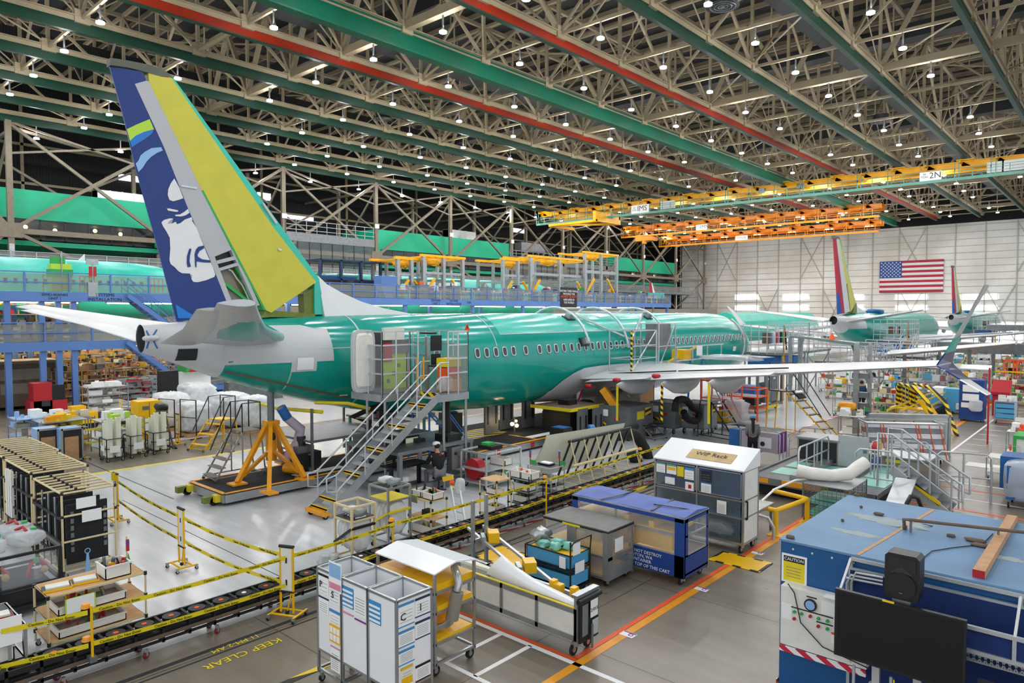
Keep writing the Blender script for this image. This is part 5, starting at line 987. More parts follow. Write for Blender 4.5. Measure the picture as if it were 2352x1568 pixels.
for i,(x,y,w,l) in enumerate(((2018,1183,.16,'flat brown scrap beside the rust streak'),(2184,1233,.12,'lumpy brown scrap left of the two sandals of wood'),(2240,1244,.26,'upper of two flat wood scraps near the timber beam'),(2250,1255,.22,'lower of two flat wood scraps near the timber beam'),(1815,1236,.14,'rusty bracket at the near roof corner'),(1968,1139,.1,'rusty bracket at the far roof corner'),(1935,1198,.05,'small dark lump left of the rust streak'),(1978,1167,.05,'small dark lump near the back roof edge'))):
    p=F(x,y,BZ); tag(B('box_brown').blob((0,0,.025),(w,w*.5,.05),i,10,5,.2,.7).build('roof_debris',loc=p),l,'debris')
t=thing('speaker_cable','black cable running over the booth roof to the loudspeaker','cable',(0,0,0)); B('black').path([F(2110,1290,BZ+.012),F(2140,1265,BZ+.012),F(2190,1257,BZ+.012),F(2255,1250,BZ+.012),F(2280,1225,BZ+.012)],.007,6).build('cable',t)
t=thing('banner','dark marbled poster hanging on the navy curtain beside the television','poster',(tvx1+.1,9.45,0)); B('box_brown').use('dark_grey').bx(0,0,.5,.75,.02,1.28).build('poster',t); B('box_brown').blob((.4,-.005,.9),(.4,.01,.5),4,12,6,.6).build('pattern',t)
# ---------------- centre and left ----------------
# work stand at the aft door
t=thing('access_stand','tall aluminium access stand with railings at the open rear door','work stand',(0,0,0)); Z=3.0
b=B('steel').prism([(-18.75,13.2,Z-.14),(-17.2,13.2,Z-.14),(-17.2,14.3,Z-.14),(-15.9,14.3,Z-.14),(-15.9,15.6,Z-.14),(-18.75,15.6,Z-.14)],(0,0,.14)); b.build('platform',t)
B('alu').bar((-18.75,13.18,Z-.15),(-17.2,13.18,Z-.15),.06,.22).bar((-17.18,13.2,Z-.15),(-17.18,14.3,Z-.15),.06,.22).bar((-15.88,14.3,Z-.15),(-15.88,15.6,Z-.15),.06,.22).bar((-18.75,15.62,Z-.15),(-15.9,15.62,Z-.15),.06,.22).build('edge_beam',t)
def pan(name,a,c,n,z0=Z,h=1.9,mesh=True):
    a=Vector(a+(z0,));c=Vector(c+(z0,)); b=B('alu_light')
    for k in (.6,1.05,1.48,h): b.bar(a+Vector((0,0,k)),c+Vector((0,0,k)),.045)
    for i in range(n+1): p=a+(c-a)*i/n; b.tube(p-Vector((0,0,.15)),p+Vector((0,0,h)),.028,6)
    b.build(name,t)
    if mesh: B('mesh_panel').quad(a+Vector((0,0,.02)),c+Vector((0,0,.02)),c+Vector((0,0,h*.78)),a+Vector((0,0,h*.78))).build('mesh_infill',t)
pan('railing',(-18.6,13.2),(-17.2,13.2),2); pan('railing',(-17.2,13.2),(-17.2,14.3),2); pan('railing',(-15.9,14.75),(-15.9,15.6),2); pan('railing',(-18.6,15.6),(-15.9,15.6),4); pan('railing',(-17.2,14.3),(-16.8,14.3),1,mesh=False)
B('orange_yellow').tube((-16.85,14.3,Z-.2),(-16.85,14.3,Z+1.1),.03,8).tube((-16.6,14.35,Z+.4),(-16.6,14.35,Z+1.1),.03,8).bar((-16.85,14.3,Z+.45),(-16.6,14.35,Z+.45),.05).use('hazard').bx(-16.8,14.28,Z-.15,-15.95,14.36,Z+.02).build('gate_post',t)
for x,y in ((-18.1,13.3),(-17.2,13.3),(-15.95,14.6),(-15.95,15.55),(-18.2,15.5)): B('alu').tube((x,y,0),(x,y,Z-.1),.045,8).build('leg',t)
b=B('rubber')
for x,y in ((-18.2,14.0),(-16.6,15.3)):
    pts=[(x,y,1.4+i*.035) for i in range(44)]; b.path(pts,[.15 if i%2 else .125 for i in range(44)],12)
b.build('bellows_column',t)
b=B('steel').bx(-18.6,12.8,1.3,-15.95,15.9,1.4); posts(b,-18.5,12.9,-16.0,15.8,.1,1.3,.12); b.bx(-18.6,12.8,.12,-15.95,12.95,.3).bx(-18.6,15.75,.12,-15.95,15.9,.3).bx(-16.1,12.8,.12,-15.95,15.9,.3).build('lower_frame',t)
B('black').bx(-16.7,14.9,1.4,-16.1,15.5,1.62).bx(-17.6,13.5,1.4,-17.2,13.8,1.55).bx(-17,14.2,1.4,-16.7,14.5,1.52).build('equipment_case',t)
B('steel').bx(-16.15,14.9,.55,-15.9,15.4,1.25).use('black').tube((-15.9,15.05,1.05),(-15.86,15.05,1.05),.05,10).use('red').bx(-15.9,15.2,.9,-15.88,15.3,.95).build('control_box',t)
stair('stairs',t,(-15.85,10.35,.12),(-15.85,14.35,Z-.05),.85,15,'alu','alu_light',0,(-1,0,0),.05,.22,(0,1,4,7,10,13))
b=B('alu_light')
for x in (-15.82,-16.72):
    for k in (.5,.95): b.path([(x,10.6,.2+k),(x,14.35,Z+k),(x,14.7,Z+k)],.025,6)
    for q in (0,.25,.5,.75,1): c=Vector((x,10.6+3.75*q,.3+2.75*q)); b.tube(c,c+Vector((0,0,.9)),.022,6)
    b.path([(x,10.6,.7),(x,10.3,.75),(x,10.3,1.1),(x,10.6,1.15)],.022,6)
b.build('stair_rail',t)
for x in (-15.9,-16.6): b=B(); castor(b,x,10.3,.08); b.build('castor',t)
B('orange_yellow').bx(-16.72,10.2,.1,-15.82,10.42,.2).build('bottom_step_edge',t)
def small(nm,mk,lbl,cat,locn,group=None,rz=0):
    o=mk.build(nm,loc=locn); o.rotation_euler=(0,0,rz); return tag(o,lbl,cat,group)
# gear on the platform
t=thing('monitor_stand','black monitor arm with two screens on the access stand platform','monitor',(-17.05,14.9,Z)); B('alu').bx(-.05,-.05,0,.05,.05,1.7).use('black').bx(-.25,-.1,1.8,.35,.1,1.86).build('pole',t); B('black').bx(.05,.1,1.25,.09,.55,1.75).bx(.05,.12,.8,.09,.5,1.15).bx(.0,0,.75,.35,.5,.79).build('screen',t)
small('warning_cone',B('orange').prism([(-.1,0,0),(.1,0,0),(0,0,.24)],(0,.01,0)).use('black').bx(-.015,-.005,.05,.015,0,.16),'small orange warning triangle on top of the access stand railing','sign',(-15.9,15.58,Z+1.92),rz=R(60))
b=B('orange_yellow').bx(-.25,-.3,0,.25,.3,.4).use('black').bx(-.2,-.31,.1,.2,-.3,.3).use('orange').bx(-.2,-.3,.42,.2,.3,.75).use('tape_yellow').bx(-.25,-.3,.78,.25,.3,1.05); small('stacked_boxes',b,'stack of yellow and orange toolboxes on the access stand platform','toolbox',(-16.3,15.15,Z))
small('wrapped_bag',B('film').blob((0,0,.25),(.4,.5,.5),3,10,8,.3),'clear plastic wrapped bag on the access stand beside the toolboxes','bag',(-16.15,14.85,Z+.001))
# tail dolly and jack
t=thing('tail_dolly','low black decked dolly with yellow edge and silver side beams under the tail','dolly',(0,0,0)); x0,x1,y0,y1=-21.3,-19.1,9.1,16.8
B('black').use('cloth_black').bx(x0,y0,.3,x1,y1,.36).build('deck',t); B('alu').bx(x1-.02,y0,.1,x1+.06,y1,.33).bx(x0-.06,y0,.1,x0+.02,y1,.33).bx(x0,y0-.06,.1,x1,y0,.33).build('side_beam',t)
B('orange_yellow').bx(x1-.06,y0,.36,x1+.06,y1,.375).bx(x0-.06,y0,.36,x0+.06,y1,.375).bx(x0,y0-.06,.36,x1,y0+.06,.375).build('yellow_edge',t); text('FWD',.16,(x1+.07,12.2,.22),SD,'black',t); B('black').bx(x1+.065,12.5,.21,x1+.07,12.85,.23).build('arrow',t); B('paper').bx(x1-.7,11.6,.361,x1-.35,13.4,.366).build('deck_sign',t)
for x in (x0+.2,x1-.25): B('tape_yellow').bx(x-.12,y0-.2,.12,x+.12,y0-.06,.32).use('rubber').tube((x-.18,y0-.15,.13),(x-.05,y0-.15,.13),.13,12).use('olive').bx(x-.25,y0-.45,.1,x-.05,y0-.2,.28).build('bumper',t)
for y in (10,13,16): B('rubber').tube((x1-.4,y,.12),(x1-.2,y,.12),.12,12).tube((x0+.2,y,.12),(x0+.4,y,.12),.12,12).build('wheel',t)
JX,JY=-20.55,11.35
t=thing('tail_jack','big orange yellow tripod tail jack lettered TAIL standing on the dolly','jack',(JX,JY,.37))
b=B('orange_yellow').tube((0,0,.4),(0,0,1.6),.17,14).bx(-.2,-.2,1.55,.2,.2,1.68); b.build('cylinder',t); B('steel').tube((0,0,1.68),(0,0,2.62),.11,14).use('dark_metal').tube((0,0,2.62),(0,0,2.68),.16,14).build('ram',t)
for f_ in (F(545,1112,.37),F(700,1100,.37),Vector((JX-1.0,JY+1.0,.37))):
    c=f_-Vector((JX,JY,.37)); q=B('orange_yellow').bar(c+Vector((0,0,.05)),c*.12+Vector((0,0,1.6)),.13).bar(c*.85+Vector((0,0,.2)),c*.1+Vector((0,0,.7)),.1); q.bx(c.x-.22,c.y-.22,0,c.x+.22,c.y+.22,.05); q.build('leg',t)
q=B('orange_yellow'); a=F(618,1132,.37)-Vector((JX,JY,.37)); q.bar(Vector((a.x,a.y,.0)),Vector((a.x*.15,a.y*.15,1.6)),.12).bx(a.x-.28,a.y-.15,0,a.x+.28,a.y+.15,.05).build('front_leg',t); text('T\nA\nI\nL',.13,(a.x*.62+.12,a.y*.62-.16,.75),(R(90),0,R(42)),'black',t)
B('black').tube((.25,-.05,1.2),(.25,-.12,1.2),.12,14).build('gauge',t)
t=thing('hydraulic_pump','dark hydraulic pump unit with hoses behind the yellow tail jack','pump',(-20.2,12.2,.37)); b=B('black').bx(-.4,-.4,.05,.4,.5,.6).use('steel').bx(-.3,-.3,.6,.3,.3,.8).use('dark_metal').cyl((0,0,.6),.15,.5,10).build('body',t)
small('yellow_roller',B('orange_yellow').tube((-.3,0,.2),(.3,0,.2),.15,16).use('black').tube((-.31,0,.2),(.31,0,.2),.09,12),'short yellow drum lying on the dolly beside the jack front leg','drum',(-19.7,11.6,.37),rz=R(20))
t=thing('fabric_duct','lilac fabric duct with blue tape hanging from the belly behind the tail jack','duct',(0,0,0)); pts=[PX(x,y,-20.3) for x,y in ((645,935),(660,960),(690,985),(685,1015),(665,1040),(655,1062))]; B('lilac').path(pts,[.12,.15,.17,.17,.15,.14],12).build('duct',t); B('blue').path(pts[:2],.155,10).build('tape',t)
def steps(lbl,p0,p1,w,n,mf,ms,legs=True,plat=.6,rail=1.0,rmat='black',name='step_ladder',group=None,rear=True):
    # p0: bottom centre, p1: top (x,y,z) centre
    t=thing(name,lbl,'ladder',(p0[0],p0[1],0),0,group); o=Vector((p0[0],p0[1],0)); a=Vector(p0)-o; c=Vector(p1)-o; h=Vector((c.x,c.y,0)); hl=h.length; h.normalize(); sd=Vector((-h.y,h.x,0))*w/2; z=c.z
    b=B(mf)
    for s in (-1,1): b.bar(a+sd*s,c+sd*s,.04,.05)
    e=c+h*plat
    for s in (-1,1):
        b.bar(e+sd*s,Vector((e.x+sd.x*s+h.x*.15,e.y+sd.y*s+h.y*.15,.08)),.04); b.bar(c+sd*s,Vector((c.x+sd.x*s,c.y+sd.y*s,.08)),.035); b.bar(Vector((a.x+sd.x*s,a.y+sd.y*s,.1)),Vector((e.x+sd.x*s+h.x*.15,e.y+sd.y*s+h.y*.15,.1)),.035)
    b.bar(Vector((a.x+sd.x,a.y+sd.y,.1)),Vector((a.x-sd.x,a.y-sd.y,.1)),.035).bar(Vector((e.x+sd.x,e.y+sd.y,.1)),Vector((e.x-sd.x,e.y-sd.y,.1)),.035); b.build('frame',t)
    b=B(ms)
    for i in range(n): q=a+(c-a)*((i+.6)/n); b.prism([q-sd-h*.1,q+sd-h*.1,q+sd+h*.12,q-sd+h*.12],(0,0,.03))
    b.prism([c-sd,c+sd,e+sd,e-sd],(0,0,.04)); b.build('tread',t)
    b=B(rmat)
    for s in (-1,1):
        b.path([a+(c-a)*.25+sd*s+Vector((0,0,.5)),c+sd*s+Vector((0,0,rail)),e+sd*s+Vector((0,0,rail)),e+sd*s],.022,6); b.tube(c+sd*s,c+sd*s+Vector((0,0,rail)),.02,6)
    b.path([e+sd+Vector((0,0,rail)),e-sd+Vector((0,0,rail))],.022,6); b.build('handrail',t)
    for v in (a+sd,a-sd,e+sd+h*.15,e-sd+h*.15): q=B(); castor(q,v.x,v.y,.04); q.build('castor',t)
    return t
g=F(497,1112); steps('grey rolling ladder standing on the dolly left of the jack',(-20.95,9.5,0),(-20.95,10.4,1.4),.75,6,'alu','khaki',rail=.9).location.z=.37
a=F(470,1035); steps('yellow rolling step ladder with black handrails in front of the wrapped pallets',(-27.6,12.0,0),(-27.9,13.0,1.1),.85,3,'yellow','yellow',rail=.95)
# machinery under the rear belly
t=thing('extraction_unit','grey filter cabinet with black suction arm under the rear fuselage','machine',(-19.9,14.6,.37)); B('steel').bx(-.35,-.35,0,.35,.35,1.05).use('dark_metal').bx(-.3,-.36,.1,.3,-.35,.5).build('cabinet',t); B('rubber').path([(0,0,1.05),(.1,.1,1.3),(-.2,-.5,1.5),(.2,.4,1.9),(.3,.7,2.1)],.1,10).build('suction_arm',t)
t=thing('belly_platform','grey steel platform frame with yellow guard pipes under the tail','work stand',(0,0,0)); b=B('steel').bx(-22.4,12.2,1.3,-19.6,15.4,1.38); posts(b,-22.3,12.3,-19.7,15.3,.37,2.4,.07); b.bx(-22.3,12.2,.9,-19.7,12.26,.95).bx(-22.3,12.2,.4,-19.7,12.3,.5).build('frame',t)
B('tape_yellow').path([(-22.5,12,2.35),(-21.4,12.0,2.3),(-19.4,12.5,2.3)],.06,8).path([(-20,12.6,2.55),(-19.3,13.4,2.5),(-18.9,14,2.3)],.06,8).build('guard_pipe',t)
t=thing('equipment_table','dark table with teal legs carrying black boxes under the rear fuselage','table',(-20.6,16.0,0)); b=B('steel').bx(-1.4,-.8,1.6,1.4,.8,1.68); b.use('green_primer'); posts(b,-1.3,-.7,1.3,.7,.37,1.6,.08); b.build('table',t); g=B('black'); clutter(g,-1.3,-.7,1.3,.7,1.68,12,.3,pal=['black','dark_metal','steel','red']); g.build('equipment',t)
# second dolly under the belly
t=thing('belly_dolly','long low black platform dolly with lettered silver side under the mid fuselage','dolly',(0,0,0)); x0,x1,y0,y1=-22.6,-17.9,18.0,30.5
B('cloth_black').bx(x0,y0,.3,x1,y1,.36).build('deck',t); B('alu').bx(x1-.02,y0,.1,x1+.06,y1,.34).bx(x0,y0-.06,.1,x1,y0,.34).build('side_beam',t); B('orange_yellow').bx(x1-.1,y0,.36,x1+.06,y1,.375).bx(x0,y0,.36,x1,y0+.1,.375).bx(x1-1.6,21.5,.36,x1,21.6,.37).bx(x1-1.6,24,.36,x1,24.1,.37).build('yellow_edge',t)
B('hazard').bx(-21.5,18.3,.361,-19.9,22,.366).build('striped_area',t); b=B('red')
for y in (19,21,23.4,26,29): b.bx(x1+.06,y,.12,x1+.07,y+.22,.32)
b.build('red_plate',t); B('paper').bx(-18.7,21.6,.361,-18.3,24,.366).bx(x1+.06,24,.14,x1+.068,25.4,.3).build('deck_sign',t)
for x in (x0+.5,x1-.5):
    for y in (19.5,24.3,29): B('rubber').tube((x-.1,y,.14),(x+.1,y,.14),.13,12).build('wheel',t)
t=thing('main_wheel','main landing gear leg and wheel under the wing fairing','landing gear',(-18.9,26.2,.37)); B('rubber').tube((-.18,0,.55),(.18,0,.55),.55,22).build('tyre',t); B('steel').tube((-.2,0,.55),(.2,0,.55),.26,16).build('hub',t); B('white').tube((-.4,0,.55),(-.5,.1,1.7),.12,10).use('red').bar((-.3,-.3,.9),(-.3,.2,1.6),.06).build('strut',t)
t=thing('lift_table','black bellows lift table with yellow edged top under the wing root','lift table',(-18.6,24.4,.37)); 
b=B('black')
for i in range(12): b.bx(-.75-.02*(i%2),-.8-.02*(i%2),i*.08,.75+.02*(i%2),.8+.02*(i%2),i*.08+.08)
b.build('bellows',t); B('box_brown').bx(-1.1,-1.2,.98,1.1,1.2,1.08).build('top',t); B('tape_yellow').bx(-1.12,-1.22,.96,1.12,-1.2,1.1).bx(1.1,-1.2,.96,1.12,1.2,1.1).build('yellow_edge',t); B('black').bx(-.3,-.3,1.08,.3,.3,1.3).build('load_block',t)
small('tool_chest',B('black').bx(-.35,-.3,.1,.35,.3,.85).use('blue').bx(-.3,-.25,.85,.3,.25,.87).use('rubber').tube((-.3,-.25,.05),(-.26,-.25,.05),.05,8).tube((.3,-.25,.05),(.26,-.25,.05),.05,8).tube((.3,.25,.05),(.26,.25,.05),.05,8).tube((-.3,.25,.05),(-.26,.25,.05),.05,8),'black rolling tool chest with blue lid beside the belly dolly','tool chest',(-17.25,22.2,0))
small('black_speaker_box',B('black').bx(-.4,-.3,0,.4,.3,1.0).use('blue').blob((0,0,1.03),(.6,.4,.1),3),'tall black box topped with blue hoses under the belly','box',(-21,19.6,.37))
for i,(x,y,h,l) in enumerate(((-20.3,21.3,1.5,'nearest the black box'),(-20.6,22.6,1.6,'beside the glowing lamps'),(-20.2,23.6,1.5,'next to the main wheel'))): small('door_panel',B('steel').bx(-.05,-.4,0,.05,.4,h).use('black').bx(.05,-.3,.4,.06,-.2,1.2).bx(.05,.2,.4,.06,.3,1.2),'grey gear door panel standing on the belly dolly, '+l,'panel',(x,y,.37))
t=thing('work_light','pair of bright work lamps glowing on the deck under the fuselage','lamp',(-19.6,22.0,.37)); B('steel').tube((0,0,0),(0,0,.7),.03,8).build('pole',t); B('warm_light').sph((0,.15,.3),.08).sph((0,-.15,.4),.08).sph((0,.1,.5),.06).build('bulb',t)
# blue stairs
steps('bright blue tubular steps behind the access stand',(-17.7,17.9,0),(-18.9,16.6,1.9),.9,7,'blue','steel',rail=.9,rmat='blue')
# ground carts near the seated man
t=thing('service_cart','silver service cart with red hose reel and white bins behind the seated man','cart',(-15.7,15.2,0),0); b=B('alu_light'); posts(b,-.1,0,1.0,1.6,.15,1.15,.05); frame(b,-.1,0,1.0,1.6,1.15,.05); b.bx(-.1,0,.18,1.0,1.6,.22).bx(-.1,0,.6,1.0,1.6,.63).build('frame',t); B('red').tube((.2,.2,.55),(.2,.5,.55),.33,20).build('hose_reel',t); wheels(t,0,.1,.9,1.5,.1)
for i,(x,y,z,l) in enumerate(((-15.1,16.2,.22,'on the bottom of the silver service cart'),(-15.1,16.3,.63,'on the middle shelf of the silver service cart'))): b=B('bin_white'); tray(b,-.3,-.2,.3,.2,0,.22); b.use('khaki'); small('parts_bin',b.bx(-.27,-.17,.15,.27,.17,.2),'white plastic bin '+l,'bin',(x,y,z))
small('case',B('rubber').bx(-.3,-.25,0,.3,.25,.12).use('green').bx(-.2,-.2,.12,.1,.1,.2),'black case with green tools on top of the silver service cart','case',(-15.2,15.9,1.18))
t=thing('computer_cart','computer workstation cart with two screens in front of the seated man','workstation',(-16.9,13.6,0)); b=B('black').bx(-.3,-.5,.75,.4,.9,.8).bx(0,-.4,.1,.1,-.3,.75).bx(0,.7,.1,.1,.8,.75).bx(-.2,-.5,.05,.4,.9,.12); b.build('desk',t); B('black').bx(-.1,-.45,.95,-.04,.15,1.5).bx(-.1,.25,1.05,-.04,.85,1.6).bx(-.08,-.2,.8,-.05,-.1,1).build('screen',t); B('screen_on').bx(-.04,.3,1.1,-.035,.8,1.55).build('screen_image',t); B('steel').bx(-.5,-.3,1.75,.5,.9,1.78).bx(-.1,.2,1.6,-.05,.3,1.75).build('sun_shade',t)
# leaning straight ladder and grabber
t=thing('straight_ladder','aluminium ladder leaning with yellow and red tags beside the cream rack','ladder',(0,0,0)); a=F(1055,1240); c=PY(1035,1110,a.y+.6); b=B('alu_light'); o=Vector((.32,.0,0)); b.bar(a,c,.04,.07).bar(a+o,c+o,.04,.07)
for i in range(7): q=a+(c-a)*((i+.5)/7); b.tube(q,q+o,.015,6)
b.build('ladder',t); B('yellow').box(c+Vector((-.1,0,.12)),(.4,.03,.12),0,0,-.3).use('orange').sph(c+Vector((.05,0,.03)),.07).use('lime').sph(c+Vector((.05,0,-.1)),.07).use('film').blob(tuple(c+Vector((.35,0,0))),(.25,.2,.4),3).build('tag',t)
# -------- conveyor of cable chain on castors --------
t=thing('cable_conveyor','long black roller conveyor on red castors edging the light floor','conveyor',(-11.75,0,0)); y0,y1=-1.0,22.5
b=B('black').bx(-.2,y0,.42,-.16,y1,.5).bx(.16,y0,.42,.2,y1,.5).bx(-.2,y0,.2,-.17,y1,.24).bx(.17,y0,.2,.2,y1,.24).bx(-.16,y0,.3,.16,y1,.36); n_=int((y1-y0)/.42)
for i in range(n_): y=y0+i*.42; b.bx(-.2,y-.02,.18,.2,y+.02,.5)
b.build('frame',t); rd=B('black').tube((0,0,.44),(0,0,.5),.14,12).build('roller_disc',t); dc={m_:B(m_).tube((0,0,.5),(0,0,.505),.042,8).build('disc_centre',rd) for m_ in ('orange',)}; dp=None
for i in range(n_):
    y=y0+.2+i*.42
    if i==0: rd.location=(0,y,0); continue
    o=rd.copy(); C.objects.link(o); o.location=(0,y,0)
    if i%6==4:
        if dp is None: dp=B('paper').tube((0,0,.5),(0,0,.505),.042,8).build('disc_centre',o)
        else: q=dp.copy(); C.objects.link(q); q.parent=o
    else: q=dc['orange'].copy(); C.objects.link(q); q.parent=o
B('box_brown').bx(.2,y0,.27,.21,y1,.33).build('side_strip',t)
for i in range(20):
    y=y0+.6+i*1.15
    for x in (-.14,.16): q=B(); castor(q,x,y,.055,0,R(30),'dark_red'); q.build('castor',t)
small('hazard_board',B('hazard').bx(-.03,0,0,.03,3.2,.05),'yellow black striped bar along the far end of the conveyor','bar',(-11.35,17.0,.0))
# tapes, stanchions
def tape(a,c,label,sag=.03,txt=True,w=.036):
    a=Vector(a);c=Vector(c); t=thing('barrier_tape',label,'tape',tuple(a)); d=c-a; n=12; vs=[]
    for i in range(n+1): k=i/n; p=d*k-Vector((0,0,sag*4*k*(1-k))); vs+=[p-Vector((0,0,w)),p+Vector((0,0,w))]
    off=Vector((d.y,-d.x,0)).normalized()*.004; B('tape_yellow').add(vs,[(2*i,2*i+2,2*i+3,2*i+1) for i in range(n)]).add([v+off for v in vs],[(2*i,2*i+1,2*i+3,2*i+2) for i in range(n)]).build('strip',t)
    if txt:
        L=math.hypot(d.x,d.y); k=int(L/.75); sx_=1; an=math.atan2(d.y,d.x); el=math.atan2(d.z,L)
        for i in range(k): q=(i+.5)/k; p=d*q-Vector((0,0,sag*4*q*(1-q)))+off*3; o=text('Caution - Do Not Enter',.058,p,(R(90),-el if False else 0,an),'black',t,'lettering')
    return t
def stanchion(px,py,label,h=1.3,rz=0,loc_=None):
    p=loc_ or F(px,py); t=thing('barrier_stand',label,'barrier stand',(p.x,p.y,0),rz,None); b=B('yellow').tube((-.13,0,.1),(-.13,0,h),.022,8).tube((.13,0,.1),(.13,0,h),.022,8).tube((0,0,.1),(.1,0,.5),.015,6)
    for x in (-.26,.26): b.tube((x,-.22,.1),(x,.22,.1),.02,8)
    for y in (-.12,.12): b.tube((-.26,y,.1),(.26,y,.1),.02,8)
    b.build('frame',t); B('bin_white').bx(-.11,-.012,.5,.11,.012,h-.03).use('black').bx(-.015,-.02,h-.3,.015,-.012,h-.2).bx(-.015,-.02,.6,.015,-.012,.7).build('board',t); B('black').tube((-.15,0,h),(.15,0,h),.03,8).tube((-.15,0,.48),(.15,0,.48),.025,8).tube((-.02,0,.1),(.02,0,.1),.04,8).build('joint',t)
    for x in (-.26,.26):
        for y in (-.2,.2): q=B(); castor(q,x,y,.035); q.build('castor',t)
    return t,p
s1,P1_=stanchion(268,1200,'yellow barrier stand with note, next to the nearest black rack'); s2,P2_=stanchion(418,1305,'yellow barrier stand standing alone in the middle of the light floor'); s3,P3_=stanchion(660,1418,'yellow barrier stand on the conveyor edge, nearest the camera')
P3_=Vector((P3_.x,P3_.y,0)); s3.rotation_euler.z=R(25)
s4,P4_=stanchion(188,1055,'yellow barrier stand left of the white cardboard tubes'); s5,P5_=stanchion(408,1022,'yellow barrier stand right of the brown trestle'); s6,P6_=stanchion(278,975,'distant yellow barrier stand behind the white tubes')
small('yellow_note',B('tape_yellow').bx(-.12,-.01,0,.12,0,.2),'yellow note taped to the top of the barrier stand by the black rack','note',tuple(P1_+Vector((.02,-.03,1.12))),rz=.3)
for z,l in ((1.12,'upper'),(.62,'lower')):
    tape(P1_+Vector((.13,0,z)),P2_+Vector((-.13,0,z)),l+' yellow tape from the black rack to the lone barrier stand',.06); tape(P2_+Vector((.13,0,z)),P3_+Vector((-.13,0,z)),l+' yellow tape from the lone barrier stand to the conveyor edge',.09)
    tape(P4_+Vector((.1,.1,z)),P5_+Vector((0,-.3,z)),l+' yellow tape behind the white cardboard tubes',.04,False)
    y0_=3.4; X_=-11.45
    tape((X_,y0_,z-.05),(P3_.x+.05,P3_.y-.05,z),l+' lettered caution tape along the conveyor, nearest the camera'); tape((P3_.x+.05,P3_.y+.05,z),(-11.35,9.0,z),l+' lettered caution tape passing behind the white cabinets'); tape((-11.35,9.05,z),(-11.35,14.0,z),l+' lettered caution tape in front of the cream racks'); tape((-11.35,14.1,z),(-11.5,20.5,z),l+' lettered caution tape beside the big cream panel rack')
    tape((-12.2,.8,z-.08),(X_,y0_-.05,z-.06),l+' lettered caution tape left of the orange reels')
def reel(p,l,mats=('orange_yellow','black')):
    t=thing('tape_reel',l,'tape reel',p); B(mats[0]).cyl((0,0,.06),.07,.06,14,.05).build('cap',t); B(mats[1]).cyl((0,0,-.06),.065,.12,14).build('drum',t)
t=thing('tape_pole','yellow pole clamped to the conveyor carrying two tape reels','pole',(-11.45,3.4,0)); B('yellow').tube((0,0,.3),(0,0,1.15),.02,8).build('pole',t); B('steel').bx(-.1,-.05,.3,.05,.05,.38).build('clamp',t)
reel((-11.53,3.35,1.05),'upper orange tape reel on the pole at the lower left'); reel((-11.53,3.35,.55),'lower orange tape reel on the pole at the lower left')
t=thing('tape_pole','yellow pole with orange reel behind the first white cabinet','pole',(-11.4,9.0,0)); B('yellow').tube((0,0,0),(0,0,1.15),.02,8).build('pole',t); reel((-11.45,9.0,1.1),'orange tape reel behind the first white cabinet')
t=thing('tape_pole','yellow pole with orange reel between the cream racks','pole',(-11.4,14.05,0)); B('yellow').tube((0,0,0),(0,0,1.15),.02,8).build('pole',t); reel((-11.45,14.05,1.1),'orange tape reel between the cream racks'); reel((-11.6,19.0,1.1),'orange tape reel in front of the cream panel rack')
small('tape_pole',B('yellow').tube((0,0,0),(0,0,1.05),.02,8),'yellow pole in front of the cream panel rack','pole',(-11.6,19.0,0))
small('traffic_cone',B('red').cyl((0,0,.03),.13,.5,14,.03).bx(-.16,-.16,0,.16,.16,.03),'small red cone behind the blue covered cart','cone',tuple(F(1323,1160)))
# ---- cream tube racks with black panels (left) ----
def panel_rack(lbl,x0,y0,L,D,H,n,rung,extra):
    t=thing('panel_rack',lbl,'rack',(x0,y0,0)); b=B('cream_tube'); r=.022
    for x in (0,-L):
        for y in (0,D): b.tube((x,y,.12),(x,y,H),r,8)
    for z in (.14,H):
        for y in (0,D): b.tube((0,y,z),(-L,y,z),r,8)
    for i in range(rung+1): x=-L*i/rung; b.tube((x,0,H),(x,D,H),r,8); b.tube((x,0,.14),(x,D,.14),r,8)
    for x in (0,-L): b.tube((x,0,H*.73),(x,D,H*.73),r,8).tube((x,0,H*.43),(x,D,H*.43),r,8)
    b.build('tube_frame',t); q=B('dark_grey')
    for z in (H*.7,H*.42,.45): q.tube((0,-.01,z),(-L,-.01,z),.028,8)
    for i in range(n): q.tube((-L*(i+.5)/n,-.02,.14),(-L*(i+.5)/n,-.02,H*.85),.012,6)
    q.build('padded_rail',t); q=B('black')
    for x in (0,-L):
        for y in (0,D):
            for z in (.14,H*.73,H): q.sph((x,y,z),.038,8,5)
    for i in range(rung): x=-L*(i+.5)/rung; q.tube((x,.3,H-.1),(x,.3,H+.06),.03,6)
    q.build('joint',t)
    for i in range(n):
        x=-.12-(L-.2)*i/n; p=B('black_fabric').bx(x-.05,.1,.25,x,D-.12,H*.84); p.use('steel')
        if i==0: 
            for z in (.5,.65,.8,.95,1.1,1.25): p.bx(x,.18,z,x+.01,.24,z+.1).bx(x,D-.2,z,x+.01,D-.14,z+.1)
        else: p.use('alu').bx(x-.055,.02,.25,x+.005,.04,H*.9)
        p.build('black_panel',t)
    if extra:
        q=B('bin_white')
        for i in range(3): q.bx(-L+.25+.2*i,-.06,.5,-L+.37+.2*i,.0,H*.9)
        q.build('white_pad',t)
    for x in (-.05,-L+.05):
        for y in (.05,D-.05): q=B(); castor(q,x,y,.05); q.build('castor',t)
    return t
pr_=panel_rack('cream tube rack with black panels nearest the camera, two paper notices on its end',-16.3,4.35,2.0,1.0,1.78,4,7,False); B('paper').bx(.03,.25,1.42,.035,.62,1.64).bx(.03,.35,1.12,.035,.72,1.36).build('paper_notice',pr_)
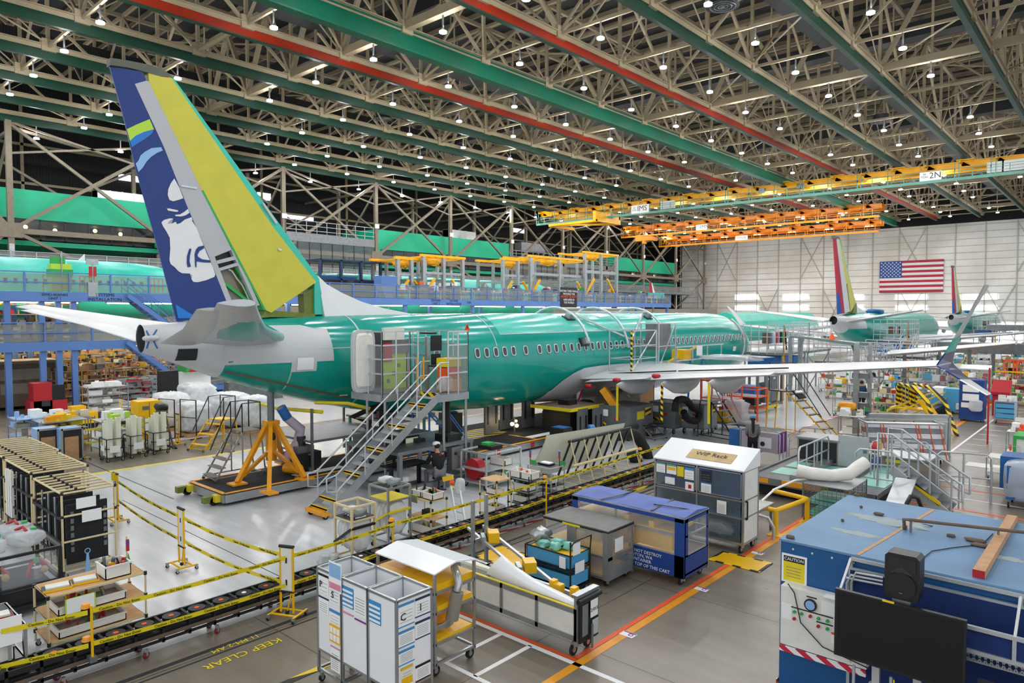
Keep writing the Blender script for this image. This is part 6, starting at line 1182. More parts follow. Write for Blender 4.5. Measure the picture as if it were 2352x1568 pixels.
panel_rack('cream tube rack with white pads, second from the camera',-18.7,4.4,2.3,1.15,1.82,5,8,True); panel_rack('cream tube rack with black panels, farthest of the row at the left edge',-21.4,4.45,3.0,1.25,1.8,6,9,False)
small('hook_tool',B('livery_light').prism([(-.04,0,0),(.07,0,0),(.04,0,.45),(-.0,0,.45)],(0,.02,0)).path([(.02+.05*math.cos(a*R(30)),.01,.5+.05*math.sin(a*R(30))) for a in range(12)],.01,6,True),'pale blue hooked tool leaning on the nearest black panel rack','tool',(-16.2,4.75,.02),rz=R(90))
# ---- bottom left carts ----
def tubecart(name,lbl,x,y,w,d,h,lev,mt='cream_tube',shelf='plywood',r=.018,jm='black',rz=0,cast=True):
    t=thing(name,lbl,'cart',(x,y,0),rz); b=B(mt)
    for xx in (0,w):
        for yy in (0,d): b.tube((xx,yy,.08),(xx,yy,h),r,8)
    for z in lev: b.path([(0,0,z),(w,0,z),(w,d,z),(0,d,z)],r,6,True)
    b.build('frame',t); b=B(shelf)
    for z in lev: b.bx(.01,.01,z,w-.01,d-.01,z+.015)
    b.build('shelf',t); b=B(jm)
    for xx in (0,w):
        for yy in (0,d):
            for z in lev: b.tube((xx,yy,z-.03),(xx,yy,z+.03),r*1.6,8)
    b.build('joint',t)
    if cast: wheels(t,.03,.03,w-.03,d-.03,.04)
    return t
def bin_(lbl,x,y,z,w=.4,d=.3,h=.2,fill=None,mat='bin_white',n=6,pal=('black','yellow','red','steel'),rz=0,seed=1):
    t=thing('parts_bin',lbl,'bin',(x,y,z),rz); b=B(mat); tray(b,-w/2,-d/2,w/2,d/2,0,h); b.bx(-w/2-.012,-d/2-.012,h-.025,w/2+.012,-d/2,h).bx(-w/2-.012,d/2,h-.025,w/2+.012,d/2+.012,h).bx(w/2,-d/2,h-.025,w/2+.012,d/2,h); b.build('tub',t)
    rr=random.Random(seed+int(abs(x*31+y*17))); g=B('khaki'); g.bx(-w/2+.015,-d/2+.015,.01,w/2-.015,d/2-.015,h*.45)
    for i in range(n):
        g.use(rr.choice(pal)); a=Vector((rr.uniform(-w*.35,w*.35),rr.uniform(-d*.35,d*.35),h*.3)); g.bar(a,a+Vector((rr.uniform(-.08,.08),rr.uniform(-.05,.05),rr.uniform(.1,.22))),rr.uniform(.02,.05))
    g.build('contents',t); return t
def flatbox(lbl,x,y,z,rz,mats=('yellow','bin_white')):
    t=thing('tool_case',lbl,'tool case',(x,y,z),rz); B('black').bx(-.2,-.13,0,.2,.13,.03).build('base',t); B(mats[1]).bx(-.15,-.1,.03,.17,.1,.06).build('lid',t); B(mats[0]).bx(-.2,-.14,.0,.2,-.13,.035).bx(.2,-.13,0,.21,.13,.035).build('latch',t)
tubecart('supply_cart','cream tube cart with brown shelves and white tool bin, lower left',-13.4,3.15,.75,1.45,1.0,(.25,.62,1.0))
bin_('white bin full of tools on top of the cream cart at the lower left',-12.95,4.2,1.02,.45,.4,.22,n=12); flatbox('flat case with grey lid and yellow edge on the cream cart, nearer the tool bin',-12.95,3.75,1.02,R(80)); flatbox('flat case with grey lid and yellow edge on the near end of the cream cart',-12.95,3.35,1.02,R(80)); bin_('white tray of hand tools on the middle shelf of the lower left cream cart',-12.95,3.8,.64,.5,1.0,.14,n=12); bin_('white tray with red handled tools on the bottom shelf of the cream cart',-12.95,3.8,.27,.5,1.0,.14,n=8,pal=('red','green','khaki'))
small('clear_sleeve',B('lime').use('paper').bx(.003,-.2,0,.006,.2,.24).use('lime').bx(0,-.21,-.01,.004,.21,0).bx(0,-.21,.24,.004,.21,.25).bx(0,-.22,-.01,.004,-.2,.25).bx(0,.2,-.01,.004,.22,.25),'paper in a lime edged sleeve on the side of the cream cart','document sleeve',(-12.64,3.6,.66))
small('flag_pole',B('cream_tube').tube((0,0,0),(0,0,.5),.015,8).use('purple').cyl((.05,0,.35),.03,.1,8).use('red').cyl((.05,0,.25),.03,.1,8).use('green_flag').prism([(.03,0,.05),(.12,.03,.0),(.05,0,.2)],(0,.01,0)),'short cream pole with green flag above the white tool bin','pole',(-13.35,4.55,1.0))
t=thing('shelf_trolley','grey trolley with black top and white bins at the lower left corner','trolley',(-12.9,1.3,0),0); b=B('alu'); posts(b,0,0,1.1,1.35,.1,1.0,.04); frame(b,0,0,1.1,1.35,1.0); frame(b,0,0,1.1,1.35,.5); b.build('frame',t); B('black').bx(0,0,1.0,1.1,1.35,1.02).use('steel').bx(0,0,.5,1.1,1.35,.52).build('shelf',t); wheels(t,.05,.05,1.05,1.3,.05)
for i,(x,y,l) in enumerate(((-12.4,2.0,'left one on the black top trolley'),(-12.3,2.4,'right one on the black top trolley'))): flatbox('white lidded tool tray with red and yellow edge, '+l,x,y,1.03,R(85),('red','bin_white'))
for i,(x,y,l) in enumerate(((-12.1,1.75,'left one on the lower shelf at the corner'),(-12.1,2.3,'right one on the lower shelf at the corner'))): bin_('white bin holding a yellow pad, '+l,x,y,.53,.5,.45,.22,n=4,pal=('black','yellow'))
small('document_holder',B('paper').bx(0,0,.35,.01,.3,.75).use('black').bx(-.01,-.02,.1,0,.32,.12).bx(-.01,-.02,.7,0,.32,.72).bar((0,-.02,.1),(0,.02,.72),.015).bar((0,.32,.1),(0,.28,.72),.015).use('alu').bx(-.02,.13,0,.0,.17,.4),'wire holder with white papers hanging on the black top trolley','document holder',(-11.75,2.3,.45))
t=thing('bagged_parts_rack','black rack of plastic bagged parts with red caps at the left edge','rack',(-16.3,2.0,0)); b=B('black'); posts(b,0,0,1.5,1.9,.1,1.15,.06); frame(b,0,0,1.5,1.9,1.15,.05); frame(b,0,0,1.5,1.9,.55,.05); frame(b,0,0,1.5,1.9,.2,.05); b.bx(0,0,.2,1.5,1.9,.22).bx(1.48,.9,.2,1.52,.96,1.15).build('frame',t); wheels(t,.1,.1,1.4,1.8,.08); B('mesh_grey').use('clear_vinyl').bx(1.47,.05,.5,1.475,.85,1.1).bx(1.47,1.0,.5,1.475,1.85,1.1).use('dark_grey').bx(.05,.05,.22,1.4,1.8,.5).build('bag_front',t)
for i in range(6):
    x=-15.9+(i%2)*.6; y=2.35+(i//2)*.55; b=B('film').blob((0,0,.15),(.55,.5,.3),i,12,8,.35); b.use('red').path([(-.1,-.1,.3),(.0,0,.36),(.12,.02,.3)],.03,6).use('green').bx(.05,.1,.28,.13,.18,.34); small('bagged_part',b,'plastic bagged valve assembly with red cap on the black rack at the left edge','bagged part',(x,y,1.16),'bagged parts on the black rack')
for i in range(3): b=B('red').path([(0,-.15,.05),(.02,-.1,.3),(.02,.05,.32),(0,.15,.2)],.035,8).use('alu').cyl((0,0,0),.08,.2,10).use('green').bx(-.02,-.05,.3,.06,.03,.38).use('tan_part').sph((.05,.1,.15),.07); small('valve_assembly',b,'valve with red pipe standing behind the film front of the black rack','valve',(-15.1,2.4+i*.6,.57),'valves inside the black rack')
# ---- carts behind the conveyor, centre ----
def bagcart(lbl,x,y,w,d,h,mt,mt2,top):
    t=thing('hanging_parts_cart',lbl,'cart',(x,y,0)); b=B(mt); posts(b,0,0,w,d,.12,h,.045); frame(b,0,0,w,d,h); frame(b,0,0,w,d,h-.3); frame(b,0,0,w,d,.2); b.build('frame',t); b=B(mt2).bx(0,0,h-.3,w,d,h-.27).bar((0,-.02,.5),(w,-.02,.9),.05).bar((w,-.02,.9),(w,d,.9),.05); b.build('shelf',t); wheels(t,.05,.05,w-.05,d-.05,.05)
    g=B('wrap')
    for i in range(5): g.blob((.1+(w-.2)*i/4,d/2,.72),(.14,d*.8,.75),i,10,8,.2)
    o=g.build('hanging_bags',loc=(x,y,0)); tag(o,'clear bagged parts hanging in the '+lbl[:60].split(' with')[0],'bags'); 
    g=B('wrap').use('wrap').blob((-.14,0,.09),(.26,.3,.16),1,10,6,.3).use('mesh_grey').blob((.14,0,.09),(.26,.3,.16),2,10,6,.3); small('wrapped_pack',g,'pair of film wrapped grey packs on the '+top,'pack',(x+w/2,y+d/2,h-.26 if mt!='alu' else h+.01))
bagcart('black padded cart with cream posts behind the P and S cabinet',-12.9,8.6,.62,.6,1.35,'cream_tube','black','black padded cart')
bagcart('silver profile cart with yellow shelf beside the stair foot',-13.35,9.85,.7,.65,1.45,'alu','tape_yellow','silver profile cart')
small('film_bundle',B('film').blob((0,0,.2),(.45,.4,.4),7,12,8,.4).use('dark_metal').bx(-.15,-.12,.02,.15,.12,.32),'dark box in crumpled film at the foot of the black padded cart','box',(-12.55,8.25,0))
tubecart('supply_cart','cream tube cart with brown middle shelf in front of the seated man',-13.0,10.75,.8,.5,1.05,(.2,.6,1.05)); bin_('white bin with screwdrivers on the cream cart, right of the black bottle',-12.4,11.0,1.07,.36,.36,.16,n=10,pal=('red','green','black')); bin_('white bin with black bottle on the cream cart with the brown shelf',-12.8,11.0,1.07,.3,.36,.16,n=4,pal=('black','black')); bin_('white crate on the bottom of the cream cart with the brown shelf',-12.6,11.0,.22,.7,.4,.2,n=6,pal=('red','tape_yellow','bin_white')); small('dark_box',B('dark_grey').bx(-.1,-.1,0,.1,.1,.14),'dark open box on the brown shelf of the cream cart','box',(-12.6,11.0,.62))
small('document_sleeve',B('lime').use('khaki').bx(-.12,-.01,0,.12,0,.18).use('lime').bx(-.13,-.012,.17,.13,0,.19).bx(-.13,-.012,0,-.12,0,.18).bx(.12,-.012,0,.13,0,.18),'lime edged sleeve hanging below the top of the cream cart','document sleeve',(-12.78,10.73,.95))
tubecart('supply_cart','cream tube cart with a short flag pole between the ladder and the black tube cart',-12.7,12.9,.6,.55,1.15,(.25,.75,1.15)); small('flag_pole',B('cream_tube').tube((0,0,0),(0,0,.42),.014,8).use('green_flag').prism([(.02,0,.1),(.12,.0,.05),(.05,0,.2)],(0,.01,0)).use('black').tube((.06,0,.28),(.06,0,.42),.015,6),'cream pole with green flag on the cream cart next to the ladder','pole',(-12.35,13.42,1.17)); bin_('white bin with a coil on the cream cart next to the ladder',-12.4,13.15,.77,.36,.3,.14,n=3,pal=('steel',)); bin_('white bin of yellow tools at the bottom of the cream cart next to the ladder',-12.4,13.15,.27,.4,.36,.2,n=9,pal=('tape_yellow','black'))
tubecart('tube_shelf','black tube shelf with white lidded bins and a green flag, left of the steel trolley',-12.75,14.05,.75,.6,1.1,(.3,.62,.95),'black','mesh_grey',.015)
bin_('left white bin with orange lid marks on the black tube shelf',-12.6,14.35,.97,.36,.36,.2,n=3,pal=('orange','paper')); bin_('right white bin with orange lid marks on the black tube shelf',-12.2,14.35,.97,.36,.36,.2,n=3,pal=('orange','paper')); bin_('white bin on the middle of the black tube shelf',-12.4,14.35,.64,.5,.36,.2,n=4,pal=('black',)); bin_('white bin with black case at the bottom of the black tube shelf',-12.4,14.35,.32,.5,.4,.18,n=5,pal=('black','yellow'))
t=thing('steel_trolley','steel trolley with black top and handles beside the cream panel rack','trolley',(-12.85,15.0,0)); b=B('alu_light'); posts(b,0,0,.85,.6,.12,1.15,.03); frame(b,0,0,.85,.6,1.15,.03); b.path([(.87,.1,.95),(.95,.1,.9),(.95,.1,.55),(.87,.1,.5)],.015,6).build('frame',t); B('black').bx(0,0,1.13,.85,.6,1.16).bx(0,0,.62,.85,.6,.64).bx(0,0,.2,.85,.6,.22).build('shelf',t); wheels(t,.05,.05,.8,.55,.05)
bin_('white crate on the middle shelf of the steel trolley',-12.4,15.3,.66,.5,.4,.2,n=3,pal=('khaki','red')); bin_('white crate on the bottom shelf of the steel trolley',-12.4,15.3,.24,.6,.4,.2,n=4,pal=('khaki','black')); flatbox('flat black case with papers on top of the steel trolley',-12.45,15.35,1.17,0,('black','paper'))
for i,(x,y,m_,l) in enumerate(((-12.8,15.05,'blue','left'),(-12.1,15.5,'red','right'))): small('signal_lamp',B(m_).use('black').tube((0,0,0),(0,0,.25),.012,6).use('red').cyl((0,0,.2),.03,.1,8).use('blue').cyl((0,0,.3),.03,.1,8).use('green_flag').bx(.03,-.01,.02,.22,.01,.14),'blue and red signal stick with green flag, %s end of the steel trolley'%l,'signal lamp',(x,y,1.16))
# cream panel rack with curved panel
t=thing('fairing_rack','cream tube A-frame rack holding a big curved cream panel','rack',(-12.9,16.8,0)); 
vs=[]; 
for i in range(2):
    for k in range(9): q=k/8; vs.append((-.25-.95*(1-q)**1.5+.2*q-.12*(1-i), -.7+4.1*i, .22+(1.6-.1*i)*q))
b=B('panel_cream').add(vs,[(k,k+1,10+k,9+k) for k in range(8)],True); b.add([(v[0]+.02,v[1],v[2]) for v in vs],[(k,9+k,10+k,k+1) for k in range(8)],True).build('curved_panel',t)
b=B('black')
for i in range(8): y=.3+3.3*i/7; b.tube((-.55,y,.25),(-.02,y,1.5),.035,6)
b.tube((0,.2,1.52),(0,3.7,1.52),.05,8).build('padded_bar',t); b=B('cream_tube')
for i in range(6): y=.25+3.4*i/5; b.tube((.02,y,1.55),(.45,y,.15),.02,6)
b.bx(.2,.1,.82,.34,3.7,.86).tube((-.7,0,.15),(-.7,3.8,.15),.02,6).tube((.5,0,.15),(.5,3.8,.15),.02,6)
for i in range(8): y=3.8*i/7; b.tube((-.7,y,.15),(.5,y,.15),.02,6)
b.build('tube_frame',t); wheels(t,-.65,.1,.45,3.7,.06)
# black hoses and ground carts
def gse(lbl,x,y,w,d,h,mt,ex=0,rz=0,name='ground_cart',z0=.3):
    t=thing(name,lbl,'ground cart',(x,y,0),rz); b=B(mt).bx(0,0,z0,w,d,z0+h); b.build('housing',t); b=B('steel'); frame(b,0,0,w,d,z0,.06); frame(b,0,0,w,d,z0+h,.04); b.build('frame',t); q=B('hazard').bx(.1,-.01,z0+.25*h,.5,0,z0+.38*h); q.use('paper').bx(w*.12,-.01,z0+h*.6,w*.35,0,z0+h*.85).use('tape_yellow').bx(w,d*.3,z0+h*.5,w+.01,d*.6,z0+h*.8).use('hazard').bx(w,d*.65,z0+h*.6,w+.01,d*.9,z0+h*.9).use('red').bx(w*.55,-.03,z0+h*.5,w*.7,0,z0+h*.6); q.build('warning_label',t); wheels(t,.15,.15,w-.15,d-.15,.12); return t
gse('dark grey ground unit lettered LINE under the wing',-17.6,25.2,1.7,1.9,1.15,'steel'); gse('pinkish steel ground unit with open top under the wing',-16.6,28.0,1.3,1.3,1.1,'alu'); gse('steel wheeled cabinet behind the pinkish ground unit',-15.4,28.6,1.2,1.3,1.1,'mesh_grey')
for i,(x,y,l) in enumerate(((-17.9,24.3,'left'),(-17.6,25.0,'right'))): small('screen_board',B('steel').bx(-.04,-.35,0,.04,.35,1.4).use('black').bx(.04,-.25,.4,.05,-.15,1.1).bx(.04,.15,.4,.05,.25,1.1),'dark grey upright door panel beside the ground unit, %s one'%l,'panel',(x+.4,y-.3,.0))
for pts,r_,l in (([(1450,1000),(1480,993),(1490,985)],.14,''),):
    pass
def hosepx(pts,X,r,l,mt='rubber'): 
    P=[PX(x,y,X) for x,y in pts]; Q=[]
    for i in range(len(P)-1):
        for k in range(6): u=k/6; p0=P[max(i-1,0)];p1=P[i];p2=P[i+1];p3=P[min(i+2,len(P)-1)]; Q.append(.5*((2*p1)+(p2-p0)*u+(2*p0-5*p1+4*p2-p3)*u*u+(3*p1-p0-3*p2+p3)*u**3))
    Q.append(P[-1]); o=B(mt).path(Q,[r*(1.06 if i%2 else .96) for i in range(len(Q))],10).build('ventilation_hose'); return tag(o,l,'hose')
hosepx([(1352,990),(1400,1003),(1450,995),(1475,1020),(1490,1060),(1470,1068),(1450,1040)],-13.6,.2,'black ribbed hose looping down behind the cream panel rack'); hosepx([(1340,1015),(1380,1000),(1430,990),(1460,978)],-14.6,.17,'black ribbed hose running up to the grey ground unit'); hosepx([(1550,945),(1555,920),(1575,918),(1590,935),(1605,945),(1600,965),(1580,962),(1570,945)],-14.4,.15,'thick black hose coiled on the steel cabinet')
small('blue_hose_end',B('blue').tube((0,0,0),(.1,.15,0),.22,14),'blue collar on the end of the black hose','hose collar',tuple(PX(1352,990,-13.6)))
steps('small grey rolling steps under the wing',(-15.2,26.6,0),(-15.9,26.7,.55),.8,2,'alu','dark_metal',rail=.0001)
steps('grey wire rolling ladder left of the woman in grey',(-12.3,28.3,0),(-13.6,28.6,1.6),.75,6,'dark_metal','steel',rail=.9,rmat='pink')
# engine on stand, main gear props in warm light
t=thing('pylon_prop','slanting orange strut between the wing and the grey ground unit','strut',(0,0,0)); a=PY(1385,892,25.4); c=PY(1422,945,25.6); B('orange_yellow').bar(a,c,.3).build('strut',t)
t=thing('engine_core','wrapped engine core on a stand in warm light under the wing','engine',(-17.9,27.8,0)); B('steel').bx(-.8,-1,.2,.8,1,.3); b=B('khaki').blob((0,0,1.35),(1.1,1.6,1.1),4,14,10,.25); b.use('alu_light').path([(-.5,-.6,1.5),(-.3,-.6,2.0),(.2,-.5,2.0),(.6,-.4,1.6)],.04,6).build('core',t); b=B('orange_yellow'); posts(b,-.7,-.9,.7,.9,0,.9,.1); frame(b,-.7,-.9,.7,.9,.9,.1); b.build('stand',t)
for i,(x,y,l) in enumerate(((-19.3,29.4,'left'),(-18.6,31.0,'right'))): small('copper_screen',B('warm_wood').bx(-.03,-.7,0,.03,.7,2.0).use('box_brown').bx(-.04,-.75,0,.04,-.7,2.05).bx(-.04,.7,0,.04,.75,2.05),'tall copper coloured screen under the wing, %s one'%l,'screen',(x,y,0))
small('cream_panel',B('panel_cream').bx(-.05,-1.5,0,.05,1.5,1.3).use('lime').bx(-.08,-1.5,-.1,.08,1.5,0),'pale green keel panel standing under the wing root','panel',(-20.0,28.2,.37))
for i,(x,y,h) in enumerate(((-16.3,32.5,2.1),(-15.7,34.2,1.6))): 
    t=thing('orange_scaffold',('taller','lower')[i]+' orange tubular scaffold behind the ground units','scaffold',(x,y,0)); b=B('orange'); posts(b,0,0,1.6,1.2,0,h,.06); 
    for z in (.6,1.2,h): frame(b,0,0,1.6,1.2,z,.05)
    b.build('tube',t); B('steel').bx(0,0,1.18,1.6,1.2,1.22).build('deck',t)
t=thing('covered_trolley','trolley draped in white film with yellow tools behind the grey wire ladder','trolley',(-13.9,31.0,0)); b=B('steel').bx(-.8,-.5,.3,.8,.5,.4).build('deck',t); B('film').blob((.1,0,.95),(1.1,.8,1.0),6,12,8,.3).use('yellow').bx(-.7,-.4,.4,-.1,.3,.9).use('orange').bx(-.6,-.3,.9,-.2,.2,1.1).build('load',t); wheels(t,-.7,-.4,.7,.4,.1)
t=thing('equipment_cabinet','big wheeled frame with two grey steel lockers in front of the nose','cabinet',(-17.0,36.6,0)); b=B('steel'); posts(b,0,0,1.9,3.4,.25,2.3,.12); frame(b,0,0,1.9,3.4,.35,.15); frame(b,0,0,1.9,3.4,2.3,.1); b.build('frame',t); B('mesh_grey').use('steel').bx(1.5,1.2,.5,1.85,2.0,2.1).bx(1.5,2.05,.5,1.85,2.85,2.1).use('paper').bx(1.86,1.5,1.75,1.87,1.7,1.85).bx(1.86,2.3,1.75,1.87,2.55,1.85).build('locker',t); B('blue').bx(.5,.1,1.0,1.7,.9,1.5).use('black').bx(.5,.1,.45,1.7,1.0,.9).bx(.6,2.9,.5,1.7,3.3,2.0).use('paper').bx(1.88,.2,1.7,1.89,.9,2.3).use('tape_yellow').bx(1.88,2.9,1.9,1.89,3.3,2.2).build('equipment',t); B('tape_yellow').bx(1.8,.8,.2,2.0,2.8,.35).build('bumper',t); wheels(t,.2,.3,1.7,3.1,.14)
steps('bright blue tubular steps behind the grey wire ladder',(-15.3,35.4,0),(-17.2,34.3,2.2),1.0,9,'blue','steel',rail=.9,rmat='blue')
# ---- left background: floor between the stands and the mezzanine ----
def tubes_cart(x,y,lbl,n):
    t=thing('tube_cart','black wire cart '+lbl,'cart',(x,y,0)); b=B('black'); posts(b,0,0,.75,.6,.12,.85,.03); 
    for z in (.15,.5,.85): frame(b,0,0,.75,.6,z,.025)
    b.build('frame',t); wheels(t,.05,.05,.7,.55,.06); B('paper').bx(.2,-.02,.4,.55,-.01,.6).bx(.76,.1,.35,.77,.45,.6).build('sign',t)
    for i in range(n):
        xx=x+.14+.24*(i%3); yy=y+.16+.28*(i//3); h=1.2+.12*((i*7)%3)
        tag(B('panel_cream').tube((0,0,0),(0,0,h),.095,14).use('khaki').tube((0,0,h),(0,0,h+.005),.06,10).build('cardboard_tube',loc=(xx,yy,.18)),'tall white cardboard tube standing in the black wire carts','tube','white tubes in the black wire carts')
tubes_cart(-28.6,8.9,'with white tubes and an orange label, left of three',6); tubes_cart(-28.7,9.75,'with white tubes, middle of three',5); tubes_cart(-28.8,10.6,'with white tubes, right of three',6)
def wrapped(px,py,w,d,h,lbl,seed,pal='wrap'):
    p=F(px,py); t=thing('wrapped_pallet',lbl,'pallet',(p.x,p.y,0)); b=B('bin_white').use(pal).blob((0,0,.15+h/2),(w,d,h),seed,22,16,.13,.5); b.build('film_wrap',t); B('wood').bx(-w*.45,-d*.45,0,w*.45,d*.45,.15).build('pallet',t); return t
wrapped(392,985,1.5,1.5,1.6,'film wrapped pallet load, leftmost behind the yellow step ladder',1); wrapped(447,998,1.4,1.3,1.35,'film wrapped pallet load with a black frame in front',2); wrapped(452,958,1.8,1.6,1.7,'tallest film wrapped load at the back of the wrapped group',3); wrapped(530,985,1.8,1.5,1.6,'film wrapped load just behind the yellow step ladder',4); wrapped(585,990,1.4,1.4,1.5,'tan tinted film wrapped load right of the yellow step ladder',5)
for i,(px,py) in enumerate(((440,1000),(392,998))): p=F(px,py); small('goalpost_stand',B('black').bx(-.5,0,0,-.46,.03,1.7).bx(.46,0,0,.5,.03,1.7).bx(-.5,0,1.67,.5,.03,1.7).bx(-.5,0,.9,.5,.03,.93).bx(-.5,-.3,0,-.46,.3,.04).bx(.46,-.3,0,.5,.3,.04),'black goalpost frame in front of the film wrapped loads, %s one'%('right','left')[i],'frame',(p.x+.6,p.y-.4,0),rz=.3)
t=thing('trestle','brown and black trestle stand right of the white tubes','trestle',tuple(F(372,1030))); b=B('box_brown')
for s in (-1,1):
    b.bar((-.4*s,-.3,0),(-.12*s,0,1.5),.07); b.bar((.4*s,.3,0),(.1*s,.1,1.5),.06)
b.bx(-.3,-.1,1.45,.3,.15,1.6).use('black').bx(-.5,-.4,0,.5,-.34,.06).bx(-.5,.34,0,.5,.4,.06).blob((0,0,1.7),(.7,.4,.3),3).build('frame',t)
small('flammable_cabinet',B('yellow').bx(-.45,-.45,0,.45,.45,1.65).use('paper').bx(.45,-.2,.3,.46,.2,.9).use('pink').bx(.455,.1,.5,.47,.25,.8).use('steel').bx(.455,-.3,1.3,.47,.0,1.45).use('black').bx(.45,-.02,.05,.452,.0,1.6),'yellow safety cabinet behind the white tubes','cabinet',tuple(F(336,1005)))
p=F(165,1058)
for i,(dx,dy,l) in enumerate(((-.55,-.35,'left of the pair, with side handle'),(.0,.25,'right of the pair, open door showing a brown board'))):
    t=thing('drum_cabinet','pale blue wheeled cabinet, '+l,'cabinet',(p.x+dx-.1,p.y+dy-.3,0)); B('sky_blue').use('livery_light').bx(-.4,-.35,.05,.4,.35,1.25).build('body',t); B('alu').bx(.4,-.36,.05,.43,-.3,1.27).bx(.4,.3,.05,.43,.36,1.27).bx(.4,-.35,1.2,.43,.35,1.27).bx(.4,-.35,.05,.43,.35,.12).build('door_frame',t); B('black').bx(.39,-.3,.12,.41,.3,1.2).use('wood').bx(.41,-.25,.12,.42,.2,.95).build('board',t)
def wshelf(px,py,w,d,h,levels,lbl,pal,mt='alu',seed=1,shelf='livery_light',hm=.35,n=6):
    p=F(px,py); t=thing('wire_shelf',lbl,'shelf',(p.x,p.y,0)); b=B(mt); posts(b,0,0,w,d,.05,h,.035); b.build('post',t); b=B(shelf)
    for i in range(levels): z=.25+(h-.35)*i/(levels-1); b.bx(0,0,z,w,d,z+.03)
    b.build('shelf_board',t); rr=random.Random(seed); g=B('steel')
    for i in range(levels): z=.28+(h-.35)*i/(levels-1); clutter(g,0.02,0.02,w-.02,d-.02,z,n,hm,.2,.55,pal,rr)
    g.build('stored_goods',t); return t
wshelf(20,1030,1.2,2.2,1.35,4,'pale blue shelf unit at the left edge behind the black panel racks',['livery_light','paper','khaki'],seed=2); wshelf(75,1035,1.3,1.6,1.3,4,'open shelf loaded with yellow foam pieces, left edge',['yellow','orange_yellow','tape_yellow'],seed=3,shelf='alu'); wshelf(135,1020,1.2,1.0,1.2,2,'low shelf with yellow plastic wrapped goods behind the pale blue cabinets',['tape_yellow','yellow','film'],seed=4,shelf='box_brown'); wshelf(210,1040,1.3,1.5,1.4,4,'wire shelf stacked with white and lime boxes',['paper','bin_white','lime','paper','bin_white'],seed=5,shelf='alu',n=9,hm=.4); wshelf(185,972,1.2,1.8,1.9,5,'tall wire shelf of white flat boxes beside the blue column',['paper','bin_white'],seed=6,shelf='alu',n=8,hm=.3)
for i in range(3): wshelf(240+i*50,940-i*11,.6,2.6,1.6,5,'wire shelf of hanging grey fittings behind the fence, %s of three'%('left','middle','right')[i],['alu','mesh_grey','steel','red'],seed=8+i,shelf='alu',n=16,hm=.18)
t=thing('crowd_barrier','bright orange plastic crowd barrier in front of the storage racks','barrier',tuple(F(262,935))); b=B('orange'); a=F(262,935);c=F(352,922); d=c-a; b.tube((0,0,.2),tuple(d+Vector((0,0,.2))),.05,8).tube((0,0,1.05),tuple(d+Vector((0,0,1.05))),.05,8)
for i in range(15): q=d*i/14; b.tube(q+Vector((0,0,.05 if i in (0,14) else .2)),q+Vector((0,0,1.05)),.03,6)
b.build('barrier',t)
t=thing('pallet_stacker','red electric pallet stacker in front of the storage racks','forklift',tuple(F(100,952))); B('red').bx(-.5,-.55,.15,.5,.3,1.75).bx(-.5,-.7,.1,.5,1.0,.8).build('body',t); B('black').bx(.5,.3,.8,.52,.9,1.6).use('dark_metal').bx(-.4,.3,.8,.4,.35,1.9).bx(.51,-.2,.5,.52,.2,.8).build('mast',t); B('rubber').tube((-.45,-.4,.15),(.45,-.4,.15),.15,12).tube((-.45,.7,.15),(.45,.7,.15),.15,12).build('wheel',t)
t=thing('pallet_jack_pair','yellow tug machine beside the tall white box shelf','machine',tuple(F(178,985))); B('yellow').bx(-.6,-.5,.3,.6,.7,.8).bx(-.3,-.3,.8,.3,.3,1.1).build('body',t); B('rubber').tube((-.5,-.3,.3),(.5,-.3,.3),.28,14).tube((-.5,.5,.25),(.5,.5,.25),.25,14).build('wheel',t)
t=thing('large_crate','big dark wooden wagon crate in front of the storage racks at the left','crate',tuple(F(48,935))); b=B('box_brown').bx(-1.2,-1.6,.2,1.2,1.6,2.6).use('khaki').bx(1.2,-1.2,.9,1.22,1.2,1.5).bx(1.2,-1.2,1.7,1.22,1.2,2.3).use('tan_dark').bx(-1.3,-1.7,2.6,1.3,1.7,2.75).build('crate',t)
p=F(385,900,1.2); t=thing('sign_cube','red green and white numbered sign cube on a white post','sign',(-39.5,17.2,0)); B('paper').bx(-.05,-.9,.2,.05,.9,2.2).use('black').bx(-.3,-1.9,0,.3,-1.0,2.3).build('post',t); b=B('green_flag').bx(-.6,-.7,2.2,.6,.9,3.1); b.use('red').prism([(.61,-.6,2.2),(.61,.0,2.2),(.61,.8,3.1),(.61,.2,3.1)],(.01,0,0)).use('paper').prism([(.61,.3,2.2),(.61,.9,2.2),(.61,.9,2.9)],(.01,0,0)).build('cube',t); text('2',.4,(.63,.1,2.65),SD,'paper',t)
t=thing('guard_fence','long low grey guard rail fence in front of the wire shelves','fence',(0,0,0)); b=B('alu'); pts=[F(222,960),F(330,930),F(470,925),F(560,910),F(640,905)]
for a,c in zip(pts,pts[1:]): b.bar(a+Vector((0,0,1.3)),c+Vector((0,0,1.3)),.05); b.bar(a,a+Vector((0,0,1.3)),.05); b.bar((a+c)/2,(a+c)/2+Vector((0,0,1.3)),.04)
b.build('fence',t)
b=B('steel')
for i in range(8): b.use('bin_white' if i%2 else 'alu').box((0,i*.35-1.2,.5+.08*(i%4)),(2.6,.22,.12),.3+.12*(i%3))
b.use('red').blob((.2,1.9,.7),(1.2,1.2,.5),3).use('steel').bx(-.8,-1,0,.8,1,.45); small('metal_parts_table',b,'low table with long pale metal parts and red cloth, left of the wrapped loads','table',tuple(F(305,955)))
b=B('red').path([(0,0,1.4),(.6,.8,1.3),(.8,2.2,1.35),(.3,3.4,1.4)],.08,6).use('steel').bx(-.3,0,0,.3,3.6,1.25); small('red_tube_bench',b,'bench with dark red tubes behind the wrapped loads','bench',tuple(F(520,925)))
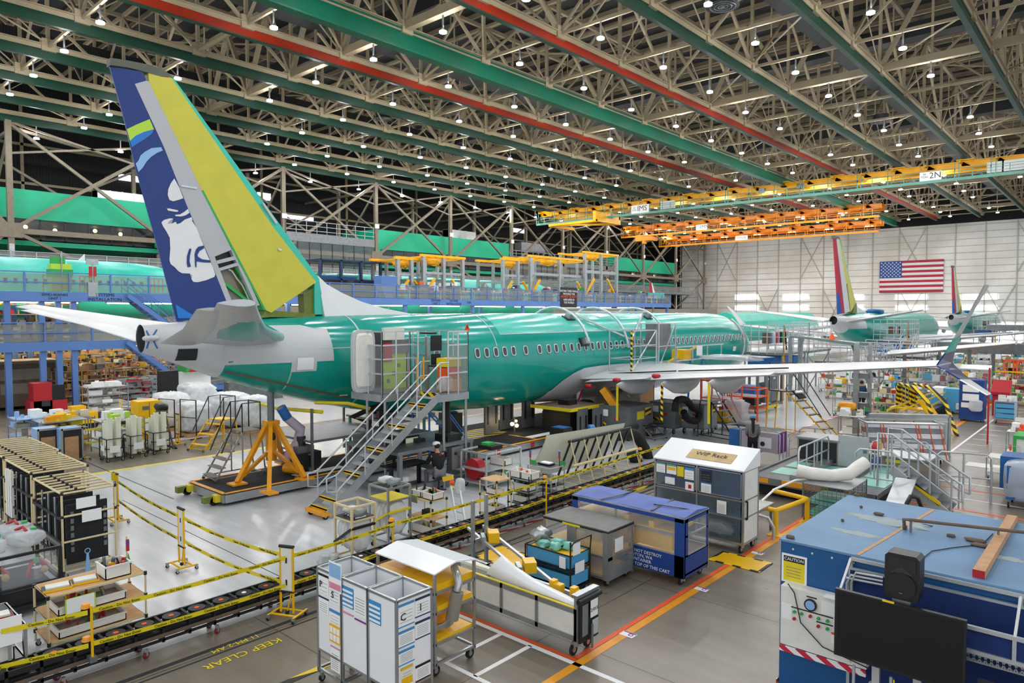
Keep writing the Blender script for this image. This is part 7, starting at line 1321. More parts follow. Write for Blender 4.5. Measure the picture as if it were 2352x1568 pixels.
# ---------------- right half, middle distance ----------------
def bend(b,pts,r=.03): b.path(pts,r,8)
def railunit(name,lbl,a,c,z0,h=1.0,n=2,mat='alu_light',closed=True,par=None,r=.028):
    a=Vector((a[0],a[1],z0));c=Vector((c[0],c[1],z0)); t=par or thing(name,lbl,'railing',(0,0,0)); b=B(mat); u=Vector((0,0,h)); d=(c-a); e=d.normalized()*.12; k=Vector((0,0,.12))
    b.path([a,a+u-k,a+u+e,c+u-e,c+u-k,c],r,8); b.tube(a+u*.5,c+u*.5,r*.85,8)
    for i in range(1,n): p=a+d*i/n; b.tube(p,p+u,r*.9,8)
    b.build('rail' if not par else 'railing',t); return t
t=thing('assembly_platform','low grey machine platform with green glass panels and orange edge strips','platform',(0,0,0)); x0,x1,y0,y1=-8.7,-5.1,20.3,24.7
b=B('steel').bx(x0,y0,.42,x1,y1,.56).bx(x0,y0-.02,.4,x1,y0+.1,.6).bx(x0,y0,.4,x0+.1,y1,.6); b.use('dark_grey').bx(x0+.2,y0+.3,.05,x1-.2,y1,.42); b.build('deck',t)
b=B('cyan_glass')
for x,y in ((-8.3,21.2),(-7.2,21.2),(-7.2,22.4),(-8.3,22.4),(-6.0,23.4),(-6.0,21.4),(-6.0,22.5)): b.bx(x,y,.561,x+.85,y+.95,.572)
b.build('green_glass_panel',t); B('orange').use('orange_yellow').bx(-8.5,y0-.04,.45,-8.0,y0-.02,.58).bx(-7.6,y0-.05,.45,-6.3,y0-.02,.6).bx(-5.9,y0-.05,.45,-5.3,y0-.02,.58).build('orange_strip',t)
B('alu').bx(-7.5,20.6,.56,-7.2,24.4,.72).bx(-6.3,20.6,.56,-6.1,24.4,.66).build('track_rail',t)
railunit('x','',(-7.35,20.9),(-7.35,23.6),.6,.9,4,par=t)
small('steel_bin',B('steel').use('khaki').bx(-.65,-.5,.0,.65,.5,.75).use('dark_grey').bx(-.6,-.505,.05,.6,-.5,.7).use('alu').bx(-.7,-.55,.75,.7,.55,.8).bx(-.03,-.52,0,.03,-.5,.75),'open steel bin box with rails at the back of the green glass platform','bin',(-7.7,24.1,.573))
small('steel_bin',B('alu').use('khaki').bx(-.9,-.6,0,.9,.6,.85).use('alu').bx(-.95,-.65,.85,.95,.65,.9).use('tape_yellow').bx(-.3,-.62,.7,.3,-.6,.8),'pale steel lid box left of the big stair rails','bin',(-5.6,25.2,0))
small('white_door',B('bin_white').use('alu_light').bx(-.45,-.03,0,.45,.03,1.0).use('steel').bx(.3,-.05,.5,.4,-.03,.6),'pale grey door leaf standing behind the wrapped foam tube','door leaf',(-6.6,23.6,.573))
railunit('railing','bent tube railing farthest left behind the green glass platform',(-8.9,25.3),(-7.9,25.6),.3,1.1,2); railunit('railing','second bent tube railing at the back left corner of the platform',(-9.0,24.6),(-8.6,25.6),.2,1.0,1); railunit('railing','square tube railing with a yellow strip, right of the steel bin',(-6.0,25.0),(-4.8,25.3),.0,1.35,1); railunit('railing','tube railing in front of the pale steel lid box',(-4.3,23.6),(-3.0,24.0),.0,1.4,2); railunit('railing','low rounded railing left of the stair with red and yellow strips',(-6.2,22.4),(-5.2,22.6),.56,.85,2); railunit('railing','short railing with red and yellow reels beside the wire cage',(-5.9,22.9),(-5.8,23.6),.56,1.0,1)
small('reel_pair',B('red').tube((-.06,0,.0),(.06,0,.0),.18,14).use('yellow').tube((.07,0,.05),(.12,0,.05),.14,12).use('navy').tube((-.05,0,-.45),(.1,0,-.45),.17,12),'red, yellow and navy hose reels on the short railing','reel',(-5.75,22.8,1.45))
t=thing('stair_unit','stair with tall tube handrails and red yellow stripes at the platform end','stairs',(0,0,0)); stair('s',t,(-3.65,21.5,.08),(-5.0,21.5,1.1),1.0,5,'alu_light','steel',0,(0,1,0))
for y in (21.45,22.55):
    b=B('alu_light'); b.path([(-3.3,y,.5),(-3.3,y,.95),(-3.55,y,1.1),(-5.0,y,2.1),(-5.35,y,2.1),(-5.35,y,.6)],.03,8).path([(-3.3,y,.5),(-3.6,y,.6),(-5.0,y,1.6),(-5.35,y,1.6)],.025,8)
    for q in (0,.35,.7,1): b.tube((-3.55-1.45*q,y,.05+q),(-3.55-1.45*q,y,1.1+q),.026,8)
    b.use('hazard').bar((-3.8,y-.03,.35),(-4.6,y-.03,.93),.03,.1); b.build('handrail',t)
small('white_slide',B('bin_white').use('alu_light').prism([(-.25,0,.9),(.25,0,.9),(.35,-2.4,.05),(-.15,-2.4,.05)],(0,0,.05)),'pale sloping side plate left of the stair','plate',(-4.6,21.3,0))
t=thing('handle_loop','black foam covered handle loops rising behind the blue booth roof','handle',(-4.1,17.5,0)); B('black').path([(-.4,0,.0),(-.4,0,.95),(-.3,0,1.05),(.2,0,1.05),(.3,0,.95),(.3,0,0)],.05,8).path([(.35,0,0),(.35,0,1.2),(.4,.1,1.35),(.5,.3,1.3),(.6,.5,.9),(.6,.5,0)],.05,8).build('loop',t); B('bin_white').bx(.4,.0,0,.46,.3,1.1).build('white_plate',t)
t=thing('wire_cage_cart','wire mesh cage cart holding teal plastic under the wrapped foam tube','cart',(-6.45,18.7,0)); b=B('steel'); w,d,h=1.15,1.5,1.0
for i in range(12): x=w*i/11; b.tube((x,0,.1),(x,0,h),.007,4).tube((x,d,.1),(x,d,h),.007,4)
for i in range(15): y=d*i/14; b.tube((0,y,.1),(0,y,h),.007,4).tube((w,y,.1),(w,y,h),.007,4)
for k in range(13): z=.12+(h-.14)*k/12; b.path([(0,0,z),(w,0,z),(w,d,z),(0,d,z)],.007,4,True)
posts(b,0,0,w,d,.08,h+.02,.03); b.build('wire_mesh',t); B('green_primer').use('cyan_glass').bx(.02,.02,.5,w-.02,d-.02,.53).bx(.02,.02,.15,w-.02,d-.02,.18).blob((.6,.7,.58),(.9,1.0,.12),2).use('alu').bx(.0,.0,h-.02,w,d,h).build('shelf',t); wheels(t,.05,.05,w-.05,d-.05,.05)
o=B('bin_white').path([Vector(p) for p in ((-6.75,19.1,1.22),(-6.4,19.2,1.17),(-5.95,19.4,1.15),(-5.6,19.7,1.2),(-5.45,19.9,1.36),(-5.3,20.1,1.5))],[.17,.17,.16,.17,.17,.16],14).build('wrapped_foam_tube'); tag(o,'bent tube wrapped in white foam lying on the wire cage cart','wrapped tube')
o=B('paper').path([(-6.3,19.4,1.03),(-6.75,19.0,.97),(-7.05,18.3,.8),(-7.2,17.5,.5)],.03,6).build('white_strip'); tag(o,'long white strip hanging off the wire cage cart','strip')
small('steel_table',B('alu').bx(0,0,.62,.9,1.1,.7).use('steel').bx(.03,.03,0,.08,.08,.62).bx(.82,.03,0,.87,.08,.62).bx(.82,1.0,0,.87,1.05,.62).bx(.03,1.0,0,.08,1.05,.62).use('alu_light').path([(.9,.1,.6),(1.1,.2,.55),(1.2,.3,.3),(1.2,.3,0)],.04,8),'steel table with bent pipe between the white rack and the yellow guard rail','table',(-7.6,16.3,0))
# rack with silver bubble sheets
a=F(1990,1062); c=F(2168,1068); ang=math.atan2(c.y-a.y,c.x-a.x); L=(c-a).length
t=thing('sheet_rack','long rack of silver and clear sheets strapped with bright red bands','rack',tuple(a),ang); b=B('alu')
posts(b,0,0,L,1.0,.1,1.45,.05); frame(b,0,0,L,1.0,1.45,.05); frame(b,0,0,L,1.0,.25,.06); b.build('frame',t)
for i in range(7): m_='mesh_grey' if i%2 else 'wrap'; z=.25+i*.17; y=-.35+i*.1; B('steel' if i%2 else 'wrap').prism([(-.05,y,z),(L+.02,y,z),(L+.02,y+.09,z+.16),(-.05,y+.09,z+.16)],(0,.3,0)).build('sheet_layer',t)
b=B('orange')
for x in (.02,.55,.65,1.75,1.85,2.2,L-.05):
    if x<L: b.bar((x,-.38,.25),(x,.33,1.42),.03,.02)
b.use('orange').build('red_band',t); B('paper').bx(.9,-.1,.75,1.3,-.09,.85).build('label_card',t); wheels(t,.1,.1,L-.1,.9,.1)
t=thing('panel_board_rack','white board rack with cream rails right behind the strapped silver sheets','rack',tuple(a+Vector((-.4,1.6,0))),ang+.02); b=B('bin_white').use('alu_light').bx(0,0,.3,L+.3,.06,1.55).use('alu').bx(-.05,-.05,1.5,L+.35,.1,1.6).bx(-.05,-.05,0,.03,.1,1.6).bx(L+.27,-.05,0,L+.35,.1,1.6); b.build('board',t); B('cream_tube').tube((0,-.15,1.35),(L+.2,-.15,1.35),.02,6).build('rail',t); b=B('black')
for x in (.2,.9,1.6,2.3): b.tube((x,-.15,1.2),(x,-.15,1.42),.025,6)
b.build('joint',t)
# yellow ladder with black rails
steps('tall yellow rolling ladder with long black handrails beside the silver gantry',(-9.4,31.4,0),(-11.6,31.9,1.9),.7,7,'yellow','black',rail=1.3,plat=.9)
small('ladder_pad',B('black').bar((0,0,0),(.35,-.1,-.3),.5,.06).use('paper').bar((.12,-.03,.0),(.2,-.06,-.08),.4,.07),'black padded guard on the yellow rolling ladder','guard',(-11.3,31.6,2.0))
t=thing('portal_frame','tall silver portal gantry frame between the nose and the second airliner','gantry',(0,0,0)); p=Vector((-9.75,35.1,0)); q=Vector((-15.4,43.8,0)); u=Vector((0,0,4.0)); b=B('alu'); b.bar(p,p+u,.22).bar(q,q+u,.22).bar(p+u,q+u,.22,.14); d=(q-p).normalized(); b.bar(p+u-Vector((0,0,.7)),p+u+d*.8,.08).bar(q+u-Vector((0,0,.7)),q+u-d*.8,.08); s=Vector((.5,.3,0)); b.bar(p+s,p+s+u,.16).bar(q-s,q-s+u,.18).bar(p+s+u,q-s+u,.12); b.use('steel')
for z in (.5,1.0,1.5,2.4): b.bx(p.x-.2,p.y,z,p.x+.5,p.y+.35,z+.25)
b.build('frame',t); small('warning_cone',B('orange').cyl((0,0,0),.18,.35,12,.02),'orange cone shaped marker on top of the silver portal gantry','marker',(-11.9,38.4,4.08))
# front stand by the nose
def bigstand(lbl,x,y,w,d,z,h=1.75,extra=True):
    t=thing('access_stand',lbl,'work stand',(x,y,0)); b=B('steel').bx(0,0,z-.15,w,d,z); b.build('platform',t); b=B('alu_light'); n=5
    for k in (.5,1.0,h*.8,h):
        b.bar((0,0,z+k),(w,0,z+k),.05); b.bar((w,0,z+k),(w,d,z+k),.05); b.bar((0,d,z+k),(w,d,z+k),.05)
    for i in range(n+1): xx=w*i/n; yy=d*i/n; b.tube((xx,0,z-.1),(xx,0,z+h),.03,6); b.tube((w,yy,z-.1),(w,yy,z+h),.03,6)
    b.build('railing',t); b=B('alu'); 
    for xx in (.1,w-.1):
        for yy in (.1,d-.1): b.tube((xx,yy,0),(xx,yy,z-.1),.06,8)
    b.bar((w-.1,.1,.3),(w-.1,d-.1,z-.3),.05); b.bar((w-.1,d-.1,.3),(w-.1,.1,z-.3),.05); b.build('leg',t)
    if extra:
        g=B('blue').bx(.2,.3,z-1.2,w-.2,d*.45,z-.2).bx(.3,d*.6,z-1.0,w-.3,d*.9,z-.3); g.build('equipment_box',t); g=B('red')
        for i,m_ in enumerate(('box_brown','cloth_grey','livery_light','paper','red','lilac','cloth_black','green','mesh_grey')): g.use(m_).bx(w*.4,.5+i*.35,z+.55,w*.55,.7+i*.35,z+1.25)
        g.build('hanging_clothes',t); B('orange_yellow').tube((w,.05,0),(w,.05,z+h),.05,8).use('black').path([(w,.05,z+h),(w-.1,.6,z+1),(w,.5,z+.2)],.05,6).build('corner_post',t)
    return t
bigstand('wide access stand with coloured jackets at the nose of the near airliner',-18.9,43.4,2.6,4.2,2.95); bigstand('access stand with grey screens right of the jackets stand',-19.2,48.2,2.8,4.5,2.9,1.9,False)
s2_=bigstand('access stand at the open rear door of the second airliner',-18.7,72.5,2.9,4.4,2.9,1.9); stair('s',s2_,(3.8,-6.5,.1),(3.8,-.2,2.85),1.1,13,'alu_light','steel',1.0,(-1,0,0),nosing=(0,3,6,9,12))
s3_=bigstand('access stand at the rear door of the farthest airliner',-18.7,126.5,2.9,5,2.9,1.9)
bigstand('low fenced stand under the wing of the second airliner',-15.5,58,4,5,2.2,1.2,False); bigstand('fenced stand in front of the second airliner tail',-17.8,53.5,4.5,4.0,1.9,1.3,False)
steps('grey stair unit left of the second airliner access stairs',(-12.5,57.5,0),(-14.5,59.5,2.0),1,9,'alu_light','alu_light',rail=1.0,rmat='alu_light')
steps('pair of silver stairs on the light floor beside the portal gantry',(-13.3,52.0,0),(-15.0,54.2,2.0),1,9,'alu_light','alu_light',rail=1.0,rmat='alu_light')
# overhead steel along second airliner wing
tag(wing_sec(B('white'),[(-13.5,58.6,55.2,2.45,.5),(-10,60.2,57.4,2.85,.42),(-6.4,62,60.3,3.3,.3)],14).use('steel').bx(-12.6,56.5,0,-12.4,56.7,2.4).bx(-9,59,0,-8.8,59.2,2.8).build('aircraft_wing'),'white aircraft wing held in a dock right of the second airliner stairs','wing')
small('wing_dock',B('steel').bx(0,0,0,9,.3,.75).use('alu').bx(0,-.05,.75,9,.0,.85).use('steel').bx(.5,0,-2.4,.7,.2,0).bx(4,0,-2.4,4.2,.2,0).bx(8.6,0,-2.4,8.8,.2,0),'long grey wing dock girder under the second airliner wing','dock',(-12.0,62.5,2.4))
small('wing_dock',B('steel').bx(0,0,0,12,.3,.6).use('alu').bx(0,-.05,.6,12,.0,.7).use('steel').bx(.5,0,-3.4,.7,.2,0).bx(11,0,-3.4,11.2,.2,0),'higher grey wing dock girder at the right edge','dock',(-13,97,3.4))
# carts with goods across the right floor
def goods(lbl,px,py,kind,seed,rz=0,sc=1.0,name=None):
    p=F(px,py); rr=random.Random(seed); nm={'white':'parts_trolley','cream':'tube_cart','tall':'tall_shelf_cart','blue':'blue_tray_cart','bench':'work_bench','drawer':'drawer_cart'}[kind]
    t=thing(nm,lbl,{'white':'trolley','cream':'cart','tall':'cart','blue':'cart','bench':'bench','drawer':'cart'}[kind],(p.x,p.y,0),rz); w,d,h={'white':(1.0,.7,1.0),'cream':(1.2,.6,1.25),'tall':(1.0,.7,1.7),'blue':(1.1,.7,.95),'bench':(2.2,.8,.9),'drawer':(.9,.6,1.1)}[kind]; w*=sc
    b=B('cream_tube' if kind=='cream' else 'alu'); posts(b,0,0,w,d,.1,h,.035); lv=3 if kind in('cream','tall') else 2
    for i in range(lv): z=.25+(h-.25)*i/(lv-1); frame(b,0,0,w,d,z,.03)
    b.build('frame',t); b=B({'white':'bin_white','cream':'plywood','tall':'mesh_grey','blue':'sky_blue','bench':'mesh_grey','drawer':'sky_blue'}[kind]); pal={'white':['bin_white','paper','khaki','orange'],'cream':['bin_white','cream_tube','red','green','khaki','steel'],'tall':['paper','bin_white','steel','tan_part','yellow'],'blue':['sky_blue','green_primer','blue','bin_white'],'bench':['bin_white','paper','sky_blue','black','red','yellow'],'drawer':['paper','bin_white']}[kind]
    for i in range(lv): z=.25+(h-.25)*i/(lv-1); b.bx(.01,.01,z,w-.01,d-.01,z+.02)
    if kind=='drawer':
        for i in range(3): b.bx(.04,.02,.3+.25*i,w-.04,d-.02,.5+.25*i)
    b.build('shelf',t); g=B('steel')
    for i in range(lv): z=.27+(h-.25)*i/(lv-1); clutter(g,.02,.02,w-.02,d-.02,z,9,.3,.1,.4,pal,rr)
    g.build('stored_goods',t); wheels(t,.06,.06,w-.06,d-.06,.06)
    if rr.random()<.4: B('cream_tube').tube((w,0,h),(w,0,h+.5),.015,6).use('green_flag').bx(w,-.01,h+.3,w+.15,.01,h+.45).build('flag_stick',t)
    return t
L_=[('white trolley with yellow cases, just left of the man in navy',1925,1008,'white'),('wire trolley against the silver gantry post',1912,955,'tall'),('white box trolley right of the silver gantry post',1985,930,'white'),
('cream cart with small bins where the second conveyor begins',2005,955,'cream'),('silver trolley with blue folders below the winglet root',2035,925,'blue'),('long bench with white boxes at the middle of the second conveyor',2050,905,'bench'),('cream cart with a cardboard box near the far stairs',2080,890,'cream'),
('white boxed cart below the winglet junction',2130,905,'white'),('cream cart right of the winglet junction',2110,885,'cream'),('bench with white cases left of the sky blue bin',2135,930,'bench'),('tall cart of white sheets behind the sky blue bin',2170,900,'tall'),
('silver cart of blue drawers at the right, in front of the aisle line',2283,972,'drawer'),('white table with papers behind the blue drawer cart',2255,925,'bench'),('cream cart with mixed bins at the far right aisle',2315,930,'cream'),('tall white cart behind the red shelter',2300,900,'tall'),
('white bagged trolley under the second airliner belly',1880,900,'white'),('cream cart of white wrapped parts on the light floor',1895,915,'cream'),('white cart of wrapped parts beside the yellow rail',1945,918,'white'),('bench of brown boxes left of the far stairs',1995,895,'bench'),
('bench with green tray near the second conveyor',2040,940,'bench'),('low cart with teal tray by the silver hoops',2075,925,'blue'),('white cart with green flag near the enclosed racks',2195,930,'white'),('far cream cart beyond the enclosed racks',2150,870,'cream'),('far bench in the right aisle',2240,860,'bench'),('far white trolley in front of the orange frames',2290,865,'white'),
('far cart with tall load near the right edge',2335,880,'tall'),('far drawer cart under the grey wing dock',2180,850,'drawer'),('far cream cart behind the winglet',2210,842,'cream'),('far bench under the second airliner wing tip',2100,848,'bench'),('far white trolley near the far stairs foot',2010,868,'white')]
for i,(l,x,y,k) in enumerate(L_): goods(l,x,y,k,i,rnd.uniform(-.15,.15)+(R(90) if k in('bench',) and i%2 else 0))
# extra rows of carts deeper down the hall
P_=['white trolley','cream tube cart','tall shelf cart','steel bench','blue tray cart']; K_=['white','cream','tall','bench','blue']
Q_=['beside the second conveyor','between the two farther airliners','along the right aisle','beyond the enclosed racks','near the far wall doors']
for r_,(xx,y0,dy,n) in enumerate(((-8.3,45,3.1,9),(-14.5,66,4.2,7),(-3.9,62,5.2,8),(-9.6,76,3.6,9),(-12,110,6.5,6))):
    for i in range(n):
        k=(i*2+r_)%5; p=Vector((xx+rnd.uniform(-.6,.6),y0+i*dy,0)); 
        t=goods('x',0+1200,1200,K_[k],100+r_*20+i,rnd.uniform(-.3,.3)); t.location=p; t['label']='small %s loaded with parts %s'%(P_[k],Q_[r_]); t['group']='distant carts '+Q_[r_]
small('yellow_case',B('orange_yellow').blob((0,0,.16),(.7,.4,.32),1,12,8,.05,.4).use('paper').bx(-.2,-.22,-.15,.2,-.2,.12),'yellow equipment cases on the trolley left of the man in navy','case',(F(1945,1008).x-.1,F(1945,1008).y+.3,1.25))
# second conveyor
t=thing('cable_conveyor','distant second black conveyor with yellow edge tape','conveyor',(0,0,0)); b=B('black'); y0,y1=34,70; x=-7.9
b.bx(x-.25,y0,.3,x+.25,y1,.5)
for i in range(60): y=y0+i*.6; b.bx(x-.27,y,.0,x-.22,y+.05,.5).bx(x+.22,y,0,x+.27,y+.05,.5)
b.build('frame',t); B('tape_yellow').bx(x+.27,y0,.75,x+.28,y1,.85).bx(x+.27,y0,1.15,x+.28,y1,1.22).bx(x-.28,y0,1.1,x-.27,y1,1.2).build('tape',t)
for (px,py,l,w) in ((2110,925,'white enclosed glass rack, left of two behind the winglet blade',2.2),(2175,925,'white enclosed glass rack, right of two behind the winglet blade',2.2)):
    p=PY(px,925,52); t=thing('enclosed_rack',l,'rack',(p.x,52,0)); b=B('alu_light'); posts(b,0,0,w,.8,0,1.9,.06); frame(b,0,0,w,.8,1.9,.08); frame(b,0,0,w,.8,1.0,.05); frame(b,0,0,w,.8,.3,.05); b.build('frame',t); B('white_gloss').prism([(-.05,-.05,1.92),(-.05,.85,2.15),(-.05,.85,1.92)],(w+.1,0,0)).build('roof',t); B('glass').bx(.03,-.02,.3,w-.03,-.01,1.9).build('glass_door',t); g=B('paper'); clutter(g,.1,.1,w-.1,.7,1.02,10,.5,pal=['paper','bin_white','tape_yellow','red','sky_blue']); clutter(g,.1,.1,w-.1,.7,.32,10,.5,pal=['paper','red','bin_white','steel']); g.build('stored_goods',t)
p=F(2228,968); t=thing('tall_cabinet','tall navy blue cabinet with white sheets under the lower winglet blade','cabinet',(p.x-.5,p.y,0)); B('navy').bx(0,0,.1,1.05,.9,2.1).build('body',t); B('paper').bx(.15,-.02,1.5,.85,-.01,1.85).bx(.15,-.02,1.05,.85,-.01,1.4).bx(.1,-.02,.7,.6,-.01,.95).use('film').blob((.75,-.15,.85),(.6,.3,.6),2).build('posted_sheet',t); wheels(t,.1,.1,.95,.8,.05)
p=F(2280,965); t=thing('red_shelter','red tall bin with slanted red lid behind the winglet tip','bin',(p.x-.3,p.y+2,0)); t.scale=(.6,.7,.75); B('red').bx(0,0,.0,1.2,1.0,1.5).prism([(-.1,-.15,1.5),(-.1,-.15,1.7),(-.1,1.0,2.5),(-.1,1.0,1.5)],(1.4,0,0)).build('body',t)
t=thing('red_post','thin red post hanging below the tip of the lower winglet','post',tuple(Vector((-3.35,24.7,0)))); p=PX(2268,905,-3.0); o=F(2268,1020); t.location=(o.x,o.y,0); B('red').bx(-.03,-.03,0,.03,.03,3.2).build('post',t)
p=F(2185,950); t=thing('sky_blue_bin','sky blue foam box with a white cloth left of the navy cabinet','box',(p.x-1.0,p.y,0)); B('sky_blue').use('livery_light').use('sky_blue').bx(0,0,.15,1.9,1.0,1.35).build('box',t); B('paper').bx(.05,-.02,.95,.6,1.02,1.38).use('bin_white').bx(1.25,-.3,.3,1.75,-.02,.6).build('cloth',t)
t=thing('striped_foam_ladder','ladder padded with yellow and black striped foam behind the sheet rack','ladder',(0,0,0)); a=F(2165,1000); q=Vector((a.x-.2,a.y,0)); b=B('hazard'); top=q+Vector((-1.3,1.5,1.95)); b.path([q,q+Vector((-.55,.65,1.4)),top,top+Vector((-.8,.8,.05)),top+Vector((-.9,.9,-.9))],.09,8).path([q+Vector((.7,.3,0)),q+Vector((.1,.95,1.4)),top+Vector((.6,.3,0)),top+Vector((-.2,1.1,.05)),top+Vector((-.3,1.2,-.9))],.09,8)
for k in range(7): c=top+Vector((-.9+.03*k,.9+.0*k,-.1)); b.tube(c+Vector((.1*k,.05*k,0)),c+Vector((.1*k,.05*k,-1.0)),.06,6)
b.build('striped_foam',t); B('yellow').bar(q+Vector((.35,.15,0)),q+Vector((-.9,1.3,1.4)),.5,.05).bx(q.x-2.4,q.y+1.8,.8,q.x-.9,q.y+2.8,.86).bar(q+Vector((-2.2,2.3,0)),q+Vector((-2.2,2.3,.8)),.08).build('yellow_frame',t)
t=thing('silver_hoops','three silver tube hoops standing beside the second conveyor','railing',(F(2060,945).x,F(2060,945).y,0)); b=B('alu_light')
for i in range(3): b.path([(i*.55-.6,0,0),(i*.55-.6,.1,1.2),(i*.55-.2,.2,1.3),(i*.55-.2,.4,.0)],.03,8)
b.build('hoop',t)
# right edge group
p=F(2330,1100); t=thing('green_trim_bin','white bin with bright green trim at the right edge','bin',(p.x-.1,p.y+.6,0)); B('bin_white').bx(0,0,.2,1.6,1.2,1.3).use('green').bx(-.03,-.03,1.25,1.63,1.23,1.36).bx(-.03,-.04,.2,.06,.0,1.3).build('bin',t)
p=F(2335,1170); t=thing('bagged_blue_cart','cart of blue trays wrapped in clear film at the right edge','cart',(p.x-.25,p.y,0)); B('navy').use('blue').bx(0,0,.25,1.4,1.0,.6).bx(0,0,.7,1.4,1.0,1.2).bx(-.3,1.2,.3,1.0,2.2,1.25).use('film').blob((.65,.5,.75),(1.5,1.15,1.1),4,14,8,.08,.35).build('wrapped_trays',t); wheels(t,.05,.1,1.2,.9,.09)
t=thing('hand_truck','small white topped hand truck standing in the wet aisle','hand truck',(F(2290,1105).x-.3,F(2290,1105).y,0)); b=B('alu'); posts(b,0,0,.8,.9,.08,.75,.03); b.path([(0,.9,.75),(0,.95,1.05),(.8,.95,1.05),(.8,.9,.75)],.015,6); b.build('frame',t); B('bin_white').bx(0,0,.72,.8,.9,.76).bx(0,0,.25,.8,.9,.29).build('tray',t); wheels(t,.05,.05,.75,.85,.06)
goods('white desk cart with black bag at the right edge',2310,1052,'white',77,0,1.3)
small('flat_sheet',B('paper').bx(-.6,-.4,0,.6,.4,.01),'white sheet lying on the aisle floor beside the hand truck','sheet',tuple(F(2265,1070)))
small('silver_post',B('alu_light').bx(-.04,-.04,0,.04,.04,1.9).use('paper').bx(0,-.05,.9,.5,-.03,1.35).use('tape_yellow').bx(.05,-.06,1.0,.15,-.05,1.2),'thin pale post with white notice board at the right edge','post',tuple(F(2330,1035)))
t=thing('tall_scaffold','orange tall frames far down the right aisle','frame',(PY(2330,900,58).x-.6,58,0)); b=B('orange')
for i in range(4): posts(b,i*.7,0,i*.7+.5,1.2,0,2.2,.08); frame(b,i*.7,0,i*.7+.5,1.2,2.2,.08)
b.use('yellow').bx(-.5,-.2,1.4,3,-.1,1.5); b.build('frame',t)
t=thing('purple_cart','silver folding carts with purple sides and a round symbol sign','cart',(F(1700,1048).x,F(1700,1048).y,0),0); b=B('alu_light'); w=1.5
for y in (0,.35,.7): b.path([(0,y,0),(0,y,1.0),(.1,y,1.1),(w-.1,y,1.1),(w,y,1.0),(w,y,0)],.025,8)
b.build('hoop',t); B('mesh_grey').use('lilac').bx(.05,-.02,.3,w-.05,0,1.02).use('purple').bx(w-.05,0,.3,w+.0,.7,1.05).use('blue').bx(-.5,.1,.2,-.1,.6,1.0).use('paper').bx(.75,-.03,.45,1.2,-.02,.85).use('dark_blue').tube((.87,-.04,.6),(.87,-.03,.6),.09,12).build('panel',t)
# background tail tips behind the stored fuselages and far line airliner
def tail(lbl,px,pyt,pyb,X,cols):
    a=PX(px,pyt,X);c=PX(px,pyb,X); h=a.z-c.z; t=thing('tail_fin',lbl,'aircraft tail',tuple(c)); w=h*.55
    B(cols[0]).prism([(0,-.1*w,h),(0,.15*w,h),(0,.7*w,0),(0,.1*w,0)],(.25,0,0)).build('rudder',t); B(cols[1]).prism([(0.02,.15*w,h),(0.02,.35*w,h),(0.02,1.4*w,0),(0.02,.7*w,0)],(.25,0,0)).build('fin',t); B('steel').bx(-.1,1,-c.z,.1,1.3,-.9).build('support_post',t); B(cols[2]).prism([(-.3,.0,-.9),(-.3,4*w,-.9),(-.3,4*w,0),(-.3,0,0)],(1,0,0)).build('body',t)
tail('small red and white fin tip behind the end of the blue walkway',1492,649,672,-60,('flag_red','white','primer_teal')); tail('small orange and purple fin beyond the nose of the near airliner',1757,722,770,-41,('orange','purple','primer_teal'))
t=thing('fuselage','teal fuselage of an airliner seen beyond the nose stand','aircraft',(-40,86,0)); B('primer_teal').loft([[Vector((1.9*math.cos(a*R(20)),y,3.5+2*math.sin(a*R(20)))) for a in range(18)] for y in (0,30)],True,True).build('fuselage_skin',t); wing_sec(B('air_grey'),[(1.5,18,10,2.6,1),(16,9,7.4,4.4,.2)],14).build('wing',t)
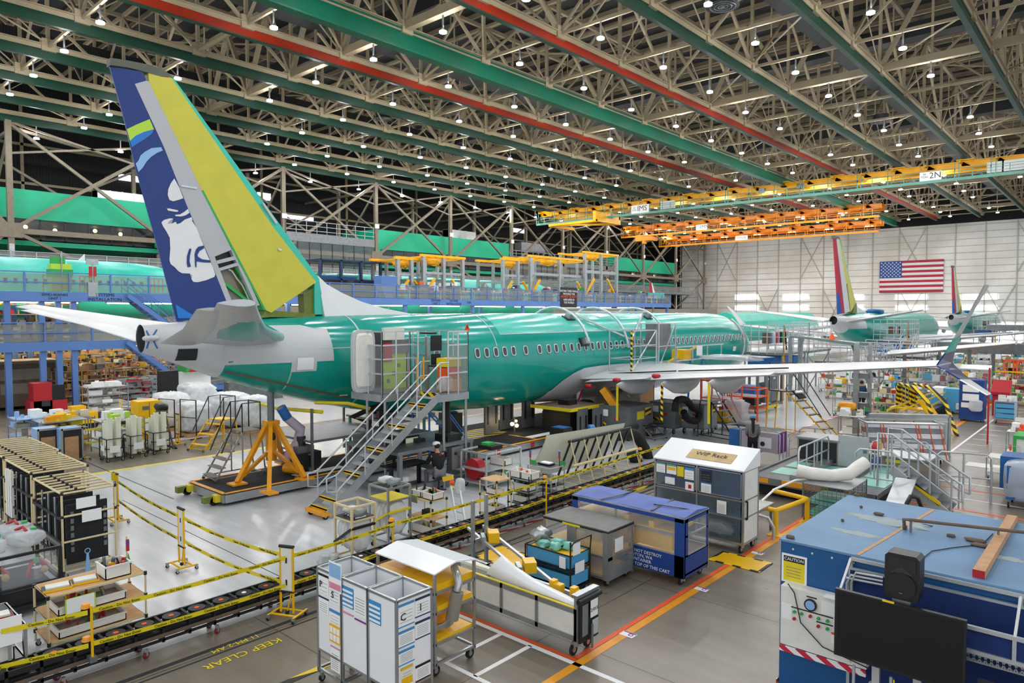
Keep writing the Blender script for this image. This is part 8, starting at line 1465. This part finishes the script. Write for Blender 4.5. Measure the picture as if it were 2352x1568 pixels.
# ---------------- people ----------------
def skinmesh(name,vs,es,mat,par,sub=1):
    me=bpy.data.meshes.new(name); me.from_pydata([v[:3] for v in vs],es,[]); me.materials.append(MC[mat]); o=bpy.data.objects.new(name,me); C.objects.link(o); o.parent=par
    m=o.modifiers.new('skin','SKIN'); m.use_smooth_shade=True
    for i,v in enumerate(vs): d=me.skin_vertices[0].data[i]; d.radius=(v[3],v[3]*(v[4] if len(v)>4 else 1)); d.use_root=(i==0)
    s=o.modifiers.new('sub','SUBSURF'); s.levels=sub; s.render_levels=sub; return o
def person(lbl,loc,rz,J,mt,hair='hair',cap=None,longhair=False):
    # J: joints in local coordinates, facing +X
    t=thing('person',lbl,'person',loc,rz); g=lambda k:Vector(J[k]); pel,ch,nk,hd=g('pelvis'),g('chest'),g('neck'),g('head'); V=[];E=[]
    def add(p,r,par=None,asp=1): V.append((p.x,p.y,p.z,r,asp)); i=len(V)-1; (E.append((par,i)) if par is not None else None); return i
    a=add(pel,.13,None,1.15); b=add((pel+ch)/2,.115,a,1.2); c=add(ch,.125,b,1.25); d=add(nk,.055,c); h1=add(nk+(hd-nk)*.45,.06,d); h2=add(hd,.095,h1,.9); h3=add(hd+(hd-nk).normalized()*.07,.07,h2)
    for s in ('l','r'):
        q=add(g('sh'+s),.06,c); q=add(g('el'+s),.043,q); q=add(g('wr'+s),.03,q); w=g('wr'+s); e=(w-g('el'+s)).normalized(); add(w+e*.07,.032,q,.6)
        q=add(g('hip'+s),.09,a); q=add(g('kn'+s),.06,q); q=add(g('an'+s),.04,q); add(g('to'+s),.035,q)
    skinmesh('body',V,E,'skin',t,1)
    for s in ('l','r'):
        w=g('wr'+s); e=(w-g('el'+s)).normalized(); sd=e.cross(Vector((0,0,1)) if abs(e.z)<.9 else Vector((1,0,0))).normalized(); k=w+e*.09; b=B('skin'); dn=e.cross(sd)
        for i in range(4): o=sd*(-.025+.017*i); L=(.06,.07,.066,.05)[i]; b.path([k+o-e*.02,k+o+e*L*.6,k+o+e*L+dn*.02],[.009,.008,.006],6)
        b.path([w+e*.02+sd*.03,w+e*.06+sd*.055,w+e*.1+sd*.05+dn*.015],[.01,.009,.007],6).build('fingers',t)
    V=[];E=[]; a=add(pel+Vector((0,0,.02)),.145,None,1.15); b=add((pel+ch)/2,.15,a,1.25); c=add(ch,.165,b,1.3); add(nk-(nk-ch)*.25,.075,c)
    for s in ('l','r'): q=add(g('sh'+s),.092,c); q=add(g('el'+s),.068,q); add(g('el'+s)+(g('wr'+s)-g('el'+s))*.92,.05,q)
    skinmesh('shirt',V,E,mt[0],t,1); V=[];E=[]; a=add(pel-Vector((0,0,.02)),.14,None,1.1)
    for s in ('l','r'): q=add(g('hip'+s),.108,a); q=add(g('kn'+s),.076,q); add(g('an'+s)+(g('kn'+s)-g('an'+s))*.08,.055,q)
    skinmesh('trousers',V,E,mt[1],t,1); b=B(mt[2])
    for s in ('l','r'): an,to=g('an'+s),g('to'+s); dd=(to-an); dd.z=0; dd=dd.normalized() if dd.length else Vector((1,0,0)); b.blob(tuple(an+dd*.06+Vector((0,0,-.045))),(.13,.13,.09),1,10,6,.0); b.blob(tuple(an+dd*.14+Vector((0,0,-.055))),(.14,.1,.07),1,10,6,.0)
    b.build('shoes',t); up=(hd-nk).normalized(); f=Vector((1,0,0)); f=(f-up*f.dot(up)).normalized() if 'face' not in J else Vector(J['face']).normalized()
    b=B('skin').sph(tuple(hd+f*.1-up*.005),.016,6,4); sd=f.cross(up)
    for s in (-1,1): b.use('skin').sph(tuple(hd+sd*s*.09),.022,6,4,(.6,.6,1.2)); b.use('black').sph(tuple(hd+f*.088+sd*s*.03+up*.015),.01,6,4)
    b.use('red').sph(tuple(hd+f*.09-up*.045),.012,6,4,(.5,1.6,.5)).build('face',t)
    b=B(hair).blob(tuple(hd-f*.015+up*.035),(.21,.19,.19),3,12,8,.04,.9)
    if longhair: b.path([hd-f*.09+up*.02,hd-f*.14-up*.15,hd-f*.13-up*.38,hd-f*.12-up*.5],[.06,.055,.05,.02],8)
    b.build('hair',t)
    if cap: c_=B(cap).blob(tuple(hd+up*.07),(.235,.215,.14),2,14,8,.0,.9); c_.prism([hd+up*.06+f*.08+sd*.07,hd+up*.05+f*.19+sd*.05,hd+up*.05+f*.19-sd*.05,hd+up*.06+f*.08-sd*.07],up*.012).build('cap',t)
    return t
stand=dict(pelvis=(0,0,.93),chest=(0,0,1.28),neck=(0,0,1.46),head=(.02,0,1.6),shl=(0,.17,1.38),shr=(0,-.17,1.38),ell=(.0,.22,1.1),elr=(.0,-.22,1.1),wrl=(.2,.15,.98),wrr=(.2,-.15,.98),hipl=(0,.09,.88),hipr=(0,-.09,.88),knl=(.03,.1,.48),knr=(.0,-.1,.48),anl=(0,.1,.09),anr=(-.03,-.1,.09),tol=(.14,.12,.04),tor=(.11,-.12,.04))
person('person in a blue cap, long dark ponytail and grey shirt seen from behind',(-10.3,24.6,0),YAW+R(75),stand,('cloth_grey','cloth_black','black'),'hair','paper_blue',True)
sit=dict(pelvis=(0,0,.55),chest=(.08,0,.9),neck=(.1,0,1.08),head=(.13,0,1.22),shl=(.08,.18,1.0),shr=(.08,-.18,1.0),ell=(.2,.25,.78),elr=(.2,-.25,.78),wrl=(.42,.15,.76),wrr=(.42,-.15,.76),hipl=(.02,.1,.52),hipr=(.02,-.1,.52),knl=(.45,.16,.52),knr=(.42,-.25,.5),anl=(.42,.16,.09),anr=(.3,-.3,.09),tol=(.56,.18,.04),tor=(.44,-.34,.04))
sp_=F(1008,1128); person('person in a white cap, black shirt and grey trousers sitting at the screens',(sp_.x,sp_.y,0),R(165),sit,('cloth_black','cloth_grey','black'),'hair','cap_white')
t=thing('stool','black stool under the seated person','stool',(sp_.x,sp_.y,0)); B('black').cyl((0,0,.4),.2,.06,14).tube((0,0,.05),(0,0,.4),.03,8).build('seat',t); b=B('black')
for i in range(5): b.bar((0,0,.06),(.25*math.cos(i*1.257),.25*math.sin(i*1.257),.03),.03)
b.build('base',t)
bendp=dict(pelvis=(-.15,0,.88),chest=(.15,0,1.1),neck=(.32,0,1.14),head=(.45,0,1.14),shl=(.22,.18,1.08),shr=(.22,-.18,1.08),ell=(.42,.2,.92),elr=(.42,-.2,.92),wrl=(.65,.12,.82),wrr=(.65,-.12,.82),hipl=(-.13,.1,.84),hipr=(-.13,-.1,.84),knl=(.0,.13,.46),knr=(-.12,-.12,.47),anl=(-.1,.12,.09),anr=(-.25,-.12,.09),tol=(.04,.13,.04),tor=(-.11,-.13,.04))
person('person in a navy jacket and green striped beanie bending over the trolley',(-8.75,33.2,0),R(190),bendp,('cloth_teal','cloth_teal','black'),'hair','green'); person('person in a blue shirt leaning over the low yellow shelf at the left',(-31.2,10.9,0),R(200),bendp,('jeans','jeans','black'),'hair')
person('person in dark navy overalls standing far down the right aisle',(PY(2325,840,64).x,64,0),R(250),stand,('cloth_black','cloth_black','black'),'hair'); person('person behind the white boxes right of the portal gantry',(F(1978,945).x,F(1978,945).y,0),R(120),stand,('cloth_teal','cloth_black','black'),'hair')
# wing access frame over the near wing root
t=thing('wing_access_frame','silver work frame with yellow black padding standing at the wing root','frame',(-18.3,27.2,0)); zf=2.75
b=B('alu_light'); posts(b,0,0,1.2,2.2,zf,zf+1.9,.045)
for z in (.05,.6,1.2,1.9): frame(b,0,0,1.2,2.2,zf+z,.04)
b.bar((1.2,0,zf),(1.2,2.2,zf+1.9),.04); posts(b,.1,2.6,1.1,4.2,zf,zf+2.2,.05); frame(b,.1,2.6,1.1,4.2,zf+2.2,.04); frame(b,.1,2.6,1.1,4.2,zf+1.1,.04); b.bar((1.1,2.6,zf),(1.1,4.2,zf+2.2),.04)
b.bar((1.1,4.2,zf+1.0),(1.3,9.2,zf+1.0),.06).bar((1.1,4.2,zf+.3),(1.3,9.2,zf+.3),.06)
for i in range(4): y=4.2+5*i/3; b.bar((1.2,y,zf+.2),(1.2,y,zf+1.0),.05)
b.build('tube',t); B('hazard').tube((1.22,-.03,zf),(1.22,-.03,zf+1.9),.05,8).tube((1.22,0,zf+.02),(1.22,2.2,zf+.02),.05,8).build('padding',t); B('mesh_panel').use('steel').bx(.3,2.7,zf+.9,.9,4.1,zf+2.2).use('yellow').bx(.2,5.5,zf+.3,.9,6.3,zf+.8).bar((.5,4.5,zf+.2),(.6,7.5,zf+.9),.08).use('paper').bx(1.3,6.1,zf+.5,1.33,6.7,zf+1.0).build('equipment',t)
o=B('film').blob((-14.2,31.6,3.35),(3.2,1.2,.25),6,16,8,.3).build('protective_film'); tag(o,'crumpled white film lying on the leading edge of the wing','film')

sp2=[o for o in C.objects if o.get('label','').startswith('person in a white cap')][0]; sp2.scale=(1.12,1.12,1.12)
y=PX(148,640,XM).y; t=thing('green_tower_tool','bright green equipment pack standing on the blue walkway at the left','equipment',(XM-.8,y,ZU)); B('green').use('lime').bx(-.35,-.5,.1,.35,.5,1.6).use('green').bx(-.3,-.4,1.6,.3,.2,2.0).bx(-.4,-.55,.9,.4,.55,1.3).build('pack',t); B('alu').tube((.4,0,0),(.4,0,2.3),.03,6).build('mast',t)
y=PX(212,640,XM).y; t=thing('post_sign','grey post with two red and white tags on the blue walkway','sign',(XM+.05,y,ZU-.3)); B('alu').tube((0,0,0),(0,0,2.0),.03,6).bx(-.2,-.25,.1,.05,.25,.9).bx(-.05,-.3,1.9,.05,.3,2.2).build('post',t); B('red').bx(.04,-.2,1.25,.05,-.03,1.8).bx(.04,.03,1.25,.05,.2,1.8).build('tag',t)
for px,l in ((118,'left of the green pack'),(204,'right of the green pack'),(368,'beside the blue rudder')):
    y=PX(px,650,XM).y; t=thing('orange_guard','orange tube guard frame on the blue walkway, '+l,'guard',(XM-1.6,y,ZU)); b=B('orange_yellow')
    for i in range(4): b.bx(-.03,i*.25,0,.03,i*.25+.05,1.0)
    b.bx(-.03,0,.95,.03,.8,1.02).bx(-.03,0,.45,.03,.8,.5).build('frame',t)
